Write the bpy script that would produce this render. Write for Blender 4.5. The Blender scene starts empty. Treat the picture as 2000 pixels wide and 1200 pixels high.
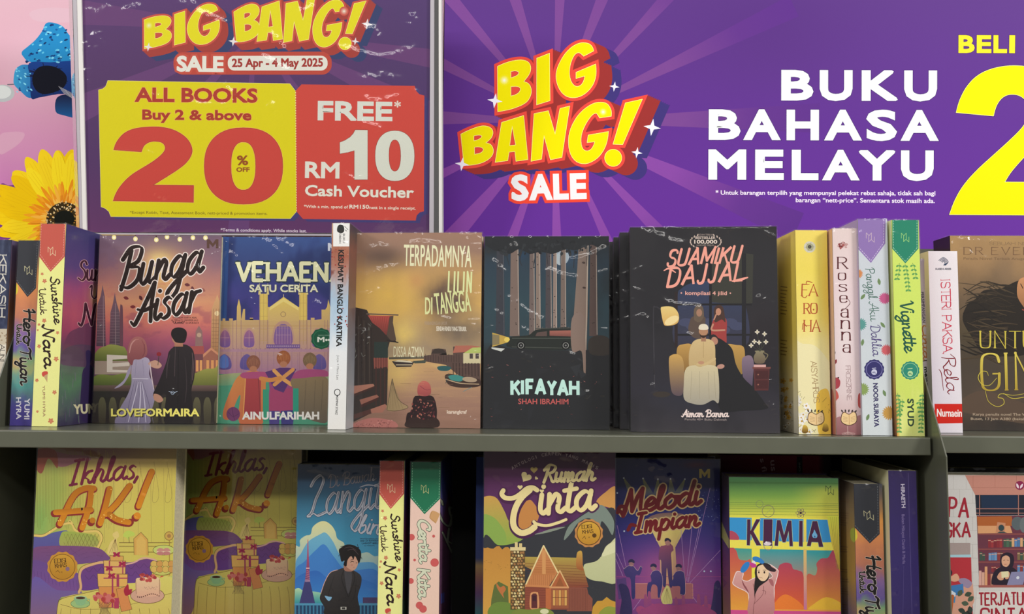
import bpy, math, random
import numpy as np
from mathutils import Vector, Matrix
from mathutils.geometry import tessellate_polygon, delaunay_2d_cdt

# ---------------------------------------------------------------- camera, world, lights, exposure
SC = bpy.context.scene
COL = SC.collection
F = 1700.0
def _n(v): return v / np.linalg.norm(v)
DV = _n(np.array([43.0, 125.0, F]))
UV = _n(np.array([140.0, -21960.0, F])); UV = _n(UV - DV * (UV @ DV))
RV = np.cross(UV, DV)
if RV[0] < 0: RV = -RV
CAM = np.array([0.0, -0.988, 0.071])
cd = bpy.data.cameras.new('camera'); cam = bpy.data.objects.new('camera', cd); COL.objects.link(cam)
cd.sensor_fit = 'HORIZONTAL'; cd.sensor_width = 36.0; cd.lens = F / 2000.0 * 36.0
cd.clip_start = 0.01
_M = np.array([[RV[0], -RV[1], -RV[2]], [DV[0], -DV[1], -DV[2]], [UV[0], -UV[1], -UV[2]]])
cam.matrix_world = Matrix([list(_M[0]) + [CAM[0]], list(_M[1]) + [CAM[1]], list(_M[2]) + [CAM[2]], [0, 0, 0, 1]])
SC.camera = cam
SC.view_settings.view_transform = 'Standard'; SC.view_settings.look = 'None'
SC.view_settings.gamma = 1.0; SC.view_settings.use_curve_mapping = False
SC.view_settings.exposure = -0.45
SC.cycles.use_denoising = True; SC.cycles.denoising_prefilter = 'ACCURATE'; SC.cycles.denoising_input_passes = 'RGB_ALBEDO_NORMAL'
SC.cycles.caustics_reflective = False; SC.cycles.caustics_refractive = False
SC.cycles.max_bounces = 6; SC.cycles.transparent_max_bounces = 16
SC.cycles.sample_clamp_indirect = 1.5; SC.cycles.sample_clamp_direct = 6.0
W = bpy.data.worlds.new('store_ambient'); SC.world = W; W.use_nodes = True
W.node_tree.nodes['Background'].inputs[0].default_value = (1.0, 0.98, 0.96, 1)
W.node_tree.nodes['Background'].inputs[1].default_value = 0.20
def area(name, loc, target, sx, sy, power, col=(1.0, 0.972, 0.935)):
    l = bpy.data.lights.new(name, 'AREA'); l.shape = 'RECTANGLE'; l.size = sx; l.size_y = sy
    l.energy = power; l.color = col
    o = bpy.data.objects.new(name, l); COL.objects.link(o); o.location = loc
    o.rotation_euler = (Vector(target) - Vector(loc)).to_track_quat('-Z', 'Y').to_euler()
    return o
LIGHTS = [   # name, place, aim, length, width, power
    ('ceiling_strip_light', (-1.3, -2.3, 1.85), (-.4, 0, .1), 1.5, 0.14, 20),
    ('ceiling_strip_light', (1.3, -2.3, 1.85), (.4, 0, .1), 1.5, 0.14, 20),
    ('ceiling_strip_light', (0.0, -3.5, 1.85), (0, 0, .1), 3.0, 0.22, 58),
    ('ceiling_panel_light', (2.6, -1.5, 1.5), (0, 0, 0), .6, 0.6, 105),
    ('ceiling_panel_light', (-2.6, -1.5, 1.5), (0, 0, 0), .6, 0.6, 62),
]
for nm, loc, aim, sx, sy, pw in LIGHTS:
    area(nm, loc, aim, sx, sy, pw)

# ---------------------------------------------------------------- pixel <-> space (measuring the photograph)
def rays(X, Y):
    c = np.stack([np.asarray(X, float) - 1000, np.asarray(Y, float) - 600, np.full(np.shape(X), F)], -1)
    return c @ np.stack([RV, DV, UV]).T
def on_plane(X, Y, O, N):
    v = rays(X, Y); O = np.asarray(O, float); N = np.asarray(N, float)
    t = ((O - CAM) @ N) / (v @ N)
    return CAM + v * t[..., None]
def onY(x, y, Yw): return on_plane(np.array(x), np.array(y), (0, Yw, 0), (0, 1, 0))
def to_px(P):
    P = np.asarray(P, float) - CAM
    X = P[..., 0:1] * RV + P[..., 1:2] * DV + P[..., 2:3] * UV
    return 1000 + F * X[..., 0] / X[..., 2], 600 + F * X[..., 1] / X[..., 2]

# ---------------------------------------------------------------- colour
def hx6(c):
    c = c.lstrip('#'); return c if len(c) == 6 else ''.join(q * 2 for q in c)
def lin(c):
    if isinstance(c, str):
        c = hx6(c); c = [int(c[i:i + 2], 16) / 255 for i in (0, 2, 4)]
    c = np.asarray(c, float)
    return np.where(c <= 0.04045, c / 12.92, ((np.clip(c, 0, 4) + 0.055) / 1.055) ** 2.4)
def rgb(c):
    c = hx6(c); return np.array([int(c[i:i + 2], 16) / 255 for i in (0, 2, 4)])
def vnoise(X, Y, seed=0):
    xi = np.floor(X).astype(np.int64); yi = np.floor(Y).astype(np.int64); fx = X - xi; fy = Y - yi
    fx = fx * fx * (3 - 2 * fx); fy = fy * fy * (3 - 2 * fy)
    def h(a, b):
        n = (a * 374761393 + b * 668265263 + seed * 1442695041) & 0x7fffffff
        n = ((n ^ (n >> 13)) * 1274126177) & 0x7fffffff
        return ((n ^ (n >> 16)) & 0xffff) / 65535.0
    return (h(xi, yi) * (1 - fx) + h(xi + 1, yi) * fx) * (1 - fy) + (h(xi, yi + 1) * (1 - fx) + h(xi + 1, yi + 1) * fx) * fy
def fbm(X, Y, s, seed=0, o=4):
    r = 0; a = 0.5; t = 0
    for k in range(o):
        r = r + a * vnoise(X / s * 2 ** k, Y / s * 2 ** k, seed + k); t += a; a *= 0.5
    return r / t
def ramp(t, stops):
    ts = [s[0] for s in stops]; cs = np.array([rgb(s[1]) for s in stops])
    return np.stack([np.interp(t, ts, cs[:, k]) for k in range(3)], -1)
def mix(c, col, m):
    m = np.clip(m, 0, 1)[..., None]
    col = rgb(col) if isinstance(col, str) else col
    return c * (1 - m) + col * m
def soft(X, Y, cx, cy, rx, ry, p=2.0):
    d = ((X - cx) / rx) ** 2 + ((Y - cy) / ry) ** 2
    return np.exp(-d * p)
def sst(a, b, x):
    t = np.clip((x - a) / (b - a), 0, 1); return t * t * (3 - 2 * t)

# ---------------------------------------------------------------- lettering
_tc = {}
def rim(vv, t):
    if not len(t): return t, []
    a, b, c = vv[t[:, 0]], vv[t[:, 1]], vv[t[:, 2]]
    ar = (b[:, 0] - a[:, 0]) * (c[:, 1] - a[:, 1]) - (b[:, 1] - a[:, 1]) * (c[:, 0] - a[:, 0])
    t = t.copy(); t[ar < 0] = t[ar < 0][:, ::-1]; t = t[np.abs(ar) > 1e-10]
    E = set()
    for x, y, z in t.tolist(): E.update(((x, y), (y, z), (z, x)))
    return t, [e for e in E if (e[1], e[0]) not in E]
def fatten(P, ed, b):
    """quads and mitres that grow a filled outline by b; P may be mirrored, so the outward side is tested"""
    if not ed: return np.zeros((0, 2)), []
    e = np.array(ed); A = P[e[:, 0]]; B = P[e[:, 1]]; d = B - A; l = np.maximum(np.linalg.norm(d, axis=1), 1e-9)
    n = np.stack([d[:, 1], -d[:, 0]], -1) / l[:, None]
    ar = np.sum(A[:, 0] * B[:, 1] - B[:, 0] * A[:, 1])
    if ar < 0: n = -n
    V = []; T = []; k = len(e)
    V.append(np.stack([A, B, B + n * b, A + n * b], 1).reshape(-1, 2)); i = np.arange(k) * 4
    T += [tuple(r) for r in np.stack([i, i + 1, i + 2, i + 3], -1)]
    inc = {}
    for j, (x, y) in enumerate(ed): inc[y] = j
    q = []; qt = []; base = 4 * k
    for j, (x, y) in enumerate(ed):
        i0 = inc.get(x)
        if i0 is None: continue
        n1, n2 = n[i0], n[j]; c = float(n1 @ n2); p = P[x]
        cr = (d[i0][0] * d[j][1] - d[i0][1] * d[j][0]) * (1 if ar > 0 else -1)
        if cr <= 0: continue
        m = p + (n1 + n2) / (1 + c) * b if c > -.6 else p + (n1 + n2) / max(1e-6, np.linalg.norm(n1 + n2)) * b * 1.2
        o = base + len(q); q += [p, p + n1 * b, m, p + n2 * b]; qt += [(o, o + 1, o + 2, o + 3)]
    if q: V.append(np.array(q)); T += qt
    return np.concatenate(V), T
def text_tris(s):
    if s in _tc: return _tc[s]
    c = bpy.data.curves.new('t', 'FONT'); c.body = s; c.size = 1; c.resolution_u = 3
    o = bpy.data.objects.new('t', c); m = o.to_mesh(); m.calc_loop_triangles()
    v = np.zeros(len(m.vertices) * 3); m.vertices.foreach_get('co', v); v = v.reshape(-1, 3)[:, :2].copy()
    t = np.zeros(len(m.loop_triangles) * 3, np.int32); m.loop_triangles.foreach_get('vertices', t); t = t.reshape(-1, 3)
    # merge duplicate verts so that outline edges are found
    key = {}; mp = np.zeros(len(v), np.int32); vv = []
    for i, p in enumerate(np.round(v, 5)):
        k = (p[0], p[1])
        if k not in key: key[k] = len(vv); vv.append(v[i])
        mp[i] = key[k]
    t = mp[t] if len(t) else t; vv = np.array(vv) if vv else v
    t, ed = rim(vv, t)
    o.to_mesh_clear(); bpy.data.objects.remove(o); bpy.data.curves.remove(c)
    _tc[s] = (vv, t, ed); return _tc[s]
CAPH = None
def caph():
    global CAPH
    if CAPH is None: CAPH = text_tris('H')[0][:, 1].max()
    return CAPH

def parse(d):
    out = {}
    for ln in d.strip().splitlines():
        ln = ln.strip()
        if not ln: continue
        ch, adv, rest = ln.split(' ', 2)
        st = []
        for s in rest.split('|'):
            s = s.strip(); k = 's'
            if s[0] in '-~s': k = s[0]; s = s[1:]
            st.append((k, [tuple(float(q) for q in p.split(',')) for p in s.split()]))
        out[ch] = (float(adv), st)
    return out
SCRIPT = parse('''
a .95 ~.72,.85 .45,1 .12,.7 .08,.3 .28,.02 .55,.25 .74,.8|~.76,1 .68,.35 .8,.04 1,.2
b .85 ~.02,.3 .3,1.3 .38,1.85 .22,1.7 .1,.8 .14,.15 .42,.02 .7,.35 .6,.85 .3,.75
c .75 ~.62,.8 .42,1 .12,.7 .1,.25 .35,0 .8,.28
d .95 ~.7,.85 .42,1 .1,.65 .1,.2 .32,.02 .6,.35 .74,1|~.88,1.9 .72,.8 .7,.15 .85,.03 1,.2
e .72 ~.08,.4 .45,.5 .6,.8 .4,1 .14,.7 .1,.25 .35,0 .78,.28
g .95 ~.7,.85 .42,1 .1,.65 .12,.2 .35,.05 .62,.4 .75,.95|~.77,1 .7,.2 .6,-.6 .3,-.95 .05,-.7 .35,-.3 1,.2
h .9 ~0,.25 .28,1.4 .35,1.9 .2,1.6 .12,0|~.14,.4 .4,.97 .62,.8 .56,.2 .7,.02 .95,.22
i .42 ~.15,1 .1,.3 .22,.02 .47,.22|.22,1.42
j .5 ~.3,1 .2,-.4 0,-.9 -.25,-.7|.36,1.42
k .85 ~.2,1.9 .1,0|~.68,.95 .4,.85 .15,.42|~.2,.5 .5,.3 .62,.02 .9,.2
l .45 ~0,.25 .3,1.4 .32,1.85 .15,1.6 .1,.3 .25,.02 .5,.22
m 1.15 ~.1,1 .08,0|~.1,.45 .35,.97 .48,.8 .44,0|~.46,.45 .72,.97 .86,.8 .82,.2 .95,.02 1.2,.22
n .85 ~.1,1 .08,0|~.1,.45 .4,.97 .58,.8 .52,.2 .66,.02 .9,.22
o .85 ~.4,1 .1,.65 .12,.2 .38,0 .68,.3 .68,.75 .38,1|~.6,.85 .92,.8
p .85 ~.14,1 .06,-.9|~.12,.5 .4,1 .7,.75 .6,.15 .35,0 .12,.2
r .6 ~.1,1 .08,0|~.1,.5 .3,.9 .58,.95
s .65 ~.55,.88 .35,1 .16,.8 .45,.45 .5,.15 .25,0 0,.12
t .5 ~.32,1.75 .15,.3 .28,.02 .55,.22|~-.04,1.12 .56,1.18
u .88 ~.1,1 .08,.3 .25,.02 .5,.3 .6,1|~.6,1 .55,.2 .68,.02 .92,.22
v .75 ~.02,1 .15,.9 .25,.1 .4,.2 .62,.9 .78,.95
w 1.05 ~.1,1 .1,.2 .3,.02 .45,.3 .48,.9|~.48,.9 .48,.25 .68,.02 .88,.4 .88,1 1.05,.9
y .85 ~.1,1 .08,.3 .25,.02 .5,.3 .62,1|~.62,1 .55,-.2 .3,-.9 .05,-.7 .3,-.3 .9,.2
z .75 ~.05,.9 .3,1 .6,.9 .3,.5 .05,.05 .35,.1 .7,0
A 1.15 ~-.1,.2 .1,.0 .3,.3 .75,1.3 1,1.9|~1,1.9 .97,.8 1.05,0|~.2,.75 .6,.62 1.25,.8
B 1.1 ~.38,1.75 .28,.8 .12,-.02|~-.05,1.4 .35,1.88 .95,1.78 .88,1.2 .4,1 .98,.85 1,.3 .55,0 .05,.15
C 1 ~.95,1.45 1,1.8 .65,1.85 .2,1.2 .1,.4 .45,0 1,.3
D 1.15 ~.4,1.7 .2,0|~0,1.4 .4,1.9 1.05,1.5 1.05,.5 .6,0 .08,.08
H 1.15 ~0,1.5 .25,1.85 .2,.9 .1,0|~1.1,1.9 .95,1.2 .88,.2 1.1,.05|~.0,.85 .5,1 1.1,.95
I .7 -.35,1.9 .15,0|-.05,1.85 .65,1.9|-0,.0 .45,.05
J .7 ~.1,1.8 .5,1.9 .4,.4 .1,-.2
K 1.05 ~.28,1.9 .12,0|~1.05,1.85 .6,1.35 .2,.95|~.3,1.05 .65,.5 .85,.05 1.15,.15
L 1.05 ~-.05,1.45 .15,1.75 .5,1.92 .74,1.7 .62,1.3 .36,.8 .22,.3 .05,.02|~-.05,.02 .25,.14 .6,.0 1.1,.12
M 1.35 ~-.1,.25 .08,0 .28,.9 .42,1.85|~.42,1.85 .55,.8 .62,.1|~.62,.15 .85,1.2 1.12,1.85|~1.12,1.85 1.1,.5 1.22,0 1.45,.15
N 1.2 ~-.1,.2 .08,0 .28,.7 .4,1.85|~.4,1.85 .65,.7 .82,.05|~.82,.05 .95,1 1.12,1.8 1.4,1.75
P 1 ~.35,1.75 .25,.8 .1,0|~-.05,1.35 .4,1.9 .98,1.7 .9,1.1 .38,.9
E .9 ~.85,1.6 .6,1.9 .3,1.6 .5,1.05|~.5,1.05 .05,.7 .1,.1 .5,0 .9,.3
R 1.1 ~.35,1.75 .25,.8 .1,0|~-.05,1.35 .4,1.9 .98,1.7 .85,1.15 .38,.95|~.45,.98 .75,.4 .92,.02 1.2,.15
S .9 ~.95,1.55 .75,1.9 .4,1.75 .35,1.35 .7,.95 .8,.45 .45,0 0,.25
T .95 ~-.05,1.55 .25,1.85 .7,1.7 1.2,1.9|~.62,1.75 .5,.8 .35,0
U 1.1 ~-.05,1.6 .2,1.85 .15,.6 .4,.02 .75,.3 .95,1.85|~.95,1.85 .88,.3 1,.02 1.2,.2
V 1 ~-.05,1.6 .2,1.85 .32,.9 .42,.02 .75,.9 1,1.75 1.25,1.8
! .45 ~.4,1.9 .15,.55|.08,.05
, .3 ~.15,.1 .0,-.3
. .3 .1,.05
''')
CAPS = parse('''
A .78 -0,0 .35,1 .7,0|-.13,.35 .57,.35
B .66 -0,0 0,1|s0,1 .4,1 .52,.78 .4,.54 0,.54|s0,.54 .45,.54 .6,.28 .45,0 0,0
C .7 s.62,.78 .55,1 .05,1 0,.7 0,.3 .05,0 .55,0 .62,.22
D .72 -0,0 0,1|s0,1 .4,1 .62,.8 .62,.2 .4,0 0,0
E .6 -.5,1 0,1 0,0 .5,0|-0,.52 .42,.52
F .56 -.5,1 0,1 0,0|-0,.52 .42,.52
G .72 s.62,.78 .55,1 .05,1 0,.7 0,.3 .05,0 .6,0 .62,.45|-.38,.45 .62,.45
H .72 -0,0 0,1|-.6,0 .6,1|-0,.52 .6,.52
I .2 -0,0 0,1
J .5 s.35,1 .35,.1 .25,0 .05,0 0,.15
K .68 -0,0 0,1|-.58,1 0,.42|-.2,.6 .6,0
L .55 -0,1 0,0 .48,0
M .9 -0,0 0,1 .38,.2 .76,1 .76,0
N .74 -0,0 0,1 .6,0 .6,1
O .78 s.3,1 .08,1 0,.75 0,.25 .08,0 .58,0 .66,.25 .66,.75 .58,1 .3,1
P .62 -0,0 0,1|s0,1 .42,1 .56,.76 .42,.48 0,.48
R .66 -0,0 0,1|s0,1 .42,1 .56,.76 .42,.5 0,.5|-.25,.5 .58,0
S .64 s.52,.82 .45,1 .05,1 0,.72 .1,.55 .45,.48 .56,.25 .48,0 .05,0 0,.2
T .62 -0,1 .56,1|-.28,1 .28,0
U .7 s0,1 0,.15 .1,0 .48,0 .58,.15 .58,1
V .7 -0,1 .32,0 .64,1
W 1.0 -0,1 .22,0 .45,.8 .68,0 .9,1
Y .68 -0,1 .3,.5 .3,0|-.6,1 .3,.5
Z .62 -0,1 .55,1 0,0 .55,0
a .58 s.05,.5 .1,.66 .42,.66 .44,.4 .44,0|s.44,.36 .1,.38 0,.25 .08,0 .35,0 .44,.14
n .62 -.0,.66 .0,0|s0,.4 .1,.66 .45,.66 .48,.4 .48,0
e .56 -.02,.34 .46,.34|s.46,.34 .46,.66 .02,.66 0,.3 .05,0 .38,0 .46,.12
o .6 s.23,.66 0,.66 0,.3 0,0 .46,0 .48,.33 .46,.66 .23,.66
s .52 s.4,.56 .36,.66 .02,.66 0,.45 .4,.32 .42,.02 .05,0 0,.12
r .45 -.0,.66 .0,0|s0,.4 .08,.62 .3,.68 .38,.6
i .2 -0,.66 0,0|.0,.9
u .6 s0,.66 0,.1 .1,0 .4,0 .46,.2 .46,.66|-.46,.66 .46,0
, .2 -.05,.08 0,-.12
4 .62 -.42,0 .42,1 0,.32 .58,.32
''')
def chaikin(p, n=3):
    p = [np.array(q, float) for q in p]
    closed = np.allclose(p[0], p[-1])
    for _ in range(n):
        q = [p[0]] if not closed else []
        for a, b in zip(p[:-1], p[1:]): q += [a * .75 + b * .25, a * .25 + b * .75]
        q.append(p[-1] if not closed else q[0]); p = q
    return p
def catmull(p, n=6, closed=False):
    P = [np.array(q, float) for q in p]
    if len(P) < 3: return P
    if closed: E = [P[-1]] + P + [P[0], P[1]]
    else: E = [2 * P[0] - P[1]] + P + [2 * P[-1] - P[-2]]
    out = []
    for i in range(1, len(E) - 2):
        a, b, c, d = E[i - 1], E[i], E[i + 1], E[i + 2]
        for k in range(n):
            t = k / n
            out.append(0.5 * ((2 * b) + (c - a) * t + (2 * a - 5 * b + 4 * c - d) * t * t + (3 * b - a - 3 * c + d) * t ** 3))
    if not closed: out.append(E[-2])
    return out

# ---------------------------------------------------------------- flat print built of thin coloured shapes
def soften(p, n=2, lim=52):
    """round the shallow corners of a traced outline, keep the sharp ones"""
    P = [(np.array(q, float), True) for q in p]
    for _ in range(n):
        out = []
        for i in range(len(P)):
            a, (b, ok), c = P[i - 1][0], P[i], P[(i + 1) % len(P)][0]; u = b - a; v = c - b
            ang = abs(math.degrees(math.atan2(u[0] * v[1] - u[1] * v[0], u @ v)))
            if ok and 2 < ang < lim: out += [(b - u * .25, True), (b + v * .25, True)]
            else: out.append((b, ok and ang < lim))
        P = out
    return [tuple(q[0]) for q in P]
CS = {m: [(math.cos(2 * math.pi * j / m + .2), math.sin(2 * math.pi * j / m + .2)) for j in range(m)] for m in (8, 10)}
class Art:
    def __init__(s):
        s.P = []; s.C = []; s.L = []; s.T = []; s.n = 0; s.nb = 0; s.top = 0; s.B = np.zeros((256, 5))
        s.ox = s.oy = 0.0; s.sc = 1.0; s.bg = None
    def at(s, ox, oy, sc): s.ox, s.oy, s.sc = ox, oy, sc; return s
    def q(s, p):
        p = np.asarray(p, float); return np.stack([s.ox + p[..., 0] / s.sc, s.oy + p[..., 1] / s.sc], -1)
    def add(s, pts, tris, col, raw=False):
        """pts Nx2, tris Mx3, col one colour or N colours (sRGB)"""
        pts = np.asarray(pts, float)
        if not len(pts) or not len(tris): return
        if not raw: pts = s.q(pts)
        if isinstance(col, str): col = rgb(col)
        col = np.broadcast_to(np.asarray(col, float), (len(pts), 3))
        # ink printed later lies above whatever it covers, and only that
        mn = pts.min(0); mx = pts.max(0); k = s.nb; lay = 0
        if k:
            B = s.B[:k]; hit = (B[:, 0] < mx[0]) & (B[:, 2] > mn[0]) & (B[:, 1] < mx[1]) & (B[:, 3] > mn[1])
            if hit.any(): lay = int(B[hit, 4].max()) + 1
        if k == len(s.B): s.B = np.concatenate([s.B, np.zeros_like(s.B)])
        s.B[k] = (*mn, *mx, lay); s.nb += 1; s.top = max(s.top, lay)
        s.P.append(pts); s.C.append(col); s.L.append(np.full(len(pts), lay)); s.T.append(np.asarray(tris, int).reshape(-1, 3) + s.n); s.n += len(pts)
    def union(s, V, faces, col):
        """one flat shape out of overlapping pieces"""
        V = np.asarray(V, float)
        if len(faces) > 1:
            fs = []
            for f in faces:
                p = V[list(f)]; ar = float(np.sum(p[:, 0] * np.roll(p[:, 1], -1) - np.roll(p[:, 0], -1) * p[:, 1]))
                if abs(ar) > 1e-7: fs.append([int(i) for i in (f if ar > 0 else f[::-1])])
            # pieces that do not touch are joined separately
            lo = np.array([V[f].min(0) for f in fs]); hi = np.array([V[f].max(0) for f in fs]); grp = list(range(len(fs)))
            def root(i):
                while grp[i] != i: grp[i] = grp[grp[i]]; i = grp[i]
                return i
            for i in range(1, len(fs)):
                for j in np.nonzero((lo[:i, 0] <= hi[i, 0]) & (hi[:i, 0] >= lo[i, 0]) & (lo[:i, 1] <= hi[i, 1]) & (hi[:i, 1] >= lo[i, 1]))[0]:
                    a, b = root(i), root(int(j))
                    if a != b: grp[a] = b
            G = {}
            for i in range(len(fs)): G.setdefault(root(i), []).append(fs[i])
            VV = []; TT = []; k = 0; sc = 0.01
            for g in G.values():
                if len(g) == 1 and len(g[0]) > 4:
                    f = g[0]; VV += [tuple(V[i]) for i in f]; TT += [(k + a, k + b, k + c) for a, b, c in tessellate_polygon([[Vector((V[i][0], V[i][1], 0)) for i in f]])]; k += len(f); continue
                if len(g) == 1:
                    f = g[0]; VV += [tuple(V[i]) for i in f]; TT += [(k, k + i, k + i + 1) for i in range(1, len(f) - 1)]; k += len(f); continue
                us = sorted({i for f in g for i in f}); rm = {i: n for n, i in enumerate(us)}; o = V[us[0]]
                r = delaunay_2d_cdt([Vector(((V[i][0] - o[0]) * sc, (V[i][1] - o[1]) * sc)) for i in us], [], [[rm[i] for i in f] for f in g], 1, 1e-7)
                VV += [(p[0] / sc + o[0], p[1] / sc + o[1]) for p in r[0]]
                TT += [(f[0] + k, f[i] + k, f[i + 1] + k) for f, of in zip(r[2], r[5]) if len(of) for i in range(1, len(f) - 1)]; k += len(r[0])
            VV = np.array(VV); s.add(VV, TT, s.colr(VV, col)); return
        T = []
        for f in faces:
            f = list(f); T += [(f[a], f[b], f[c]) for a, b, c in tessellate_polygon([[Vector((V[i][0], V[i][1], 0)) for i in f]])] if len(f) > 4 else [(f[0], f[i], f[i + 1]) for i in range(1, len(f) - 1)]
        s.add(V, T, s.colr(V, col))
    def colr(s, pts, col):
        """col may be (c0,c1[,axis]) for a straight gradient across the shape, axis 'y' or 'x'"""
        if isinstance(col, tuple):
            ax = 0 if len(col) > 2 and col[2] == 'x' else 1
            v = np.asarray(pts)[:, ax]; t = (v - v.min()) / max(1e-6, v.max() - v.min())
            return rgb(col[0])[None] * (1 - t[:, None]) + rgb(col[1])[None] * t[:, None]
        return col
    def poly(s, pts, col, smooth=False, holes=(), n=5):
        if smooth: pts = catmull(pts, n, True)
        loops = [list(pts)] + [list(catmull(h, n, True)) if smooth else list(h) for h in holes]
        tr = tessellate_polygon([[Vector((float(p[0]), float(p[1]), 0)) for p in l] for l in loops])
        allp = np.array([tuple(map(float, p)) for l in loops for p in l])
        s.add(allp, tr, s.colr(allp, col))
    def fpoly(s, loops, col, fat=0.0):
        V = []; Fc = []
        for loops in (loops if isinstance(loops[0][0][0], (list, tuple)) and len(np.shape(loops[0][0])) > 1 else [loops]):
            loops = [list(l) for l in loops]
            tr = tessellate_polygon([[Vector((float(p[0]), float(p[1]), 0)) for p in l] for l in loops])
            P = np.array([tuple(map(float, p)) for l in loops for p in l]); t, ed = rim(P, np.array(tr)); k = len(V)
            V += list(map(tuple, P)); Fc += [tuple(range(k, k + len(P)))] if len(loops) == 1 else [tuple(int(i) + k for i in f) for f in t]
            if fat:
                v2, f2 = fatten(P, ed, fat); k = len(V); V += list(map(tuple, v2)); Fc += [tuple(int(i) + k for i in f) for f in f2]
        s.union(V, Fc, col)
    def blob(s, pts, col, holes=(), n=5): s.poly(pts, col, True, holes, n)
    def rect(s, x0, y0, x1, y1, col): s.poly([(x0, y0), (x1, y0), (x1, y1), (x0, y1)], col)
    def ell(s, cx, cy, rx, ry=None, col='#fff', rot=0, n=26, a0=0, a1=360):
        ry = rx if ry is None else ry; a = np.radians(np.linspace(a0, a1, n, endpoint=(a1 - a0) < 360)); r = math.radians(rot)
        x = rx * np.cos(a); y = ry * np.sin(a)
        s.poly(np.stack([cx + x * math.cos(r) - y * math.sin(r), cy + x * math.sin(r) + y * math.cos(r)], -1), col)
    def ring(s, cx, cy, r, w, col, ry=None, n=32):
        a = np.linspace(0, 2 * math.pi, n + 1); ry = ry or r
        s.line([(cx + r * math.cos(t), cy + ry * math.sin(t)) for t in a], w, col)
    def glow(s, cx, cy, r, col, base, ry=None, n=24):
        """soft spot that is part of the printed picture"""
        a = np.linspace(0, 2 * math.pi, n, endpoint=False); P = [(cx, cy)]; C = [rgb(col)]; T = []; ry = ry or r
        for k, f in enumerate((.35, .7, 1.0)):
            w = (.55, .15, 0)[k]
            for t in a: P.append((cx + r * f * math.cos(t), cy + ry * f * math.sin(t))); C.append(rgb(col) * w + rgb(base) * (1 - w))
        for i in range(n):
            j = (i + 1) % n; T.append((0, 1 + i, 1 + j))
            for k in range(2):
                b = 1 + k * n; c = b + n; T += [(b + i, c + i, c + j), (b + i, c + j, b + j)]
        s.add(P, T, np.array(C))
    def _strokes(s, segs, discs, col):
        """segs: list of (p, q, wp, wq) ; discs: (p, r)"""
        if not segs and not discs: return
        P = []; Fc = []
        for a, b, wa, wb in segs:
            a = np.asarray(a, float); b = np.asarray(b, float); d = b - a; l = math.hypot(d[0], d[1])
            if l < 1e-6: continue
            n = np.array([-d[1], d[0]]) / l; k = len(P); P += [a + n * wa / 2, a - n * wa / 2, b - n * wb / 2, b + n * wb / 2]; Fc.append((k, k + 1, k + 2, k + 3))
        for c, r in discs:
            k = len(P); m = 10 if r > 6 else 8; P += [np.array([c[0] + r * CS[m][j][0], c[1] + r * CS[m][j][1]]) for j in range(m)]; Fc.append(tuple(range(k, k + m)))
        if P: s.union(P, Fc, col)
    def line(s, pts, w, col, smooth=False, closed=False, taper=False, nib=None, con=0.0, out=None):
        p = catmull(pts, 6, closed) if smooth else [np.array(q, float) for q in pts]
        if closed: p = p + [p[0]]
        sg, dc = s._pen(p, w, taper, nib, con, 0)
        if out:
            a, b = s._pen(p, w, taper, nib, con, out[1]); s._strokes(a, b, out[0])
        s._strokes(sg, dc, col)
    def _pen(s, p, w, taper, nib, con, ex):
        m = len(p); ws = []
        for i in range(m):
            d = p[min(i + 1, m - 1)] - p[max(i - 1, 0)]; k = 1.0
            if nib is not None:
                th = math.atan2(d[1], d[0]); k = (1 - con) + con * abs(math.sin(th - math.radians(nib)))
            if taper: k *= 0.25 + 0.75 * math.sin(math.pi * (0.12 + 0.76 * i / max(1, m - 1)))
            ws.append(w * k + 2 * ex)
        dc = []
        for i in range(m):
            if 0 < i < m - 1:
                u = p[i] - p[i - 1]; v = p[i + 1] - p[i]; c = (u @ v) / max(1e-9, np.linalg.norm(u) * np.linalg.norm(v))
                if c > .999 or (ws[i] < 3.2 and c > .9): continue
            elif ws[i] < 3.0: continue
            dc.append((p[i], ws[i] / 2))
        return [(p[i], p[i + 1], ws[i], ws[i + 1]) for i in range(m - 1)], dc
    def frame(s, x0, y0, x1, y1):
        d = np.array([x1 - x0, y1 - y0], float); L = np.linalg.norm(d); d /= L
        return d, np.array([d[1], -d[0]]), L
    def text(s, body, x0, y0, x1, y1, h, col, bold=0.0, shear=0.0, out=None, arc=0.0):
        """print 'body' from baseline start to baseline end (crop pixels), h = capital height"""
        v, t, ed = text_tris(body)
        if not len(t): return
        d, up, L = s.frame(x0, y0, x1, y1)
        mn, mx = v[:, 0].min(), v[:, 0].max(); b = bold * h
        u = (v[:, 0] - mn) / (mx - mn) * (L - 2 * b) + b; w = v[:, 1] / caph() * (h - 2 * b) + b
        u = u + shear * w
        if arc: w = w + arc * (1 - ((u - L / 2) / (L / 2)) ** 2)
        P = np.array([x0, y0], float) + u[:, None] * d + w[:, None] * up
        def thick(bb, c):
            V, f2 = fatten(P, ed, bb) if bb > 0 else (np.zeros((0, 2)), [])
            s.union(np.concatenate([P, V]), [tuple(q) for q in t] + [tuple(int(i) + len(P) for i in f) for f in f2], c)
        for c, o in (out if isinstance(out, list) else ([out] if out else [])): thick(b + o, c)
        if b > 0: thick(b, col)
        else: s.add(P, t, s.colr(P, col))
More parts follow.
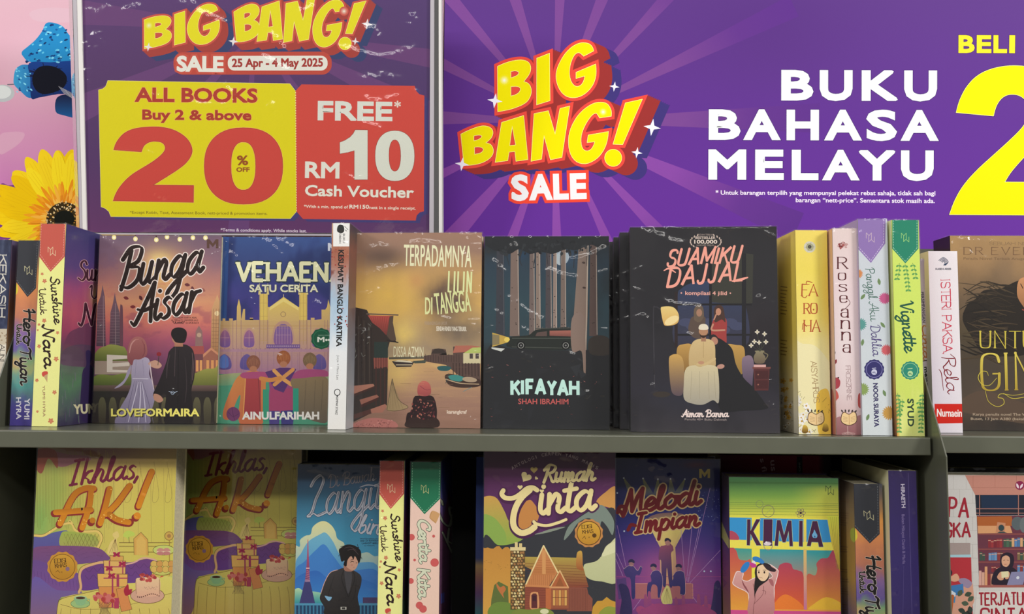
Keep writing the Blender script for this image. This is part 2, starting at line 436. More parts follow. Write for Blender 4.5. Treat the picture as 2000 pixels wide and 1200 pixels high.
    def pen(s, body, x0, y0, x1, y1, h, w, col, font=None, shear=0.0, nib=None, con=0.0, out=None, serif=0.0, gap=0.0, wob=0, taper=False):
        """lettering drawn with a pen along letter skeletons; h = cap height (crop px)"""
        font = font or SCRIPT; ch = 1.9 if font is SCRIPT else 1.0
        d, up, L = s.frame(x0, y0, x1, y1)
        x = 0; items = []; rnd = random.Random(len(body) + 7)
        for c in body:
            if c == ' ': x += (.6 if font is SCRIPT else .4); continue
            g = font.get(c) or font.get(c.upper()) or font.get(c.lower())
            if not g: x += .5; continue
            items.append((x, g)); x += g[0] + gap
        tot = x - gap - (0.1 if font is CAPS else 0); k = h / ch; kx = L / tot if L > 0 else k
        O = np.array([x0, y0], float); sg = []; dc = []; so = []; do = []
        outs = out if isinstance(out, list) else ([out] if out else [])
        lay = {i: ([], []) for i in range(len(outs))}
        for X, (adv, strokes) in items:
            dy = rnd.uniform(-wob, wob) * h; 
            for kind, pts in strokes:
                if len(pts) == 1:
                    p = [np.array(pts[0], float), np.array(pts[0], float) + (.001, .001)]
                elif kind == '~': p = catmull(pts, 6)
                elif kind == 's': p = chaikin(pts, 3)
                else: p = [np.array(q, float) for q in pts]
                def mp(q): return O + (X + q[0]) * kx * d + q[1] * k * up + shear * q[1] * k * d + dy * up
                pp = [mp(q) for q in p]
                a, b = s._pen(pp, w, taper and len(pp) > 3, None if nib is None else nib, con, 0)
                if kind == '-' and len(pp) > 1 and font is CAPS:
                    b = []
                    if len(pp) > 2: b = [(q, w / 2) for q in pp[1:-1]]
                sg += a; dc += b
                if serif:
                    for q in (p[0], p[-1]):
                        if abs(q[1]) < .02 or abs(q[1] - 1) < .02 or abs(q[1] - .66) < .02 and kind == '-':
                            if kind == 's' and not (q is p[0] or q is p[-1]): continue
                            c0 = mp(q); sg.append((c0 - d * serif, c0 + d * serif, w * .45, w * .45))
                for i, (oc, ow) in enumerate(outs):
                    a2, b2 = s._pen(pp, w, taper and len(pp) > 3, nib, con, ow); lay[i][0].extend(a2); lay[i][1].extend(b2)
                    if serif:
                        for q in (p[0], p[-1]):
                            c0 = mp(q); lay[i][0].append((c0 - d * (serif + ow), c0 + d * (serif + ow), w * .45 + 2 * ow, w * .45 + 2 * ow))
        for i, (oc, ow) in enumerate(outs): s._strokes(lay[i][0], lay[i][1], oc)
        s._strokes(sg, dc, col)
    def star4(s, cx, cy, r, col='#f4f2ff', rot=8):
        P = []
        for k in range(8):
            a = math.radians(rot + k * 45); rr = r if k % 2 == 0 else r * .32
            P.append((cx + rr * math.sin(a), cy - rr * math.cos(a)))
        s.poly(P, col)
    def dash(s, pts, w, col, on=6, off=5):
        P = [np.array(p, float) for p in pts]
        for a, b in zip(P[:-1], P[1:]):
            L = np.linalg.norm(b - a); t = 0
            while t < L:
                e = min(t + on, L); s._strokes([(a + (b - a) * t / L, a + (b - a) * e / L, w, w)], [], col); t += on + off

PRINT_MATS = {}
def build_art(art, name, O, EX, EZ, N, w, h, parent, mat, mw, lift=0.0003, bgfn=None, cell=0.0009, clip=True, frame=None):
    """turn an Art into a thin print lying on the rectangle O + EX*u + EZ*v (local to parent), 0<=u<=w, 0<=v<=h.
    mw = parent's world matrix; art is measured on the photograph, so pixels are cast onto the rectangle's plane"""
    A = np.array(mw); R = A[:3, :3]; Tt = A[:3, 3]
    O = np.array(O, float); EX = np.array(EX, float); EZ = np.array(EZ, float); N = np.array(N, float)
    Ow = R @ O + Tt; EXw = R @ EX; EZw = R @ EZ; Nw = R @ N
    Vs = []; Cs = []; Ts = []; k = 0
    if bgfn is not None:
        nx = max(2, int(w / cell)); ny = max(2, int(h / cell))
        uu, vv = np.meshgrid(np.linspace(0, w, nx + 1), np.linspace(0, h, ny + 1))
        Pw = Ow + uu[..., None] * EXw + vv[..., None] * EZw
        px, py = to_px(Pw); X = (px - art.bgT[0]) * art.bgT[2]; Y = (py - art.bgT[1]) * art.bgT[2]
        c = np.clip(bgfn(uu / w, 1 - vv / h, X, Y), 0, 1)
        loc = O + uu[..., None] * EX + vv[..., None] * EZ + N * lift
        Vs.append(loc.reshape(-1, 3)); Cs.append(c.reshape(-1, 3))
        i = (np.arange(ny)[:, None] * (nx + 1) + np.arange(nx)[None]).reshape(-1)
        Ts.append(np.stack([i, i + 1, i + nx + 2], -1)); Ts.append(np.stack([i, i + nx + 2, i + nx + 1], -1)); k = (nx + 1) * (ny + 1)
    if art.P:
        P = np.concatenate(art.P); C = np.concatenate(art.C); L = np.concatenate(art.L); T = np.concatenate(art.T)
        H = on_plane(P[:, 0], P[:, 1], Ow, Nw) - Ow
        U = np.stack([H @ EXw, H @ EZw], -1)
        if clip:
            ins = (U[:, 0] >= 0) & (U[:, 0] <= w) & (U[:, 1] >= 0) & (U[:, 1] <= h)
            allin = ins[T].all(1)
            tu = U[T]; out = (tu[:, :, 0] < 0).all(1) | (tu[:, :, 0] > w).all(1) | (tu[:, :, 1] < 0).all(1) | (tu[:, :, 1] > h).all(1)
            part = ~allin & ~out
            extra_v = []; extra_c = []; extra_l = []; extra_t = []; base = len(U)
            for tri in T[part]:
                pl = [np.concatenate([U[i], C[i]]) for i in tri]
                for ax, lim, sg in ((0, 0, 1), (0, w, -1), (1, 0, 1), (1, h, -1)):
                    o = []
                    for a, b in zip(pl, pl[1:] + pl[:1]):
                        da = (a[ax] - lim) * sg; db = (b[ax] - lim) * sg
                        if da >= 0: o.append(a)
                        if (da < 0) != (db < 0): o.append(a + (b - a) * da / (da - db))
                    pl = o
                    if not pl: break
                if len(pl) < 3: continue
                m = base + len(extra_v)
                for q in pl: extra_v.append(q[:2]); extra_c.append(q[2:]); extra_l.append(L[tri[0]])
                for j in range(1, len(pl) - 1): extra_t.append((m, m + j, m + j + 1))
            T = T[allin]
            if extra_v:
                U = np.concatenate([U, np.array(extra_v)]); C = np.concatenate([C, np.array(extra_c)]); L = np.concatenate([L, np.array(extra_l)])
                T = np.concatenate([T, np.array(extra_t, int)]) if extra_t else T
        used = np.unique(T); rm = np.zeros(len(U), int); rm[used] = np.arange(len(used))
        U = U[used]; C = C[used]; L = L[used]; T = rm[T]
        loc = O + U[:, 0:1] * EX + U[:, 1:2] * EZ + N * (lift + 0.000005 * (L[:, None] + 1))
        Vs.append(loc); Cs.append(C); Ts.append(T + k)
    V = np.concatenate(Vs); C = np.concatenate(Cs); T = np.concatenate(Ts)
    # consistent facing
    a, b, c = V[T[:, 0]], V[T[:, 1]], V[T[:, 2]]
    fl = (np.cross(b - a, c - a) @ N) < 0
    T[fl] = T[fl][:, ::-1]
    me = bpy.data.meshes.new(name)
    me.vertices.add(len(V)); me.vertices.foreach_set('co', V.reshape(-1))
    me.loops.add(len(T) * 3); me.loops.foreach_set('vertex_index', T.reshape(-1).astype(np.int32))
    me.polygons.add(len(T)); me.polygons.foreach_set('loop_start', (np.arange(len(T)) * 3).astype(np.int32))
    me.update(calc_edges=True)
    at = me.color_attributes.new('ink', 'FLOAT_COLOR', 'POINT')
    cc = np.ones((len(V), 4)); cc[:, :3] = lin(C); at.data.foreach_set('color', cc.reshape(-1))
    me.materials.append(mat)
    o = bpy.data.objects.new(name, me); COL.objects.link(o); o.parent = parent
    return o

# ---------------------------------------------------------------- materials
def mat(name):
    m = bpy.data.materials.new(name); m.use_nodes = True; return m, m.node_tree, m.node_tree.nodes['Principled BSDF']
def plain(name, col, rough=.5, metal=0, noise=0.0, scale=60, spec=.5):
    m, nt, b = mat(name); c = lin(col)
    b.inputs['Base Color'].default_value = (*c, 1); b.inputs['Roughness'].default_value = rough; b.inputs['Metallic'].default_value = metal
    b.inputs['Specular IOR Level'].default_value = spec
    if noise:
        t = nt.nodes.new('ShaderNodeTexNoise'); t.inputs['Scale'].default_value = scale; t.inputs['Detail'].default_value = 6
        r = nt.nodes.new('ShaderNodeValToRGB'); r.color_ramp.elements[0].color = (*(c * (1 - noise)), 1); r.color_ramp.elements[1].color = (*np.minimum(c * (1 + noise), 1), 1)
        r.color_ramp.elements[0].position = .3; r.color_ramp.elements[1].position = .7
        tc = nt.nodes.new('ShaderNodeTexCoord'); nt.links.new(tc.outputs['Object'], t.inputs['Vector'])
        nt.links.new(t.outputs[0], r.inputs[0]); nt.links.new(r.outputs[0], b.inputs['Base Color'])
        bp = nt.nodes.new('ShaderNodeBump'); bp.inputs['Strength'].default_value = .06; bp.inputs['Distance'].default_value = .0005
        t2 = nt.nodes.new('ShaderNodeTexNoise'); t2.inputs['Scale'].default_value = 1500; nt.links.new(tc.outputs['Object'], t2.inputs['Vector'])
        nt.links.new(t2.outputs[0], bp.inputs['Height']); nt.links.new(bp.outputs[0], b.inputs['Normal'])
    return m
def enamel(m):
    b = m.node_tree.nodes['Principled BSDF']; b.inputs['Coat Weight'].default_value = .6; b.inputs['Coat Roughness'].default_value = .18; return m
def ink(name, rough=.35, spec=.4, grain=.06):
    m, nt, b = mat(name); a = nt.nodes.new('ShaderNodeVertexColor'); a.layer_name = 'ink'
    t = nt.nodes.new('ShaderNodeTexNoise'); t.inputs['Scale'].default_value = 900; t.inputs['Detail'].default_value = 3
    tc = nt.nodes.new('ShaderNodeTexCoord'); nt.links.new(tc.outputs['Object'], t.inputs['Vector'])
    mr = nt.nodes.new('ShaderNodeMapRange'); mr.inputs[3].default_value = 1 - grain; mr.inputs[4].default_value = 1 + grain
    mu = nt.nodes.new('ShaderNodeVectorMath'); mu.operation = 'SCALE'
    nt.links.new(t.outputs[0], mr.inputs[0]); nt.links.new(a.outputs[0], mu.inputs[0]); nt.links.new(mr.outputs[0], mu.inputs['Scale'])
    nt.links.new(mu.outputs[0], b.inputs['Base Color'])
    b.inputs['Roughness'].default_value = rough; b.inputs['Specular IOR Level'].default_value = spec
    return m
def film(name, rough=.09, haze=.004, refl=.075, scale=260, dist=.00006):
    """clear film: mostly see-through, with a sharp reflection off its folds and a little fine crinkle"""
    m = bpy.data.materials.new(name); m.use_nodes = True; nt = m.node_tree; N = nt.nodes; L = nt.links
    for n in list(N): N.remove(n)
    out = N.new('ShaderNodeOutputMaterial'); tr = N.new('ShaderNodeBsdfTransparent'); gl = N.new('ShaderNodeBsdfGlossy'); mx = N.new('ShaderNodeMixShader')
    df = N.new('ShaderNodeBsdfDiffuse'); df.inputs[0].default_value = (.9, .9, .9, 1); m2 = N.new('ShaderNodeMixShader'); m2.inputs[0].default_value = haze
    gl.inputs['Roughness'].default_value = rough; mx.inputs[0].default_value = refl
    tc = N.new('ShaderNodeTexCoord')
    n1 = N.new('ShaderNodeTexNoise'); n1.inputs['Scale'].default_value = scale; n1.inputs['Detail'].default_value = 2; n1.inputs['Distortion'].default_value = .6
    L.new(tc.outputs['Object'], n1.inputs['Vector'])
    bp = N.new('ShaderNodeBump'); bp.inputs['Strength'].default_value = 1; bp.inputs['Distance'].default_value = dist
    L.new(n1.outputs[0], bp.inputs['Height']); L.new(bp.outputs[0], gl.inputs['Normal'])
    L.new(tr.outputs[0], m2.inputs[1]); L.new(df.outputs[0], m2.inputs[2])
    L.new(m2.outputs[0], mx.inputs[1]); L.new(gl.outputs[0], mx.inputs[2]); L.new(mx.outputs[0], out.inputs[0])
    return m

M = dict(
    ink=ink('printed_card', .45, .15), inkp=ink('printed_poster', .6, .06, .03),
    metal=enamel(plain('grey_painted_steel', '#57594b', .4, 0, .05, 30, .5)),
    metal2=plain('dark_painted_steel', '#3d3d34', .5, 0, .05, 30, .4),
    black=plain('black_recess', '#0c0c0c', .7), paper=plain('page_paper', '#d9cfae', .8, 0, .12, 400),
    white=plain('white_card', '#eceae4', .6), dark=plain('dark_card', '#232326', .4), wall=plain('painted_wall', '#b9a9b4', .8, 0, .03, 8),
    navy=plain('navy_card', '#232652', .4), crim=plain('crimson_card', '#7c0b2a', .4), purp=plain('purple_card', '#4a2f74', .4), cream=plain('cream_card', '#e6e0b4', .5),
    brown=plain('brown_card', '#6d5348', .45), yellow=plain('yellow_card', '#e9d672', .5),
    wrap=film('shrink_wrap_film'), wrapf=film('shrink_wrap_film_tight', .12), acry=film('sign_pouch_film', .11, .004, .09, 200, .00008),
)

# ---------------------------------------------------------------- mesh helpers
def mesh_obj(name, verts, faces, m, parent=None, bevel=0.0, seg=2, smooth=False):
    me = bpy.data.meshes.new(name); me.from_pydata([tuple(v) for v in verts], [], faces); me.update()
    if m: me.materials.append(m)
    o = bpy.data.objects.new(name, me); COL.objects.link(o); o.parent = parent
    if bevel:
        b = o.modifiers.new('bevel', 'BEVEL'); b.width = bevel; b.segments = seg; b.limit_method = 'ANGLE'
    if smooth:
        for p in me.polygons: p.use_smooth = True
    return o
def box_vf(x0, y0, z0, x1, y1, z1, off=0):
    v = [(x0, y0, z0), (x1, y0, z0), (x1, y1, z0), (x0, y1, z0), (x0, y0, z1), (x1, y0, z1), (x1, y1, z1), (x0, y1, z1)]
    f = [(0, 3, 2, 1), (4, 5, 6, 7), (0, 1, 5, 4), (1, 2, 6, 5), (2, 3, 7, 6), (3, 0, 4, 7)]
    return v, [tuple(i + off for i in q) for q in f]
def boxes(name, bs, m, parent=None, bevel=0.0, seg=2):
    V = []; Fc = []
    for b in bs:
        v, f = box_vf(*b, off=len(V)); V += v; Fc += f
    return mesh_obj(name, V, Fc, m, parent, bevel, seg)
def thing(name, label, cat, group=None, loc=(0, 0, 0), rz=0.0):
    o = bpy.data.objects.new(name, None); COL.objects.link(o); o.empty_display_size = .02
    o.location = loc; o.rotation_euler = (0, 0, rz); o['label'] = label; o['category'] = cat
    if group: o['group'] = group
    return o
def relief(U, V, folds, seed, amp=1.0, base=.00012):
    """height of wrinkled film: U, V in metres, folds = [(points in metres, height, half-width)]"""
    Z = base * (fbm(U, V, .012, seed, 3) - .5) * 2
    for k, (pts, ht, hw) in enumerate(folds):
        p = catmull(pts, 5) if len(pts) > 2 else [np.array(q, float) for q in pts]
        D = np.full(U.shape, 1e9); Tn = np.zeros(U.shape); n = len(p) - 1
        for i in range(n):
            a, b = p[i], p[i + 1]; d = b - a; L2 = max(1e-12, d @ d)
            t = np.clip(((U - a[0]) * d[0] + (V - a[1]) * d[1]) / L2, 0, 1)
            q = np.hypot(U - a[0] - t * d[0], V - a[1] - t * d[1]); m = q < D; D = np.where(m, q, D); Tn = np.where(m, (i + t) / n, Tn)
        w = hw * (.7 + .6 * vnoise(Tn * 9 + k * 3.1, Tn * 0 + seed, seed))
        Z = Z + amp * ht * np.exp(-(D / w) ** 2) * np.clip(np.sin(np.pi * np.clip(Tn, .02, .98)) * 1.6, 0, 1) * (.55 + .45 * vnoise(U / .0035, V / .0035, seed + k))
    return Z
def film_grid(w, h, folds, seed, cell=.00125, base=.00012):
    nx, ny = max(4, int(w / cell)), max(4, int(h / cell)); U, V = np.meshgrid(np.linspace(0, w, nx + 1), np.linspace(0, h, ny + 1))
    Z = relief(U, V, folds, seed, base=base); e = np.minimum.reduce([U, w - U, V, h - V]); Z = Z * np.clip(e / .002, 0, 1)
    i = (np.arange(ny)[:, None] * (nx + 1) + np.arange(nx)[None]).reshape(-1)
    Q = np.stack([i, i + 1, i + nx + 2, i + nx + 1], -1)
    return U.ravel(), V.ravel(), Z.ravel(), Q
def tag(o, label=None, cat=None, group=None, kind=None):
    if label: o['label'] = label
    if cat: o['category'] = cat
    if group: o['group'] = group
    if kind: o['kind'] = kind
    return o
def world_m(loc, rz): return Matrix.Translation(loc) @ Matrix.Rotation(rz, 4, 'Z')
# ================================================================ printed matter: the signs
def sub(o, s, pts): return [(o[0] + x / s, o[1] + y / s) for x, y in pts]
_o1, _o2, _o3, _o4 = (860, 60), (1080, 60), (880, 220), (1080, 180)
def circ(cx, cy, rx, ry=None, n=28, p=2.0):
    ry = ry or rx; out = []
    for k in range(n):
        a = 2 * math.pi * k / n; c, s_ = math.cos(a), math.sin(a)
        out.append((cx + rx * math.copysign(abs(c) ** (2 / p), c), cy + ry * math.copysign(abs(s_) ** (2 / p), s_)))
    return out
BB = [
 [sub(_o1, 6, [(672,420),(750,385),(830,360),(900,347),(960,345),(1010,357),(1045,385),(1060,430),(1055,480),(1030,530),(975,598),(1025,615),(1055,650),(1068,710),(1055,770),(1020,830),(960,870),(900,895),(820,922),(740,938),(675,950)]),
  sub(_o1, 6, [(825,478),(880,468),(912,478),(924,495),(912,518),(880,538),(825,558)]), sub(_o1, 6, [(825,655),(890,650),(930,662),(943,685),(930,720),(890,752),(825,770)])],
 [sub(_o1, 6, [(1132,325),(1278,268),(1284,820),(1130,868)])],
 [sub(_o2, 6, [(475,238),(465,200),(440,165),(400,147),(340,142),(290,155),(240,180),(190,220),(140,275),(95,345),(55,430),(38,500),(38,570),(55,640),(90,710),(140,760),(190,782),(240,787),(300,778),(360,750),(420,700),(465,640),(490,580),(503,520),(505,460),(498,395),(272,490),(272,560),(375,530),(365,585),(340,630),(310,652),(280,658),(250,648),(220,615),(198,560),(190,500),(195,430),(212,360),(245,290),(275,263),(300,255),(325,265),(360,298)])],
 [sub(_o3, 6, [(122,255),(200,215),(300,175),(360,160),(400,158),(450,168),(485,195),(498,235),(485,285),(450,325),(410,355),(460,368),(490,400),(503,450),(490,500),(450,545),(390,580),(330,600),(280,610),(220,617),(160,618)]),
  sub(_o3, 6, [(272,272),(320,262),(355,264),(370,278),(355,303),(320,322),(272,335)]), sub(_o3, 6, [(278,405),(330,400),(370,410),(388,430),(378,460),(340,482),(280,492)])],
 [sub(_o3, 6, [(600,118),(855,38),(905,550),(768,570),(755,455),(685,462),(668,563),(525,582)]), sub(_o3, 6, [(722,155),(765,382),(690,390)])],
 [sub(_o3, 6, [(980,15),(1145,-18),(1225,260),(1284,-46),(1394,-73),(1303,525),(1172,552),(1095,265),(1065,545),(945,570)])],
 [sub(_o4, 5, [(568,235),(570,190),(558,155),(535,120),(500,103),(450,100),(400,110),(340,142),(280,190),(225,255),(180,340),(158,410),(152,480),(158,560),(180,625),(220,675),(270,698),(330,700),(390,675),(440,640),(480,590),(508,540),(525,490),(535,440),(540,388),(345,422),(335,492),(410,485),(395,530),(370,565),(340,578),(310,574),(285,550),(272,500),(272,440),(290,370),(330,290),(370,235),(400,210),(425,205),(440,225),(455,252)])],
 [sub(_o4, 5, [(708,108),(870,72),(680,512),(588,508)])],
 [circ(1080 + 588 / 5, 180 + 643 / 5, 16.4)],
]
BB = [[soften(l, 1) for l in g] for g in BB]
def bigbang(A, letters, vec, vec2, fo, sc=1.0, yel='#f3e800', red='#e94d42', dk='#9a3433', nav='#41367a'):
    """letters: list of loops in photo pixels"""
    A.at(0, 0, 1)
    def sweep(v, n): return [[[(x + v[0] * q, y + v[1] * q) for x, y in lp[0]]] for lp in letters for q in np.linspace(0, 1, n)]
    A.fpoly(sweep(vec2, 12), nav, fo); A.fpoly(sweep(vec, 8), dk, fo)
    A.fpoly([[lp[0]] for lp in letters], red, fo); A.fpoly(letters, '#c8302a', 1.7 * sc); A.fpoly(letters, '#fff39a', .9 * sc); A.fpoly(letters, yel, 0)

def art_banner():
    A = Art(); A.at(0, 0, 1)
    cx, cy = 1082.0, 237.0
    W_ = [(-1.6,5.1),(24.9,29.7),(47.7,52.2),(69.9,74.8),(90.5,95),(109,114),(130.3,134.7),(151.9,156.8),(176.1,182.5),(200.2,207),(224.1,228.8),(243.8,247.9),(266.4,270.9),(287.4,292),(308,314.5),(332.8,336.8)]
    for a0, a1 in W_:
        P = [(cx, cy)]; C = [rgb('#84499c')]; am = math.radians((a0 + a1) / 2); dx = -math.cos(am); lower = -math.sin(am) > 0
        for r in (120, 250, 400, 520):
            k = 0 if dx < .3 else {120: 0, 250: .1, 400: .85, 520: 1}[r]
            for a in (a0, a1):
                t = math.radians(a); x, y = cx - r * math.cos(t), cy - r * math.sin(t)
                P.append((x, y)); C.append(rgb('#8a4ba6' if lower else '#7a4992') * (1 - k) + rgb('#5c3288') * k)
        T = [(0, 1, 2)] + [t for j in range(3) for t in ((1 + 2 * j, 2 + 2 * j, 4 + 2 * j), (1 + 2 * j, 4 + 2 * j, 3 + 2 * j))]
        A.add(P, T, np.array(C))
    bigbang(A, BB, (25, 11), (43, 20), 6.8)
    A.glow(985, 157, 12, '#ffffff', '#f3e800'); A.glow(1178, 219, 9, '#ffffff', '#f3e800')
    for x, y, r in ((966.7, 197, 15), (1200, 169.5, 10), (1273.6, 249, 17), (1244, 298.4, 11), (902.5, 321, 14)): A.star4(x, y, r)
    for c_, o_ in (('#f04a38', ('#f04a38', 5.8)), ('#f1f1f4', None)):
        for ch, xa, xb in (('S', 999, 1033), ('A', 1034.5, 1079), ('L', 1081, 1111), ('E', 1114, 1146)): A.text(ch, xa, 393 - (xa - 999) * .027, xb, 393 - (xb - 999) * .027, 51, c_, .06, out=o_)
    A.at(1340, 40, 3)
    W1 = ('#ebf0f5')
    def wide(slots, yb0, yb1, h, col, b=.058):
        for ch, xa, xb in slots:
            t = (xa - 130) / 1340; y = yb0 + (yb1 - yb0) * t
            A.text(ch, xa, y, xb, y + .5, h, col, b, out=('#41226a', 3))
    wide([('B', 557, 745), ('U', 782, 975), ('K', 1028, 1238), ('U', 1277, 1470)], 468, 474, 180, W1)
    wide([('B', 132, 318), ('A', 340, 548), ('H', 588, 778), ('A', 814, 1024), ('S', 1056, 1234), ('A', 1262, 1473)], 701, 707, 180, W1)
    wide([('M', 130, 352), ('E', 404, 572), ('L', 618, 775), ('A', 802, 1010), ('Y', 1012, 1224), ('U', 1258, 1450)], 934, 941, 178, W1)
    wide([('B', 1595, 1690), ('E', 1702, 1788), ('L', 1800, 1880), ('I', 1892, 1926)], 188, 191, 105, '#efe030')
    A.text('* Untuk barangan terpilih yang mempunyai pelekat rebat sahaja, tidak sah bagi', 172, 1022, 1460, 1026, 26, '#efe6f6', .03)
    A.text('barangan \u201cnett-price\u201d. Sementara stok masih ada.', 642, 1066, 1456, 1071, 26, '#efe6f6', .03)
    two = [(1582,540),(1600,470),(1640,390),(1700,325),(1780,285),(1880,265),(1980,267),(2100,290),(2200,350),(2240,430),(2240,500),(2180,600),(2080,700),(1980,800),(1900,890),(1866,948),(2240,950),(2240,1143),(1543,1138),(1570,1060),(1620,970),(1700,880),(1800,790),(1900,700),(1980,620),(2010,550),(2000,480),(1960,440),(1900,430),(1850,450),(1815,500),(1800,560)]
    two = soften(two)
    A.fpoly([two], '#3a1d60', 5); A.fpoly([two], '#fdf8b8', 2); A.fpoly([two], '#f3e600', 0)
    return A
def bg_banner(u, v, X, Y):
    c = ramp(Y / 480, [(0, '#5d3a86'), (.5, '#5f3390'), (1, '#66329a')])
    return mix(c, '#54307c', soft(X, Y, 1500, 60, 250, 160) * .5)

def art_sign():
    A = Art(); A.at(0, 0, 1)
    # sun-ray shapes printed faintly
    for a0, a1 in ((200, 208), (170, 178), (20, 27), (-12, -6), (225, 232), (300, 307), (330, 338), (262, 268)):
        P = [(500, 60)] + [(500 + 420 * math.cos(math.radians(a)), 60 - 420 * math.sin(math.radians(a))) for a in (a0, a1)]
        A.poly(P, '#694077')
    boxes_ = [(282, 31, 335, 95), (341, 22, 362, 88), (366, 8, 429, 87), (457, 8, 507, 82), (502, 2, 552, 81), (554, -5, 615, 83), (611, 0, 672, 92), (675, 2, 715, 66), (662, 73, 686, 97)]
    let = []
    for lp, (x0, y0, x1, y1) in zip(BB, boxes_):
        q = np.array(lp[0]); mn, mx = q.min(0), q.max(0)
        let.append([[(x0 + (p[0] - mn[0]) / (mx[0] - mn[0]) * (x1 - x0), y0 + (p[1] - mn[1]) / (mx[1] - mn[1]) * (y1 - y0)) for p in l] for l in lp])
    bigbang(A, let, (13, 12), (26, 20), 4.2, .8, yel='#e9e014', red='#cf5344', dk='#a83f38', nav='#35406f')
    A.glow(291, 50, 9, '#f4f4c8', '#e9e014'); A.glow(672, 22, 9, '#f4f4e0', '#cf5344')
    for x, y, r in ((290, 92, 9), (456, 81, 10), (717, 47, 11), (694, 81, 8)): A.star4(x, y, r, '#efe8ea')
    def rr(x0, y0, x1, y1, r): return circ(x0 + r, y0 + r, r, n=28)[14:21] + [(x1 - r, y0)] + circ(x1 - r, y0 + r, r, n=28)[21:28] + circ(x1 - r, y1 - r, r, n=28)[0:8] + circ(x0 + r, y1 - r, r, n=28)[7:15]
    A.fpoly([rr(345, 108, 642, 140, 13)], '#c04a3c', 6); A.fpoly([rr(445, 109, 640, 138, 13)], '#c04a3c', 8)
    A.text('SALE', 345, 140, 437, 141, 31, '#ecebe0', .06, out=('#cc5444', 4))
    A.fpoly([rr(445, 109, 640, 138, 13)], '#e9e8dd', 0)
    A.text('25 Apr - 4 May 2025', 453, 131.5, 631, 130.5, 17, '#a5322c', .045)
    # tickets
    def tick(dx=0, dy=0):
        y_ = [(211,158),(566,164),(577,178),(579,413),(567,427),(217,423)] + [(213,413),(206,407),(198,404),(193,176),(201,174),(207,169)]
        r_ = [(589,165),(810,168),(813,178),(819,184),(829,187),(828,413),(820,415),(814,421),(812,431),(592,428),(579,413),(577,178)]
        return [(x + dx, y + dy) for x, y in y_], [(x + dx, y + dy) for x, y in r_]
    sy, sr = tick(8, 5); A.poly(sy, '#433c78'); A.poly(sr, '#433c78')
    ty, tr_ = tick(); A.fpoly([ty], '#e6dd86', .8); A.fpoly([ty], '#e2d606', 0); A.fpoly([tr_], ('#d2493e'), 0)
    A.dash([(577.5, 180), (579, 412)], 1.6, '#f2e9a0', 2.5, 2.5)
    A.text('ALL BOOKS', 264, 199, 503, 201, 28, '#b23a2c', .05, out=('#eeb25a', 1.0))
    A.text('Buy 2 & above', 278, 234, 491, 235.5, 20, '#ae3a28', .055, out=('#eeb25a', .8))
    A.at(160, 220, 5)
    two = [(315,362),(330,310),(360,260),(410,205),(480,168),(570,148),(720,140),(820,150),(900,172),(980,215),(1040,270),(1070,330),(1078,380),(1060,435),(1010,500),(930,560),(820,630),(690,710),(1090,715),(1088,875),(310,860),(330,800),(370,730),(430,660),(500,600),(600,540),(700,480),(780,415),(815,370),(818,330),(795,295),(750,280),(690,278),(640,293),(600,325),(580,382)]
    two = soften(two)
    zo, zi = circ(1579, 522, 381, 371, 44, 2.35), circ(1577, 522, 123, 238, 30, 2.4)
    for L in ([two], [zo, zi]): A.fpoly(L, '#f3b060', 8); A.fpoly(L, '#9c4420', 4); A.fpoly(L, '#cf463c', 0)
    A.text('%', 1515, 515, 1625, 515, 95, '#9a5018', .05); A.text('OFF', 1508, 580, 1638, 580, 45, '#9a5018', .06)
    A.text('*Except Robin, Text, Assessment Book, nett-priced & promotion items.', 468, 988, 1812, 1000, 27, '#77650c', .01)
    A.text('*Terms & conditions apply. While stocks last.', 1355, 1160, 2195, 1172, 30, '#e9dcea', .02)
    A.at(540, 220, 5)
    one = [(770,170),(890,172),(890,655),(762,655),(762,370),(700,388),(620,402),(620,292),(670,272),(720,240),(752,205)]
    z2 = [circ(1156, 423, 191, 245, 40, 2.3), circ(1156, 420, 59, 155, 26, 2.3)]
    for L in ([one], z2): A.fpoly(L, '#8f4038', 4); A.fpoly(L, '#dde1d4', 0)
    A.text('FREE', 402, 76, 1132, 85, 190, '#dfe2d8', .055)
    A.text('*', 1150, -10, 1215, -10, 100, '#e6d8cc', .03)
    A.text('RM', 278, 640, 615, 645, 162, '#e6e6da', .045)
    A.text('Cash Voucher', 278, 815, 1340, 835, 108, '#eceadc', .04, out=('#a8443c', 2))
    A.text('*With a min. spend of', 268, 932, 700, 938, 30, '#efe0cf', .03); A.text('RM150', 712, 938, 905, 940, 38, '#efe8d8', .045); A.text('nett in a single receipt.', 908, 942, 1360, 950, 30, '#efe0cf', .03)
    A.at(0, 0, 1)
    return A
def bg_sign(u, v, X, Y):
    c = ramp(Y / 455, [(0, '#5a3a72'), (.35, '#553668'), (.7, '#533266'), (1, '#643467')])
    return mix(c, '#433c78', sst(480, 860, X) * .25 + 0 * Y)

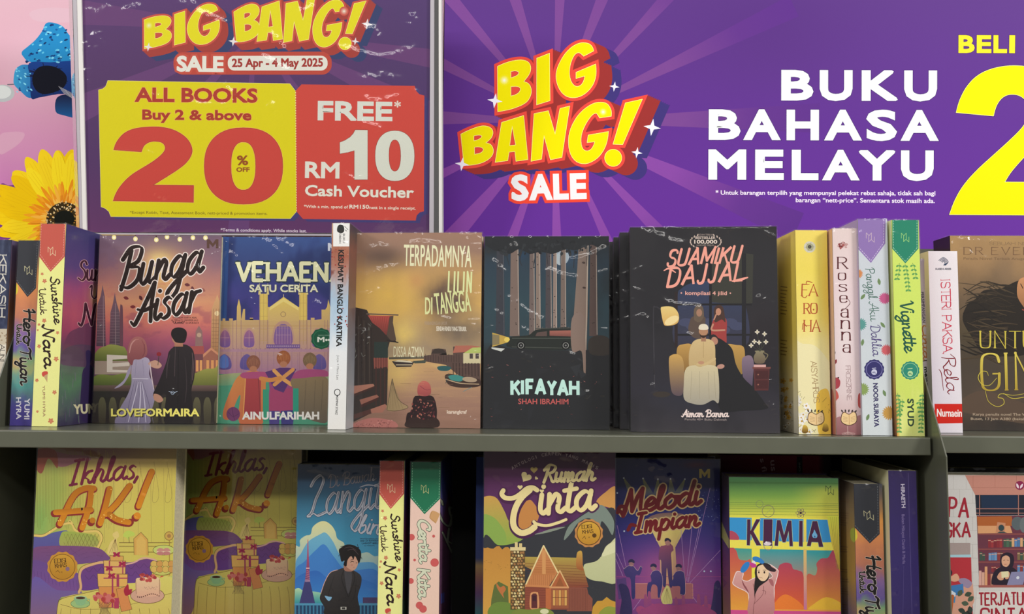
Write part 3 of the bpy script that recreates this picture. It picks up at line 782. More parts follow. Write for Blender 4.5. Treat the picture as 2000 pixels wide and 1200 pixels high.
def art_floral():
    A = Art(); A.at(0, 0, 2.609)
    A.blob([(0,690),(70,672),(125,680),(110,720),(60,760),(0,785)], '#d7a3bd'); A.blob([(150,70),(200,45),(300,40),(420,60),(420,110),(200,110)], '#d8b4c2')
    # white bead with its stem
    A.line([(40,432),(75,430)], 5, '#6e6a75'); A.ell(15, 476, 60, 44, '#b9bdc0'); A.ell(8, 470, 50, 34, '#d5dad9')
    B1, B2, B3 = '#2389c4', '#1556a4', '#0c1434'
    A.blob([(112,265),(140,240),(180,205),(215,160),(235,120),(270,116),(320,135),(355,180),(400,215),(420,330),(300,330),(160,318),(120,290)], B1)
    A.blob([(70,405),(80,355),(110,332),(150,330),(200,330),(220,400),(200,480),(150,500),(110,470),(75,435)], ('#3b9ccc', B2, 'x'))
    A.blob([(150,322),(260,318),(420,322),(430,470),(300,480),(200,498),(160,500),(155,400)], ('#143f8c', '#0d2a66'))
    A.blob([(290,500),(350,480),(430,490),(430,640),(380,605),(330,590),(285,570)], ('#12183a', '#1c72b8'))
    rnd = random.Random(4)
    for _ in range(95):
        x, y = rnd.uniform(120, 400), rnd.uniform(125, 318)
        if (x - 112) + (y - 318) * -.0 < (318 - y) * .62: continue
        A.ell(x, y, rnd.uniform(5, 11), rnd.uniform(3.5, 6), rnd.choice(['#10407e', '#0f2c5c', '#5cc0e4', '#7fd0ea', '#175a9c']), rnd.uniform(-40, 10), 8)
    for _ in range(22):
        x, y = rnd.uniform(82, 160), rnd.uniform(345, 470); A.ell(x, y, rnd.uniform(4, 9), 4, rnd.choice(['#7fd0ea', '#10407e', '#5cc0e4']), rnd.uniform(0, 60), 8)
    for k in range(26):
        a = rnd.uniform(0, 6.28); A.line([(240 + 40 * math.cos(a), 400 + 40 * math.sin(a)), (240 + rnd.uniform(80, 115) * math.cos(a), 400 + rnd.uniform(60, 85) * math.sin(a))], 7, rnd.choice(['#101a40', '#0d1330', '#142a60']), taper=True)
    A.blob([(165,400),(190,350),(240,335),(300,350),(340,390),(330,440),(280,470),(220,480),(180,455)], '#07091a')
    for k in range(12): A.line([(300 + k * 6, 440 + k * 3), (330 + k * 7, 480 + k * 4)], 4, rnd.choice(['#7c7f8c', '#22263a', '#a9a8ad']), taper=True)
    # purple under-leaf and yellow gerbera
    A.blob([(0,955),(60,945),(200,900),(330,850),(420,830),(430,1230),(0,1230)], '#7d3f86')
    cx, cy = 331, 1118
    for ring, (n, L, Wd, cs) in enumerate(((26, 395, 52, ('#f3cc0a', '#f7d418', '#eec200')), (24, 345, 40, ('#f9dd1f', '#f0c400', '#f5d31c')))):
        for k in range(n):
            a = 2 * math.pi * (k + ring * .5) / n + rnd.uniform(-.05, .05); l = L * rnd.uniform(.88, 1.04); d = np.array([math.cos(a), math.sin(a)]); p = np.array([-d[1], d[0]]); w = Wd * rnd.uniform(.8, 1.1)
            c0 = np.array([cx, cy]); pts = [c0 + d * 60 - p * w * .3, c0 + d * l * .55 - p * w, c0 + d * l * .86 - p * w * .75, c0 + d * l, c0 + d * l * .86 + p * w * .75, c0 + d * l * .55 + p * w, c0 + d * 60 + p * w * .3]
            A.blob(pts, rnd.choice(cs), n=4)
            for o in (-.45, 0, .4): A.line([c0 + d * l * .35 + p * w * o * .6, c0 + d * l * .9 + p * w * o], 1.6, '#dba800', taper=True)
    for ring, (n, L, Wd, cs) in enumerate(((40, 205, 17, ('#f2a51e', '#f6b02c', '#ee9416')), (44, 165, 13, ('#f09a22', '#f8b640', '#e88c14')), (44, 125, 11, ('#f2ac3c', '#e48a1c', '#f6c050')))):
        for k in range(n):
            a = 2 * math.pi * (k + ring * .33) / n + rnd.uniform(-.07, .07); l = L * rnd.uniform(.86, 1.08); d = np.array([math.cos(a), math.sin(a)]); p = np.array([-d[1], d[0]]); c0 = np.array([cx, cy])
            A.blob([c0 + d * 40 - p * 3, c0 + d * l * .75 - p * Wd * .6, c0 + d * l, c0 + d * l * .75 + p * Wd * .6, c0 + d * 40 + p * 3], rnd.choice(cs), n=3)
    A.ell(cx, cy, 92, 86, '#3a2c12', n=30)
    for k in range(150):
        a = rnd.uniform(0, 6.28); r = rnd.uniform(52, 100); A.ell(cx + r * math.cos(a), cy + r * math.sin(a) * .95, rnd.uniform(3, 6), 3, rnd.choice(['#e9c98c', '#f2deb0', '#c08a34', '#221a10', '#d8a860']), math.degrees(a), 7)
    A.ell(cx, cy, 52, 44, '#12140e', n=24)
    return A
def bg_floral(u, v, X, Y):
    c = ramp(Y / 468, [(0, '#d8afbd'), (.35, '#d5a2b6'), (.65, '#cf8cb6'), (.85, '#c474b4'), (1, '#b868ae')])
    return mix(c, '#e2bccb', soft(X, Y, 60, 120, 90, 90) * .5)
# ================================================================ printed matter: the books on the upper shelf
def mw_logo(A, cx, cy, s, col, w=None, rot=0):
    w = w or s * .09; r = math.radians(rot); c, n = math.cos(r), math.sin(r)
    for P in ([(-.55, .15), (-.55, -.65), (-.15, -.25), (.2, -.65), (.2, .3)], [(-.2, -.2), (-.2, .65), (.15, .3), (.6, .7), (.6, -.1)]):
        A.line([(cx + s * (x * c - y * n), cy + s * (x * n + y * c)) for x, y in P], w, col)
def flower(A, cx, cy, r, col, n=5, mid=None, rot=0):
    for k in range(n):
        a = rot + 2 * math.pi * k / n; A.ell(cx + r * .55 * math.cos(a), cy + r * .55 * math.sin(a), r * .5, r * .36, col, math.degrees(a), 10)
    A.ell(cx, cy, r * .3, col=mid or col, n=10)
def leaf(A, x, y, L, w, ang, col):
    a = math.radians(ang); d = np.array([math.cos(a), math.sin(a)]); p = np.array([-d[1], d[0]]) * w; c = np.array([x, y], float)
    A.blob([c, c + d * L * .5 - p, c + d * L, c + d * L * .5 + p], col, n=3)
def ragged(x0, x1, y, amp, n, seed, tail):
    r = random.Random(seed); top = [(x0 + (x1 - x0) * k / n, y + r.uniform(-amp, amp)) for k in range(n + 1)]
    return top + tail
def seal(A, cx, cy, r, c1, c2, n=14):
    P = [(cx + (r * (1.0 if k % 2 else .93)) * math.cos(math.pi * k / n), cy + (r * (1.0 if k % 2 else .93)) * math.sin(math.pi * k / n)) for k in range(2 * n)]
    A.blob(P, c1, n=3); A.ring(cx, cy, r * .78, r * .05, c2)
# ---- Sunshine Untuk Nara
def art_sun_spine():
    A = Art(); A.at(0, 460, 3)
    fl = '#cf7f58'
    for x, y, r in ((248,226,9),(262,268,13),(229,523,8),(260,500,13),(222,555,6),(338,571,10),(230,650,12),(330,725,15),(217,850,11),(320,920,13),(220,1033,8),(299,1088,17)):
        flower(A, x, y, r, fl, 5, '#d98f6e', .3)
    A.pen('Sunshine', 295, 246, 320, 520, 52, 9.5, '#2b1210', nib=20, con=.5)
    A.pen('Untuk', 230, 313, 238, 464, 38, 6.6, '#3a1a16', nib=20, con=.4)
    A.pen('Nara', 250, 533, 262, 777, 66, 14, '#2b1210', nib=20, con=.55)
    A.blob([(247,805),(262,797),(280,800),(279,820),(262,832),(248,822)], '#cf4f44'); A.poly([(256,826),(280,812),(278,862)], '#c9a878')
    A.text('YUMI HYRA', 250, 880, 252, 1064, 15, '#9c6a55', .02)
    A.poly([(238,-75),(386,-73),(380,125),(297,214),(228,122)], '#c85a4c')
    A.dash([(243,-70),(236,112),(297,203),(371,121),(378,-68)], 2.2, '#eab3a5', 9, 6)
    mw_logo(A, 303, 93, 38, '#e6c7a0', 3)
    return A
def bg_sun_spine(u, v, X, Y):
    return mix(ramp(v, [(0, '#eeee94'), (1, '#eff09a')]), '#f3f3b4', soft(u, v, .3, .5, .4, .4) * .3)
def art_sun_cover():
    A = Art(); A.at(0, 420, 2.727)
    # silhouette, grass, title (only the part the neighbour leaves free matters)
    A.blob([(360,640),(420,600),(470,575),(540,560),(620,600),(620,760),(350,760)], '#74405f')
    A.blob([(340,720),(420,690),(520,700),(640,690),(640,800),(335,800)], '#5f4560')
    for k in range(60):
        x = 330 + (k * 53) % 300; y = 830 + (k * 37) % 250
        A.line([(x, y + 45), (x + 4 - (k % 5) * 3, y)], 3, ('#4c7a5e', '#6a9a6c', '#7a5f86', '#8a6f9a')[k % 4], taper=True)
    A.blob([(455,735),(470,720),(486,735),(487,770),(478,795),(492,815),(498,900),(500,1085),(430,1085),(432,900),(440,830),(458,800)], '#3a2c58')
    A.pen('Sunshine', 415, 350, 720, 350, 105, 12, '#421a30', nib=20, con=.5, out=('#e7b6ba', 2.5))
    A.pen('Untuk', 480, 445, 660, 445, 70, 9, '#421a30', nib=20, con=.5, out=('#e7b6ba', 2))
    A.pen('Nara', 425, 590, 700, 590, 120, 14, '#421a30', nib=20, con=.5, out=('#e7b6ba', 2.5))
    A.text('YUMI HYRA', 392, 1062, 690, 1050, 52, '#e8e0b8', .05)
    return A
def bg_sun_cover(u, v, X, Y):
    n = fbm(u, v, .16, 3)
    c = ramp(v + (n - .5) * .12, [(0, '#43407c'), (.18, '#5b4686'), (.3, '#a04c82'), (.42, '#bc5672'), (.52, '#a84a6c'), (.62, '#6a4464'), (.7, '#58685e'), (.8, '#5f8a68'), (.9, '#5a6a6a'), (1, '#3c3456')])
    return mix(c, '#c9b468', soft(u, v, .55, .33, .2, .09) * .8)

# ---- Hero Untuk Tiyan
def art_hero_spine():
    A = Art(); A.at(0, 460, 3)
    A.pen('Hero', 140, 436, 138, 640, 66, 15, '#17110f', nib=20, con=.45, out=('#e8dccc', 1.5))
    A.pen('Untuk', 100, 520, 98, 640, 28, 6.5, '#17110f', out=('#e8dccc', 1))
    A.pen('Tiyan', 118, 664, 122, 875, 64, 14, '#17110f', nib=20, con=.45, out=('#e8dccc', 1.5))
    A.text('YUMI', 145, 955, 142, 1078, 31, '#ece8ee', .03); A.text('HYRA', 94, 950, 96, 1078, 30, '#ece8ee', .03)
    A.blob([(84,300),(100,285),(106,320),(98,345),(84,350)], '#e3cf3e')
    A.poly([(100,28),(228,28),(212,310),(162,362),(92,268)], '#34363d')
    A.dash([(106,34),(98,262),(162,350),(205,304),(220,34)], 1.8, '#7a8088', 9, 6)
    mw_logo(A, 166, 205, 38, '#cfc9a0', 2.6)
    return A
def bg_hero_spine(u, v, X, Y):
    n = fbm(u * .5, v * 2, .13, 9)
    c = ramp(v + (n - .5) * .08, [(0, '#50505a'), (.2, '#e9a04f'), (.3, '#e0905a'), (.42, '#c07a62'), (.5, '#8a6aa4'), (.58, '#6a5aa0'), (.64, '#7aa87c'), (.7, '#a8b078'), (.76, '#5f9a98'), (.83, '#5a7f86'), (.9, '#4f4a96'), (1, '#4a3d92')])
    c = mix(c, '#dba06a', soft(u, v, .1, .66, .5, .05) * .7)
    return mix(c, '#4d9c90', soft(u, v, .5, .79, .5, .03) * .7)

# ---- Kekasih
def art_kekasih():
    A = Art(); A.at(0, 460, 3)
    A.pen('KEKASIH', 0, 115, -8, 480, 38, 7, '#d9d6cc', CAPS, serif=6, nib=0, con=.4)
    A.rect(-60, 548, 75, 640, '#cfc3ac'); A.pen('AUNI', 2, 640, -2, 740, 26, 3.5, '#33302c', CAPS, serif=4)
    for k in range(9): leaf(A, -20 + (k * 29) % 60, 560 + k * 8, 14, 4, k * 50, '#a58f74')
    return A
def bg_kekasih(u, v, X, Y):
    n = fbm(u, v * 4, .2, 4); c = ramp(n, [(0, '#1e2238'), (.5, '#343b58'), (1, '#59627c')])
    return mix(c, '#e4dccb', sst(.50, .52, v))
def bg_kek_side(u, v, X, Y):
    return ramp(v + (fbm(u, v, .1, 5) - .5) * .1, [(0, '#6f6488'), (.2, '#8a6a7a'), (.35, '#9a6448'), (.6, '#c9a070'), (1, '#6a5a50')])

# ---- Bunga Aisar
def art_bunga():
    A = Art(); A.at(0, 420, 2.727)
    # twin towers
    for x0, xc, x1, top, base in ((515, 547, 562, 372, 700), (585, 612, 640, 412, 700)):
        A.poly([(x0 - 2, base), (x0 + 4, top + 110), (xc - 10, top + 60), (xc - 3, top + 20), (xc, top), (xc + 3, top + 20), (xc + 11, top + 60), (x1 - 2, top + 110), (x1 + 2, base)], ('#75606c', '#54424e'))
        for k in range(14): A.line([(x0 + 2, top + 110 + k * 15), (x1, top + 110 + k * 15)], 1.5, '#8f7a80')
        A.line([(xc + 4, top + 60), (xc + 5, base)], 3, '#9a8288')
    A.blob([(640,500),(648,480),(655,510),(655,700),(640,700)], '#6a4552')
    # distant clock tower and shops
    A.poly([(1122,745),(1128,500),(1140,470),(1158,425),(1172,470),(1180,500),(1182,745)], ('#d7a878', '#a5764f')); A.ell(1156, 525, 13, col='#ecd2a0')
    for k in range(9): A.line([(1128, 560 + k * 20), (1182, 560 + k * 20)], 2, '#7c5844')
    for k in range(3): A.line([(1138 + k * 14, 500), (1136 + k * 14, 740)], 2, '#8a644c')
    A.poly([(1040,700),(1043,620),(1060,590),(1078,620),(1082,700)], '#8c6a66'); A.ell(1061, 640, 12, col='#b99a84')
    A.poly([(1000,742),(1012,700),(1085,698),(1090,742)], '#a24f4c'); A.poly([(1080,755),(1125,712),(1170,748),(1170,850),(1080,850)], '#9c6250'); A.poly([(1072,752),(1125,706),(1178,748),(1170,755),(1125,720),(1082,760)], '#c98a68')
    A.rect(1015, 742, 1082, 850, '#70434a')
    for x in (1022, 1044, 1064, 1100, 1125, 1150): A.rect(x, 775, x + 14, 835, '#d8985e')
    A.blob([(505,745),(530,712),(560,700),(590,690),(640,698),(670,715),(680,790),(505,790)], ('#9aa050', '#54602c'))
    A.rect(505, 778, 700, 850, '#a38f80'); A.poly([(570,745),(690,750),(690,765),(600,772),(600,790),(690,785),(690,805),(600,810),(600,825),(690,828),(690,840),(570,838)], '#d9cdc0')
    A.blob([(500,865),(540,850),(600,855),(660,845),(720,860),(720,915),(500,915)], ('#7d8a3e', '#4a5228'))
    A.blob([(1020,860),(1060,835),(1100,820),(1140,818),(1175,800),(1180,915),(1020,915)], ('#a3a04e', '#5b602c'))
    # balustrade
    A.rect(480, 912, 1170, 1120, '#2a2420')
    for k in range(12):
        x = 545 + k * 56; A.blob([(x - 14, 1112), (x - 20, 1060), (x - 20, 1010), (x - 9, 975), (x + 9, 975), (x + 20, 1010), (x + 20, 1060), (x + 14, 1112)], ('#5e5a40', '#3a3428'), n=4)
    A.rect(480, 908, 1170, 940, ('#6e5650', '#463631')); A.rect(480, 940, 1170, 972, '#2c2524')
    # woman in headscarf seen from behind
    A.blob([(708,768),(745,755),(790,765),(800,800),(795,850),(815,900),(826,960),(818,1010),(800,1060),(790,1115),(640,1115),(612,1100),(640,1030),(680,960),(700,900),(700,850),(702,800)], ('#b9aec6', '#7d7490'))
    for x in (690, 715, 745, 770, 792): A.line([(735 + (x - 735) * .4, 885), (x, 1000), (x + (x - 740) * .5, 1110)], 3, '#6d6482', True, taper=True)
    A.blob([(700,800),(690,850),(655,905),(610,925),(660,880),(680,830)], '#a79db6'); A.line([(708, 872), (790, 874)], 4, '#d6cfdf')
    A.blob([(790,790),(830,775),(862,800),(845,818),(812,812)], '#c89a84')
    A.blob([(678,760),(684,700),(705,660),(740,648),(772,668),(785,715),(780,750),(745,770),(715,772),(705,800),(690,790)], ('#b5716d', '#8a4c52'))
    A.line([(700, 690), (712, 670), (740, 662)], 3, '#cf9088', True); A.line([(770, 690), (772, 730), (760, 755)], 3, '#7a4048', True)
    for x, w_ in ((722, 5), (757, 7), (781, 5)): A.line([(745 + (x - 745) * .3, 890), (x - 10, 1000), (x - 18 + (x - 757) * .6, 1105)], w_, '#d3cbe0', True, taper=True)
    A.line([(800,790),(806,850),(820,930)], 6, '#d9c6cc', True, taper=True); A.line([(726,775),(720,860)], 3, '#8f86a2', taper=True); A.line([(760,775),(768,860)], 3, '#8f86a2', taper=True)
    A.line([(690,735),(700,690),(722,665)], 7, '#d29a94', True, taper=True); A.line([(755,665),(768,700),(764,745)], 5, '#9a5558', True, taper=True)
    # rose
    A.ell(847, 742, 13, 11, '#8e2530'); A.line([(847, 752), (842, 800)], 3, '#2c3a20')
    # man in a dark jacket
    A.blob([(888,780),(900,730),(930,700),(960,690),(1000,695),(1030,725),(1038,790),(1035,870),(1020,940),(1020,1115),(880,1115),(885,960),(845,970),(815,960),(850,880)], ('#2a2326', '#171214'))
    A.line([(935, 705), (930, 860)], 3, '#4c3f42'); A.line([(1028, 740), (1018, 900)], 3, '#463a3d')
    A.line([(1024,735),(1030,800),(1026,880)], 7, '#5a4648', True, taper=True); A.line([(905,745),(892,800),(888,870)], 6, '#43383b', True, taper=True); A.line([(950,720),(948,1100)], 3, '#120e10'); A.line([(985,760),(995,900),(985,1000)], 4, '#3c3235', True, taper=True)
    A.rect(930, 670, 975, 702, '#a8745c'); A.ell(952, 655, 36, 36, '#b07c64')
    A.blob([(912,640),(918,612),(945,600),(978,605),(995,625),(992,660),(978,682),(940,680),(925,665)], '#1c1517')
    A.blob([(820,955),(850,960),(870,985),(850,1000),(822,985)], '#b98872'); A.line([(900,940),(925,950),(945,940)], 3, '#a9b8cc'); A.ring(920, 948, 9, 2, '#9fb0c8')
    # lamps on a wire
    A.line([(500, 108), (700, 104), (900, 100), (1170, 104)], 2.5, '#3c2c2c')
    for x, y in ((608,120),(722,128),(833,133),(890,118),(958,130),(1028,122),(1095,122)): A.rect(x - 4, y - 22, x + 4, y - 8, '#4a3430'); A.ell(x, y, 12, 13, '#f6e9a4'); A.ell(x, y + 1, 6, col='#fffbe0')
    # petals
    for x, y, a, c in ((670,438,20,'#7a2a30'),(705,490,0,'#7a2a30'),(755,430,60,'#5a2028'),(822,255,40,'#8c4c50'),(995,370,10,'#6a3038'),(1035,380,80,'#6a3038'),(1080,392,30,'#9a5c54'),(868,230,70,'#84504e')): leaf(A, x - 12, y, 30, 9, a, c)
    A.pen('Bunga', 635, 398, 1075, 305, 205, 23, '#24140f', shear=.38, nib=35, con=.62, out=('#f2e4dc', 5))
    A.pen('Aisar', 705, 590, 1055, 508, 195, 23, '#24140f', shear=.38, nib=35, con=.62, out=('#f2e4dc', 5))
    A.text('SAMPADA KARYA ASAL', 920, 552, 1050, 552, 9, '#4c2a2c', .01); A.text('ALTERNATE UNIVERSE (AU)', 912, 566, 1055, 566, 9, '#4c2a2c', .01); A.text('\u201cULANG\u201d', 918, 580, 985, 580, 12, '#3a1e20', .05); A.text('DI APLIKASI X', 990, 580, 1060, 580, 9, '#4c2a2c', .01)
    A.text('LOVEFORMAIRA', 597, 1078, 1067, 1078, 42, '#241c18', .06); A.text('LOVEFORMAIRA', 592, 1074, 1062, 1074, 42, '#efe574', .05)
    A.fpoly([[(1102,178),(1102,130),(1116,130),(1134,152),(1150,130),(1164,130),(1164,178),(1150,178),(1150,152),(1134,172),(1116,152),(1116,178)]], '#5b3f35', 0)
    return A
def bg_bunga(u, v, X, Y):
    n = fbm(u, v * 1.5, .22, 11); n2 = fbm(u, v * 2.5, .1, 12)
    c = ramp(v + (n - .5) * .1, [(0, '#735c70'), (.12, '#8f6a78'), (.25, '#b57c74'), (.36, '#d59670'), (.46, '#cf7568'), (.56, '#a3536a'), (.66, '#7a4262'), (.75, '#5a3a52'), (1, '#3c2c38')])
    c = mix(c, '#f0c26a', soft(X, Y, 860, 300, 150, 130, 1.2) * .8); c = mix(c, '#f8e08a', soft(X, Y, 845, 270, 85, 80, 1.5) * .9)
    c = mix(c, '#cf6a66', sst(.5, .75, n2) * .5 * soft(X, Y, 780, 430, 300, 160, 1))
    c = mix(c, '#8a4a60', sst(.52, .7, n2) * .6 * soft(X, Y, 900, 560, 300, 120, 1)); return mix(c, '#84687c', sst(.5, .7, n2) * soft(X, Y, 600, 200, 160, 160) * .7)

# ---- Vehaena: Satu Cerita
def art_vehaen():
    A = Art(); A.at(400, 420, 2.728)
    st = ('#e9cb62', '#a0708c')
    A.poly([(78,850),(80,565),(95,565),(95,552),(110,552),(110,565),(130,565),(130,552),(150,552),(150,565),(170,560),(172,490),(182,448),(192,490),(194,560),(205,502),(215,502),(215,560),(240,560),(240,548),(258,548),(258,560),(292,560),(292,420),(336,420),(336,490),(345,492),(420,437),(500,492),(505,490),(505,415),(545,415),(545,560),(565,560),(565,548),(585,548),(585,560),(622,556),(622,505),(642,505),(652,490),(658,450),(668,490),(690,500),(690,850)], ('#ecd068', '#a9789a'))
    A.poly([(345,700),(345,494),(420,440),(506,496),(506,700)], ('#ecd068', '#c39a86'))
    A.poly([(292,560),(292,420),(336,420),(336,560)], '#e9cb68'); A.poly([(504,560),(504,415),(546,415),(546,560)], '#e9cb68')
    for x0, x1 in ((292, 336), (505, 545)):
        for xx in (x0 + 3, x1 - 3, (x0 + x1) / 2): A.line([(xx, 420), (xx, 690)], 1.6, '#b5925c')
        for yy in (470, 540, 610, 670): A.line([(x0, yy), (x1, yy)], 2, '#c7a05c')
        for xx in (x0, x1): A.poly([(xx - 7, 425), (xx, 360), (xx + 7, 425)], '#e7d48c')
    A.poly([(345,492),(420,444),(500,492),(500,510),(420,462),(345,510)], '#f3dd84'); A.line([(420, 445), (420, 425)], 3, '#f0dc94')
    A.ring(418, 530, 13, 3, '#9c7a60'); A.blob([(365,700),(366,610),(390,575),(418,565),(446,575),(470,610),(470,700)], '#c59a86'); A.blob([(374,690),(375,615),(395,590),(418,582),(442,590),(462,615),(462,690)], ('#7f62a0', '#8c5f96'))
    for k in range(6): A.line([(382 + k * 15, 595), (382 + k * 15, 688)], 2, '#c49ab0')
    A.line([(378, 640), (460, 640)], 2, '#c49ab0')
    for cx in (108, 236, 600, 664): A.blob([(cx - 30,705),(cx - 30,640),(cx - 15,612),(cx,604),(cx + 15,612),(cx + 30,640),(cx + 30,705)], '#c99a8c'); A.blob([(cx - 24,700),(cx - 24,642),(cx,614),(cx + 24,642),(cx + 24,700)], ('#a56a90', '#7c5aa0')); A.line([(cx, 616), (cx, 700)], 2, '#d0a0a8'); A.line([(cx - 24, 655), (cx + 24, 655)], 2, '#d0a0a8')
    A.rect(75, 590, 690, 594, '#c69c6a')
    for yy in (572, 582, 604, 738, 748, 770, 790, 812, 834): A.line([(78, yy), (690, yy)], 1.1, '#b58a80')
    for xx in (150, 170, 194, 292, 336, 505, 545, 565, 640, 655): A.line([(xx, 560), (xx, 848)], 2.2, '#9c7080')
    for k in range(26): A.rect(80 + k * 24, 712, 84 + k * 24, 716, '#8a6488')
    A.rect(328, 690, 508, 712, '#7b5c96')
    for k in range(16): A.ell(335 + k * 11, 700, 4, col='#b79ab8', n=8)
    A.rect(75, 716, 690, 730, '#b58a9c')
    for cx in (105, 225, 610): A.blob([(cx - 32,820),(cx - 32,770),(cx,742),(cx + 32,770),(cx + 32,820)], ('#6f5c9c', '#5c4f92'))
    A.blob([(82,812),(84,765),(104,745),(124,765),(124,812)], '#5b79c4')
    for k in range(20): A.line([(80 + k * 32, 728 + (k % 3) * 9), (80 + k * 32, 850)], 1.2, '#8f6a92')
    A.rect(60, 848, 700, 1130, '#4e9a7c'); A.blob([(60,860),(200,842),(400,850),(690,842),(700,900),(400,890),(60,910)], ('#a9a878', '#6fa07c'))
    # three friends arm in arm, from behind
    A.blob([(170,870),(215,840),(262,830),(300,842),(325,870),(325,905),(310,1110),(185,1110),(190,960),(150,1040),(130,1090),(100,1085),(100,1040),(135,940)], ('#d68e4c', '#c86a48'))
    A.poly([(218,872),(300,872),(298,1080),(206,1080)], ('#b4484a', '#a23c44')); A.line([(218,860),(205,1085)], 5, '#e7a45c'); A.line([(285,860),(298,1080)], 5, '#8c3a40')
    A.ell(152, 1062, 36, 38, '#713a68'); A.line([(125,1050),(150,1075),(182,1060)], 2.5, '#522a52', True); A.line([(145,1028),(150,1060),(160,1095)], 2.5, '#522a52', True)
    A.blob([(190,860),(210,840),(330,838),(345,868),(300,872),(220,872)], '#b2507c')
    A.blob([(345,930),(342,870),(372,838),(420,828),(468,838),(500,868),(478,930),(480,1040),(340,1045)], ('#8e4a86', '#b04a72'))
    A.poly([(352,925),(478,925),(478,1040),(342,1045)], '#a8466e'); A.poly([(340,1045),(400,1045),(396,1120),(345,1120)], '#4b3f86'); A.poly([(405,1045),(480,1040),(470,1120),(408,1120)], '#3e3a80')
    A.poly([(322,838),(400,815),(448,815),(488,822),(420,948),(372,930)], '#5a3672')
    A.line([(370,830),(410,870),(462,905)], 20, '#e4a560'); A.line([(470,825),(420,865),(372,905)], 20, '#dc9a58'); A.line([(300,872),(350,880),(400,870)], 22, '#d68e4c', True)
    A.blob([(460,880),(520,850),(580,848),(640,862),(660,900),(655,1040),(640,1110),(500,1060),(500,960),(470,925)], ('#8f7a58', '#6a5f52')); A.blob([(478,845),(520,825),(640,828),(658,860),(600,862),(500,872),(470,870)], '#a84c7a')
    for x in (540, 590, 630): A.line([(x, 880), (x - 8, 1040)], 2, '#5f5344')
    for hx, hy, c, c2 in ((259, 789, '#8f5a48', '#b37a5c'), (420, 764, '#a05c38', '#c98450'), (560, 775, '#7d6348', '#a08a60')):
        A.ell(hx, hy, 37, 41, c); A.ell(hx, hy + 32, 20, 16, '#b97c5c')
        for k in range(7): A.line([(hx - 28 + k * 9, hy + 18 - abs(k - 3) * 4), (hx - 20 + k * 7, hy - 32 + abs(k - 3) * 5)], 3, c2, taper=True)
    A.rect(470, 925, 500, 1060, '#2f9a80'); A.rect(310, 930, 342, 1100, '#3a9c7c')
    A.pen('VEHAENA', 176, 348, 745, 352, 92, 21, '#e9e9bd', CAPS, serif=13, out=('#1f3340', 4), gap=.14)
    A.text('SATU CERITA', 240, 415, 606, 415, 40, '#27324c', .07); A.text('SATU CERITA', 238, 412, 604, 412, 40, '#ecebc8', .045)
    A.text('AINULFARIHAH', 200, 1091, 610, 1091, 42, '#f1eee8', .055)
    seal(A, 622, 660, 57, '#0f5a3e', '#2f7c5c', 10); A.text('M', 600, 678, 638, 678, 28, '#e9efe4', .06); A.text('\u2022\u2022', 642, 682, 668, 682, 30, '#e9efe4', .05); A.text('NASKAH MOMEN', 605, 645, 665, 645, 6, '#a9c9b4')
    A.fpoly([[(656,192),(656,150),(668,150),(684,170),(700,150),(712,150),(712,192),(700,192),(700,172),(684,188),(668,172),(668,192)]], '#d5dbe8', 0)
    return A
def bg_vehaen(u, v, X, Y):
    n = fbm(u, v, .2, 21)
    c = ramp(v, [(0, '#35508a'), (.12, '#33457c'), (.25, '#3b3f86'), (.4, '#4a4090'), (1, '#5a4a90')])
    c = mix(c, '#222f66', sst(.45, .7, n) * .7); c = mix(c, '#4a6aa8', soft(X, Y, 640, 330, 90, 60) * .5)
    return mix(c, '#2c4f90', (u < .055) * 1.0)

# ---- Kesumat Banglo Kartika
def art_kes():
    A = Art(); A.at(400, 420, 2.728)
    rnd = random.Random(2)
    A.rect(684, 44, 782, 168, '#f0efec'); A.blob([(708,62),(722,52),(740,60),(742,88),(726,98),(706,88)], '#2c2c2c')
    for x, y in ((745,62),(755,72),(748,80)): A.line([(x, y), (x + 8, y + 6)], 3, '#444')
    A.text('BUKU', 736, 100, 736, 150, 11, '#555', .03); A.text('DBEAN', 716, 100, 716, 152, 11, '#555', .03)
    A.text('KESUMAT BANGLO KARTIKA', 712, 186, 700, 702, 30, '#1c1a1a', .05)
    for _ in range(26):
        x, y = rnd.uniform(676, 775), rnd.choice([rnd.uniform(180, 350), rnd.uniform(480, 600)]); A.ell(x, y, rnd.uniform(1.5, 5), col='#a23a34', n=8)
    A.text('Jurya + Mora Lan', 706, 748, 702, 878, 11, '#555')
    A.ring(706, 946, 15, 4, '#222', 17); A.poly([(700,960),(712,960),(706,974)], '#222'); A.text('GEMPAK STARZ', 700, 968, 696, 1065, 11, '#2a2a2a', .03)
    return A
def bg_kes(u, v, X, Y):
    n = fbm(u * .6, v * 3, .12, 31); c = ramp(v + (n - .5) * .1, [(0, '#c9a488'), (.14, '#a4624c'), (.22, '#b08274'), (.3, '#b5b4bc'), (.38, '#a9c3da'), (.5, '#c3d6e6'), (.62, '#e9ecef'), (1, '#eeece8')])
    return mix(c, '#7c3a30', sst(.55, .75, n) * sst(.12, .16, v) * (1 - sst(.24, .3, v)) * .8)
def bg_kes_side(u, v, X, Y):
    n = fbm(u, v * 2, .1, 32); return ramp(v + (n - .5) * .1, [(0, '#4a4444'), (.12, '#8a5a4c'), (.3, '#70524c'), (.6, '#8a8a92'), (1, '#b9bcc0')])

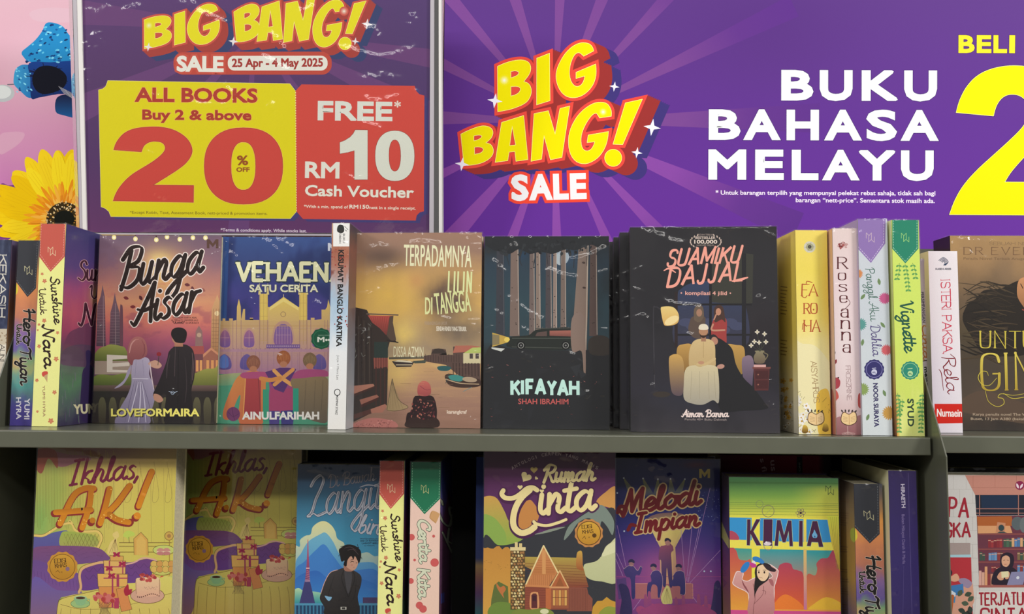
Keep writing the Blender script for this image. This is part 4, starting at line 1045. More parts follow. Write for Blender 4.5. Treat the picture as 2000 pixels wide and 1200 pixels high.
# ---- Terpadamnya Lilin di Tangga
def art_ter():
    A = Art(); A.at(670, 430, 2.79)
    rnd = random.Random(8)
    # far shore and right-hand stilt houses
    A.poly([(250,748),(450,742),(450,756),(250,760)], '#5c5648')
    A.poly([(440,740),(480,735),(485,705),(520,700),(560,705),(565,735),(600,735),(600,690),(745,690),(750,900),(700,905),(560,790),(440,770)], '#5a4640')
    A.poly([(480,728),(500,702),(545,704),(565,728)], '#3c322e'); A.poly([(598,725),(612,685),(700,684),(745,690),(740,715)], '#b06a58'); A.poly([(655,728),(705,696),(752,694),(752,724)], '#b3c26a')
    A.rect(655, 726, 750, 782, '#cfc49c')
    for x in (690, 722): A.rect(x, 728, x + 18, 756, '#4c4440')
    for k in range(9): A.line([(600 + k * 17, 780), (601 + k * 17, 850)], 4, '#3a2c28')
    for k in range(14): A.line([(450 + k * 14, 730 + (k % 3) * 6), (450 + k * 14, 775)], 2.5, '#3c302c')
    # boats
    A.poly([(266,770),(300,765),(350,766),(388,775),(372,800),(290,802)], '#3c3230'); A.poly([(275,772),(300,764),(365,768),(380,778)], '#d8cdb0'); A.line([(290,790),(375,790)], 5, '#c9b896')
    A.poly([(380,768),(455,764),(448,780),(390,782)], '#4a5046')
    A.blob([(555,850),(580,838),(640,850),(700,862),(745,870),(745,905),(660,915),(590,905),(565,885)], '#43302a'); A.blob([(575,850),(620,845),(660,860),(640,880),(590,872)], '#3f8a84'); A.line([(560,868),(640,890),(740,895)], 5, '#c0a584', True); A.ell(690, 870, 40, 14, '#b09a80', 6)
    A.blob([(515,800),(560,795),(590,805),(570,822),(525,820)], '#2e5a5c')
    A.line([(655,935),(700,912)], 3, '#6a8a8a'); A.line([(575,838),(560,890)], 3, '#3a4a48')
    # left house
    A.poly([(40,470),(130,490),(145,520),(240,600),(295,668),(255,665),(245,700),(245,800),(240,1010),(60,1100),(40,1100)], '#3a302c')
    A.poly([(135,520),(275,522),(250,608),(235,628),(200,590),(160,560)], ('#c2564c', '#7a3a36')); A.line([(130,512),(300,518)], 7, '#6c5a50')
    for k in range(9): A.line([(150 + k * 13, 528), (165 + k * 9, 560 + k * 6)], 2, '#8c3c36')
    A.poly([(255,525),(275,522),(272,560),(290,655),(262,660),(238,630)], '#5c4a40'); A.line([(240,655),(300,668)], 6, '#2c2422')
    A.rect(170, 665, 245, 752, '#2f3c38'); A.poly([(165,752),(245,752),(245,800),(170,812)], '#7c443c')
    for k in range(6): A.line([(172 + k * 14, 752), (172 + k * 14, 808)], 3, '#a15c50')
    for k in range(8): A.line([(58 + k * 14, 500 + k * 12), (56 + k * 15, 900)], 3, ('#564a42', '#2a2422')[k % 2])
    for k in range(30):
        x, y = rnd.uniform(55, 150), rnd.uniform(560, 740); A.line([(x, y), (x + rnd.uniform(-14, 14), y + rnd.uniform(8, 26))], 2, rnd.choice(['#8a8c86', '#1c1a18', '#5c605a']))
    for x in (180, 205, 228): A.line([(x, 805), (x, 1010)], 7, '#4a302c')
    A.poly([(50,905),(165,893),(172,905),(60,948)], '#b57c68'); A.poly([(60,948),(172,905),(170,915),(60,962)], '#4c302a')
    A.poly([(90,980),(185,952),(196,965),(100,1008)], '#a26a5a'); A.poly([(95,1008),(196,965),(190,980),(98,1022)], '#4c2c28')
    A.poly([(140,1035),(230,1003),(240,1015),(215,1050),(150,1052)], '#b07664'); A.poly([(60,1060),(150,1030),(155,1055),(60,1085)], '#5a3a34')
    # net
    A.blob([(268,865),(278,900),(300,960),(320,1000),(355,1020),(300,1040),(240,1035),(250,960)], '#a88f68'); A.line([(268,865),(240,1035)], 2.5, '#5a4a38'); A.line([(268,865),(300,975),(355,1020),(290,1040),(240,1036)], 2.5, '#5a4a38', True)
    for k in range(5): A.line([(268, 880), (255 + k * 18, 1030)], 1, '#7a6648')
    # woman with headscarf, seated, seen from behind
    A.blob([(385,970),(410,958),(480,958),(502,985),(512,1040),(510,1090),(515,1125),(350,1128),(343,1095),(350,1055),(370,1040)], '#2a1a1c')
    for _ in range(70):
        x, y = rnd.uniform(365, 505), rnd.uniform(975, 1100); A.ell(x, y, rnd.uniform(3, 8), rnd.uniform(2, 5), rnd.choice(['#8c4a44', '#6a2e34', '#b07060', '#4a2428']), rnd.uniform(0, 180), 7)
    A.blob([(408,950),(408,905),(428,880),(455,880),(475,900),(480,940),(465,958),(430,960)], ('#c46a60', '#9c4a4c')); A.line([(420,905),(450,925),(475,925)], 3, '#8c4048', True)
    A.blob([(350,1090),(400,1075),(440,1090),(510,1080),(515,1130),(350,1130)], '#33221f')
    A.blob([(45,1130),(80,1100),(150,1080),(230,1085),(290,1105),(275,1135)], '#c07a72')
    for _ in range(50):
        x, y = rnd.uniform(70, 270), rnd.uniform(1090, 1132); A.line([(x, y), (x + rnd.uniform(-12, 12), y + 5)], 2, rnd.choice(['#8c4c4c', '#e0a49a', '#6a3438']))
    for k in range(26):
        x, y = rnd.uniform(280, 720), rnd.uniform(800, 1080); A.line([(x, y), (x + rnd.uniform(20, 70), y + rnd.uniform(-2, 2))], 2, rnd.choice(['#c49c70', '#7f604c', '#8f7058']), taper=True)
    A.text('DISSA AZMIN', 275, 746, 438, 748, 56, '#e3ddb8', .0); 
    A.text('TERPADAMNYA', 330, 250, 700, 258, 116, '#e9e8c0', .008); A.pen('LILIN', 574, 390, 698, 394, 112, 9, '#dfe6a8', CAPS, gap=.34); A.text('DI', 447, 514, 487, 514, 92, '#dfe4a4', .012); A.text('TANGGA', 505, 516, 700, 497, 116, '#dbe0a0', .01)
    A.text('PERBANDINGAN JAYUR', 445, 572, 567, 572, 18, '#a89684'); A.text('SEINDAH RINDU YANG TERUKIR.', 508, 604, 673, 606, 24, '#e4dcca', .015); A.text('karangkraf', 566, 1056, 675, 1056, 20, '#e2cdbb', .05)
    return A
def bg_ter(u, v, X, Y):
    n = fbm(u, v * 1.3, .22, 41, 5); n2 = fbm(u, v * 1.4, .09, 43, 4)
    c = ramp(v + (n - .5) * .16, [(0, '#a07c68'), (.1, '#9a7a68'), (.25, '#c9a066'), (.4, '#dcb265'), (.5, '#bc9c6c'), (.6, '#a08a70'), (.64, '#ab9474')])
    c = mix(c, '#ecc25e', soft(X, Y, 250, 400, 190, 130, 1.2) * (0.4 + .8 * n2)); c = mix(c, '#e5b866', soft(X, Y, 330, 330, 160, 90, 1.3) * .5)
    c = mix(c, '#f0d070', soft(X, Y, 340, 620, 80, 80, 1.3) * (0.5 + .6 * n2))
    c = mix(c, '#5a4844', soft(X, Y, 560, 430, 150, 130, 1.4) * (.5 + n2)); c = mix(c, '#6b5e54', soft(X, Y, 640, 600, 150, 80, 1.2) * (.4 + .8 * n2)); c = mix(c, '#5c4a44', soft(X, Y, 210, 200, 130, 60, 1.6) * .6)
    c = mix(c, '#c48c5c', soft(X, Y, 400, 330, 60, 60) * .5)
    w = ramp(v + (fbm(u * .4, v * 6, .1, 44) - .5) * .12, [(.64, '#dcb878'), (.7, '#c49c6c'), (.8, '#ad876c'), (.9, '#a07a68'), (1, '#94705f')])
    w = mix(w, '#e3c173', soft(X, Y, 300, 830, 110, 110, 1.4) * .8)
    return mix(c, w, sst(745, 752, Y) * 1.0)

# ---- Kifayah
def art_kif():
    A = Art(); A.at(930, 440, 2.858)
    rnd = random.Random(5)
    A.ell(478, 178, 40, 44, '#9aa8b4'); A.ell(470, 190, 30, 34, '#aab6be')
    for x, w, c in ((215, 50, '#7a6860'), (135, 46, '#3a3c44'), (312, 30, '#6f605c'), (346, 26, '#87766c'), (405, 34, '#4a4448'), (440, 22, '#8c7b72'), (487, 30, '#75665f'), (655, 44, '#5b4a46')):
        A.poly([(x - w * .42, 80), (x + w * .42, 80), (x + w * .55, 620), (x - w * .55, 620)], c)
        A.line([(x + w * .34, 90), (x + w * .45, 610)], 3, '#b3a79c' if c != '#3a3c44' else '#545a62')
        for k in range(6): A.ell(x + rnd.uniform(-.3, .3) * w, rnd.uniform(150, 580), 4, 2.5, '#3a302e', 0, 7)
    A.poly([(575,85),(628,85),(622,500),(612,800),(600,820),(590,700),(535,705),(545,500),(560,300)], ('#7d6d64', '#8a7468')); A.line([(624,90),(616,500),(608,790)], 5, '#b9ab9c')
    for x, y in ((600,210),(568,492),(590,585),(603,350),(580,665)): A.ell(x, y, 10, 6, '#453733', 10, 9)
    A.blob([(60,60),(745,60),(740,110),(690,130),(640,110),(560,140),(500,135),(430,160),(360,150),(300,160),(240,135),(190,160),(140,150),(80,130)], '#23262a')
    for k in range(7): A.line([(200 + k * 70, 100), (170 + k * 75, 150 + (k % 3) * 40), (185 + k * 72, 230)], 4, '#2c2c30', True, taper=True)
    for _ in range(60): x, y = rnd.uniform(70, 730), rnd.uniform(90, 165); A.ell(x, y, rnd.uniform(6, 16), rnd.uniform(4, 9), rnd.choice(['#23262a', '#2e3236', '#1c1e22']), rnd.uniform(0, 180), 8)
    # hills, car and its headlamp beam
    A.blob([(60,700),(200,690),(420,700),(640,695),(745,650),(760,1160),(40,1160)], '#28292c'); A.blob([(630,640),(690,615),(745,640),(745,720),(640,720)], '#3a3430')
    A.poly([(90,600),(185,628),(186,652),(90,680)], '#c2a24c'); A.poly([(90,610),(130,614),(130,665),(90,672)], '#8a7c5a'); A.ell(172, 640, 16, 14, '#e7cd62')
    A.poly([(86,682),(160,690),(140,706),(86,690)], '#cfd2cc')
    A.blob([(188,640),(200,622),(290,615),(335,585),(430,575),(530,578),(540,690),(195,685)], '#262b28'); A.poly([(410,590),(535,588),(535,622),(410,618)], ('#a8685c', '#7c4c46')); A.poly([(340,600),(395,592),(395,620),(330,620)], '#5c4a46')
    A.line([(330,578),(535,574)], 4, '#4a4c48'); A.line([(200,632),(540,632)], 2.5, '#5c645c'); A.line([(200,680),(540,688)], 3, '#50544e')
    for x in (250, 500): A.ell(x, 672, 24, col='#151617'); A.ring(x, 672, 15, 4, '#8a8c88'); A.ell(x, 672, 5, col='#777')
    for k in range(8): A.line([(345 + k * 24, 576), (347 + k * 24, 568)], 3, '#555')
    A.blob([(535,520),(600,510),(612,800),(600,822),(588,705),(535,700)], ('#86736a', '#8a7468'))
    for _ in range(26): x, y = rnd.uniform(60, 730), rnd.uniform(760, 1130); A.line([(x, y), (x + rnd.uniform(-12, 12), y + rnd.uniform(-6, 6))], 4, rnd.choice(['#8c4a48', '#c07a74', '#6a3a3c', '#9c5450']), taper=True)
    for _ in range(14): x, y = rnd.uniform(60, 700), rnd.uniform(760, 1100); A.poly([(x, y), (x + rnd.uniform(30, 90), y + rnd.uniform(-30, 40)), (x + rnd.uniform(-20, 60), y + rnd.uniform(30, 90))], rnd.choice(['#2b2c30', '#303236', '#252629']))
    A.pen('KIFAYAH', 200, 945, 570, 950, 78, 21, '#c6efe4', CAPS, gap=.16, wob=.04, shear=-.02, nib=60, con=.3)
    A.text('SHAH IBRAHIM', 235, 999, 515, 1001, 30, '#cc5f5c', .02)
    return A
def bg_kif(u, v, X, Y):
    n = fbm(u, v, .25, 51); c = ramp(v, [(0, '#2a2e33'), (.15, '#2c3d4b'), (.35, '#2f4650'), (.55, '#31434b'), (.62, '#2a2e30'), (1, '#29292c')])
    c = mix(c, '#35557a', soft(X, Y, 480, 170, 130, 80) * .6); c = mix(c, '#1f4468', soft(X, Y, 250, 160, 90, 50) * .6)
    return mix(c, '#24282b', sst(.45, .75, n) * .5)

# ---- Suamiku Dajjal
def art_sua():
    A = Art(); A.at(1190, 420, 2.666)
    W1, W2 = '#3b466a', '#3c3a44'
    A.blob([(355,690),(355,430),(375,385),(430,355),(520,345),(620,350),(680,385),(705,440),(705,690)], ('#35405e', '#3a3848'), n=6)
    A.poly([(530,180),(750,205),(745,460),(700,470),(530,455)], '#3a3a34')
    for k in range(8): A.ell(400 + k * 38, 560 + (k % 3) * 20, 40, 22, '#454a66', 0, 12)
    A.rect(350, 462, 742, 472, '#1f1e22'); A.rect(520, 180, 534, 690, '#1f1e22'); A.rect(690, 200, 712, 690, '#232226'); A.rect(350, 620, 742, 630, '#232226')
    A.rect(340, 400, 356, 690, '#2e2426')
    # floor lamp
    A.line([(268,492),(240,480),(230,520),(236,900)], 5, '#3a383e', True); A.ell(272, 935, 46, 15, '#3c3530')
    A.blob([(268,492),(280,478),(330,480),(358,510),(362,548),(345,570),(300,578),(282,565)], ('#e9cf84', '#dcae62')); A.ell(325, 550, 40, 20, '#f3dca0', -28)
    # two standing figures
    A.blob([(440,640),(412,600),(418,560),(435,530),(495,530),(500,570),(500,640)], '#5c4c44'); A.blob([(440,530),(442,490),(462,468),(485,478),(492,510),(490,535),(470,560),(445,550)], '#6a5a4c'); A.ell(468, 510, 15, 20, '#a57c66')
    A.blob([(530,600),(540,550),(560,530),(600,535),(612,560),(610,615),(605,680),(545,680)], '#a0403e'); A.blob([(545,520),(548,485),(568,470),(590,480),(600,520),(604,560),(585,545),(550,560)], '#4a342e'); A.ell(568, 505, 14, 19, '#c08a70'); A.line([(540,570),(535,600),(600,600)], 9, '#c08c74', True); A.line([(545,545),(556,520)], 7, '#c08c74')
    # sofa
    A.blob([(355,690),(380,675),(430,678),(440,760),(420,820),(370,800),(352,740)], ('#c49a54', '#8c6a3c')); A.blob([(310,760),(325,730),(360,728),(385,760),(390,860),(380,935),(340,938),(320,900)], ('#d0a65c', '#5f5058'))
    A.blob([(610,680),(660,678),(700,690),(705,760),(690,830),(640,780)], ('#c49a54', '#96783f')); A.blob([(690,760),(710,735),(738,735),(752,770),(748,840),(740,895),(700,860)], ('#8a7688', '#584c62'))
    # seated woman in black, seated man in cream
    A.blob([(525,660),(560,640),(600,660),(640,700),(660,780),(700,850),(750,900),(810,980),(820,1010),(700,1020),(575,1010),(560,820),(545,780)], '#232326')
    A.blob([(520,640),(540,622),(562,635),(572,665),(560,690),(530,680)], '#2a292c'); A.ell(548, 656, 17, 21, '#b98670', -20); A.ell(580, 790, 20, 12, '#c09080', -10)
    A.blob([(415,790),(415,720),(430,670),(460,648),(520,648),(548,675),(552,740),(550,790),(500,800),(420,795)], ('#d4ba88', '#c3a878'))
    A.blob([(395,810),(430,785),(545,785),(568,830),(570,975),(540,965),(490,988),(440,985),(390,960),(388,880)], ('#d6c8a0', '#a8a294'))
    A.line([(425,760),(470,785),(500,770)], 14, '#c8ae7c', True); A.line([(548,750),(500,778),(460,778)], 14, '#d0b684', True); A.ell(478, 770, 16, 9, '#c29274')
    for x in (430, 470, 515, 545): A.line([(x, 815), (x + (x - 480) * .15, 960)], 2.5, '#9a9078', taper=True)
    A.rect(478, 632, 503, 660, '#a87c62'); A.ell(490, 608, 24, 30, '#b58868'); A.blob([(468,612),(474,632),(490,642),(506,632),(513,612),(505,625),(490,628),(476,625)], '#3a2a24'); A.blob([(466,595),(470,575),(490,568),(510,575),(515,595),(490,600)], '#e6dcc6')
    A.line([(490, 662), (490, 745)], 2, '#a98c5c')
    # side table, jug and flowers
    A.poly([(750,795),(835,797),(828,915),(756,915)], '#5a2f30'); A.rect(745, 792, 840, 802, '#7a4844'); A.rect(760, 812, 828, 855, '#4a2628'); A.rect(762, 862, 826, 905, '#4a2628'); A.ell(775, 832, 4, col='#a06a5c'); A.ell(775, 884, 4, col='#a06a5c')
    A.rect(752, 780, 815, 793, '#d9a9a4'); A.blob([(758,770),(752,740),(762,718),(760,708),(806,708),(800,722),(812,740),(808,768),(785,776)], ('#8c8468', '#6c5c4c')); A.line([(806,718),(825,730),(812,755)], 5, '#7a7058', True)
    for x, y in ((770,610),(808,620),(755,660),(780,665),(815,662),(738,680)):
        A.line([(x, y), (785, 712)], 1.8, '#4c5040'); flower(A, x, y, 12, '#ddd6c4', 4, '#c9b88a')
    # laurel and lettering
    for s_ in (-1, 1):
        for k in range(8):
            a = math.radians(200 + k * 18) if s_ > 0 else math.radians(340 - k * 18)
            x, y = 502 - s_ * 82 * math.cos(math.radians(-62 + k * 16)), 135 + 40 * math.sin(math.radians(-62 + k * 16)); leaf(A, x, y, 15, 3.5, 60 + k * 12 if s_ < 0 else 120 - k * 12, '#c8b4a8')
    A.text('SUDAH TERJUAL', 458, 108, 545, 108, 9, '#a89890'); A.text('BESTSELLER', 448, 125, 552, 125, 12, '#d5c4ba', .03); A.text('100,000', 442, 150, 562, 150, 20, '#dccdc2', .055); A.text('NASKHAH TERJUAL', 455, 162, 547, 162, 8, '#a89890')
    A.pen('SUAMIKU', 300, 268, 672, 248, 84, 14, '#f3a594', CAPS, shear=.32, gap=.12, nib=50, con=.45, wob=.03)
    A.pen('DAJJAL', 302, 374, 690, 338, 96, 15, '#f3a594', CAPS, shear=.3, gap=.14, nib=50, con=.45, wob=.03)
    A.line([(285,290),(310,280),(345,300)], 9, '#f3a594', True, taper=True); A.line([(640,345),(680,338),(720,326)], 13, '#f3a594', True, taper=True)
    A.text('kompilasi 4 jilid', 395, 417, 612, 418, 20, '#e8a99c', .03); A.ell(375, 407, 4, col='#e8a99c'); A.ell(630, 408, 4, col='#e8a99c')
    A.pen('Aiman Banna', 378, 1052, 620, 1052, 36, 7, '#f0dcd6', nib=30, con=.4)
    A.text('Penulis 40+ Buku Dakwah', 393, 1070, 610, 1072, 11, '#a89a96', .01)
    return A
def bg_sua(u, v, X, Y):
    n = fbm(u, v, .3, 61); c = ramp(v, [(0, '#29282c'), (.5, '#2b2a2f'), (.8, '#2e2c35'), (1, '#3c393e')])
    c = mix(c, '#30323f', soft(X, Y, 450, 950, 260, 120) * .7); c = mix(c, '#3a2e33', soft(X, Y, 800, 650, 120, 200) * .6)
    return mix(c, '#222126', sst(.45, .7, n) * .5)

# ---- Faroha
def art_far():
    A = Art(); A.at(1500, 420, 2.5)
    rnd = random.Random(3)
    A.blob([(108,640),(170,630),(230,640),(285,700),(300,760),(300,1080),(120,1080)], '#efe6b4')
    A.blob([(235,900),(270,850),(300,880),(310,1080),(250,1080)], '#eec34a')
    for _ in range(16):
        x, y = rnd.uniform(120, 215), rnd.uniform(870, 1062); flower(A, x, y, rnd.uniform(10, 20), rnd.choice(['#eeeae0', '#e6e2d8', '#f5f2ec']), 5, '#c8a048')
    for _ in range(30):
        x, y = rnd.uniform(115, 300), rnd.uniform(860, 1070); A.line([(x, y), (x + rnd.uniform(-20, 20), y + rnd.uniform(-24, 24))], 2.5, rnd.choice(['#3a2c1c', '#4c3c28', '#2c2a1c']), taper=True)
    for x, y in ((180,1048),(280,1040),(120,940)): A.blob([(x - 15,y + 12),(x - 10,y - 16),(x,y - 22),(x + 12,y - 12),(x + 15,y + 12),(x,y + 20)], ('#e3bc48', '#6a4a18'))
    A.ell(203, 157, 29, 28, '#cfccb8', n=14); A.blob([(185,160),(192,142),(210,140),(222,152),(218,170),(200,176)], '#a8a888'); A.ell(203, 156, 9, col='#3a3428', n=10)
    for k in range(6): A.line([(203, 156), (203 + 24 * math.cos(k), 156 + 24 * math.sin(k))], 2, '#6c6a58', taper=True)
    R = '#b3522c'
    A.pen('FA', 165, 395, 240, 397, 56, 6.5, R, CAPS, serif=6, nib=0, con=.5, gap=.02); A.pen('RO', 176, 482, 240, 482, 50, 6.5, R, CAPS, serif=6, nib=0, con=.5, gap=.02); A.pen('HA', 176, 570, 252, 571, 56, 6.5, R, CAPS, serif=6, nib=0, con=.5, gap=.02)
    A.line([(185,340),(190,325),(215,330)], 4, R, True); A.line([(165,398),(180,405),(190,395)], 4, R, True); A.line([(168,560),(172,530),(188,545)], 4, R, True); A.ell(222, 463, 4, col=R)
    A.pen('AISYAHROS', 208, 716, 224, 918, 28, 3, '#a88a60', CAPS, serif=3)
    A.blob([(195,975),(210,962),(235,972),(258,960),(272,972),(272,1012),(236,1030),(196,1014)], '#5a3c20'); A.blob([(198,978),(212,966),(235,976),(256,964),(269,975),(269,1010),(236,1026),(199,1011)], '#f0cf98')
    A.line([(235,976),(236,1024)], 2, '#b98a50')
    for k in range(4): A.line([(204, 986 + k * 7), (228, 990 + k * 7)], 1.5, '#b08a5c'); A.line([(243, 990 + k * 7), (264, 985 + k * 7)], 1.5, '#b08a5c')
    for k in range(5): leaf(A, 200 + k * 14, 965, 16, 4, -120 + k * 20, '#4a4432')
    return A
def bg_far(u, v, X, Y):
    c = ramp(v + (fbm(u, v * 2, .3, 71) - .5) * .06, [(0, '#efd868'), (.2, '#ecd85e'), (.45, '#f0dc76'), (.55, '#f0e29a'), (.75, '#f0e6b0'), (.88, '#e9e2c8'), (1, '#f0ece2')])
    return mix(c, '#e3b93c', soft(u, v, 1.0, .3, .35, .3) * .6)
def art_far_side():
    A = Art(); A.at(1500, 420, 2.5); rnd = random.Random(6)
    for y0, n in ((350, 5), (430, 4), (612, 5)):
        for k in range(n): A.line([(64, y0 + k * 17), (rnd.uniform(82, 96), y0 + k * 17 + 4)], 5, '#8c7030')
    A.rect(58, 822, 78, 940, '#e8e6dc')
    for k in range(12): A.line([(62, 880 + k * 4), (72, 881 + k * 4)], 1.6, '#333')
    for _ in range(16): x, y = rnd.uniform(70, 115), rnd.uniform(800, 1060); flower(A, x, y, rnd.uniform(8, 15), rnd.choice(['#e4e0d4', '#efe9dc', '#dcae48']), 5, '#a88038')
    for _ in range(16): x, y = rnd.uniform(65, 120), rnd.uniform(900, 1060); A.line([(x, y), (x + rnd.uniform(-14, 14), y + rnd.uniform(-24, 24))], 3, '#3a2c1c', taper=True)
    return A
def bg_far_side(u, v, X, Y):
    return ramp(v, [(0, '#e3cc58'), (.5, '#dcc458'), (.75, '#e0d4a0'), (.9, '#cfc8b4'), (1, '#b9b2a0')])

# ---- Roseanna
def art_ros():
    A = Art(); A.at(1500, 420, 2.5); rnd = random.Random(12)
    for _ in range(26):
        a = rnd.uniform(0, 6.28); r = rnd.uniform(0, 22); A.ell(362 + r * math.cos(a), 147 + r * math.sin(a), 7, 5, rnd.choice(['#8a3a3c', '#c49a98', '#a85a58', '#6c2a2c']), rnd.uniform(0, 180), 8)
    C = '#571a22'
    for ch, y, h, w in (('R', 262, 55, 44), ('o', 318, 52, 36), ('s', 374, 52, 36), ('e', 428, 52, 34), ('a', 500, 62, 38), ('n', 555, 60, 42), ('n', 612, 60, 42), ('a', 672, 60, 38)):
        x = 341 + (y - 262) * .058; A.pen(ch, x, y, x + w, y, h, 7.5, C, CAPS, serif=6, nib=0, con=.65)
    A.line([(385,405),(400,430),(380,455),(360,470)], 3, C, True, taper=True)
    A.pen('FROSZRINE', 379, 738, 386, 905, 22, 2.6, '#a58a8c', CAPS, serif=2.5)
    A.blob([(300,870),(330,855),(345,890),(325,930),(318,1080),(300,1080)], '#c4564c'); A.blob([(440,880),(455,875),(460,940),(440,935)], '#b04a48')
    A.blob([(312,1082),(320,1010),(350,985),(400,1000),(460,980),(462,1082)], ('#a9787a', '#8f5a5e'))
    for k in range(9): leaf(A, 300 + rnd.uniform(0, 30), 650 + k * 40, 26, 6, rnd.uniform(-90, 0), rnd.choice(['#5a5c3c', '#c06a6c', '#8a2a30', '#3c3428']))
    A.blob([(322,800),(338,795),(352,812),(348,840),(330,850),(320,830)], '#a83c48')
    A.blob([(358,975),(372,962),(395,972),(418,960),(432,972),(432,1012),(396,1030),(358,1014)], '#5a3c30'); A.blob([(361,978),(374,966),(395,976),(416,964),(429,975),(429,1010),(396,1026),(361,1011)], '#f0cf98'); A.line([(395,976),(396,1024)], 2, '#b98a50')
    for k in range(4): A.line([(366, 986 + k * 7), (388, 990 + k * 7)], 1.5, '#b08a5c'); A.line([(403, 990 + k * 7), (424, 985 + k * 7)], 1.5, '#b08a5c')
    for k in range(5): leaf(A, 365 + k * 14, 965, 16, 4, -120 + k * 20, '#3c3432')
    A.line([(388,1030),(390,1075)], 2, '#d9bcb4')
    for k in range(3): A.line([(390,1060 + k * 5),(360,1068 + k * 5)], 1.5, '#d9bcb4'); A.line([(390,1060 + k * 5),(425,1068 + k * 5)], 1.5, '#d9bcb4')
    return A
def bg_ros(u, v, X, Y):
    c = ramp(v, [(0, '#e3cfcc'), (.3, '#e2cbd0'), (.6, '#e0ccd0'), (.8, '#dcc6c8'), (1, '#c9a4a4')])
    return mix(c, '#efe4e2', soft(u, v, .4, .5, .5, .5) * .6)
def art_ros_side():
    A = Art(); A.at(1500, 420, 2.5); rnd = random.Random(14)
    A.ell(288, 432, 12, 34, '#5c1f24'); A.ell(290, 425, 8, 22, '#8a3a3c')
    for k in range(9): leaf(A, 285 + rnd.uniform(-4, 15), 650 + k * 42, 34, 7, rnd.uniform(-110, -60), rnd.choice(['#6a6c3c', '#c06a6c', '#8a2a30', '#3c3428']))
    A.ell(282, 768, 10, 18, '#3f4a34'); A.blob([(295,880),(322,870),(330,1080),(308,1080)], '#b06a60')
    return A
def bg_ros_side(u, v, X, Y): return ramp(v, [(0, '#e8b890'), (.3, '#e6bba0'), (.6, '#dcb8a8'), (1, '#b98a84')])

# ---- Panggil Aku Dahlia
def art_dah():
    A = Art(); A.at(1500, 420, 2.5)
    def dahlia(x, y, r, c):
        for k in range(18):
            a = k * .349; leaf(A, x + r * .2 * math.cos(a), y + r * .2 * math.sin(a), r * .82, r * .13, math.degrees(a), c)
        A.ell(x, y, r * .4, col=c, n=12)
    for x, y, r, c in ((440,288,24,'#d38a54'),(570,408,30,'#c4588a'),(450,535,32,'#5a9a94'),(578,660,28,'#cf6068'),(462,852,32,'#8aa25c'),(592,968,36,'#c99a4c')): dahlia(x, y, r, c)
    for x, y, a in ((545,325,80),(458,428,-50),(555,540,50),(464,655,-80),(568,870,70),(487,1020,-70)): leaf(A, x - 6, y - 15, 34, 8, a, '#6f8a5c')
    A.pen('Panggil', 474, 262, 492, 412, 44, 4, '#3f6a5c', nib=30, con=.4); A.pen('Aku', 492, 428, 500, 520, 46, 4, '#3f6a5c', nib=30, con=.4); A.pen('Dahlia', 500, 540, 512, 690, 46, 4.6, '#4a3a78', nib=30, con=.4)
    seal(A, 518, 755, 50, '#33306c', '#8a88c0', 14); A.ell(518, 768, 14, col='#c9cbe4'); A.line([(508,750),(526,748)], 3, '#c9cbe4'); A.pen('m', 510, 774, 526, 774, 14, 2, '#33306c')
    A.text('NOOR SURAYA', 512, 822, 518, 1036, 24, '#322c5e', .05)
    A.poly([(420,18),(574,18),(572,140),(502,235),(424,150)], '#8f74b4'); A.dash([(428,24),(431,146),(502,224),(564,136),(566,24)], 2.2, '#ddd2ea', 8, 5); mw_logo(A, 498, 110, 34, '#cbb4c4', 2.4)
    return A
def bg_dah(u, v, X, Y): return ramp(v + (fbm(u, v * 2, .2, 81) - .5) * .3, [(0, '#cdd3dc'), (.5, '#c9d2da'), (1, '#d6dde0')])
def bg_dah_side(u, v, X, Y): return ramp(v, [(0, '#b9a8c8'), (1, '#c8cad4')])

# ---- Vignette
def art_vig():
    A = Art(); A.at(1500, 420, 2.5); rnd = random.Random(15)
    G = '#5fa058'
    for (x0, y0, x1, y1) in ((640,235,628,320),(668,238,686,375),(705,235,722,315),(640,1065,632,870),(745,1065,752,870),(640,980,655,900),(748,990,735,905)):
        A.line([(x0, y0), ((x0 + x1) / 2 + 6, (y0 + y1) / 2), (x1, y1)], 2, '#4f8a50', True)
        n = max(3, int(abs(y1 - y0) / 18))
        for k in range(n):
            t = (k + .5) / n; x, y = x0 + (x1 - x0) * t, y0 + (y1 - y0) * t; leaf(A, x, y, 16, 5, 30, G); leaf(A, x, y, 16, 5, 150, G)
    A.pen('Vignette', 645, 428, 668, 672, 62, 11, '#185444', nib=30, con=.5)
    seal(A, 694, 760, 46, '#2a8a74', '#a9d8a0', 14); A.ell(694, 775, 13, col='#b9dca0'); A.line([(682,752),(704,750)], 3, '#cfe8a8'); A.pen('m', 686, 781, 702, 781, 14, 2, '#185444')
    A.text('SYUD', 679, 898, 681, 1034, 32, '#2a4434', .05)
    A.poly([(606,20),(733,20),(734,165),(670,237),(606,165)], '#1f8468'); A.dash([(612,26),(612,162),(670,227),(727,162),(727,26)], 2.2, '#a8d8bc', 8, 5); mw_logo(A, 668, 110, 32, '#9ad27c', 2.4)
    return A
def bg_vig(u, v, X, Y):
    c = ramp(v + (fbm(u, v * 3, .2, 91) - .5) * .2, [(0, '#cfe46c'), (.4, '#d0e56a'), (.8, '#cfe06a'), (1, '#e2e88c')])
    return mix(c, '#e09a48', (1 - sst(.0, .12, u)) * sst(.78, .88, v) * .9)
def bg_vig_side(u, v, X, Y): return ramp(v, [(0, '#ecf0b8'), (.5, '#cfe07c'), (.8, '#cfa860'), (1, '#8a5a3c')])

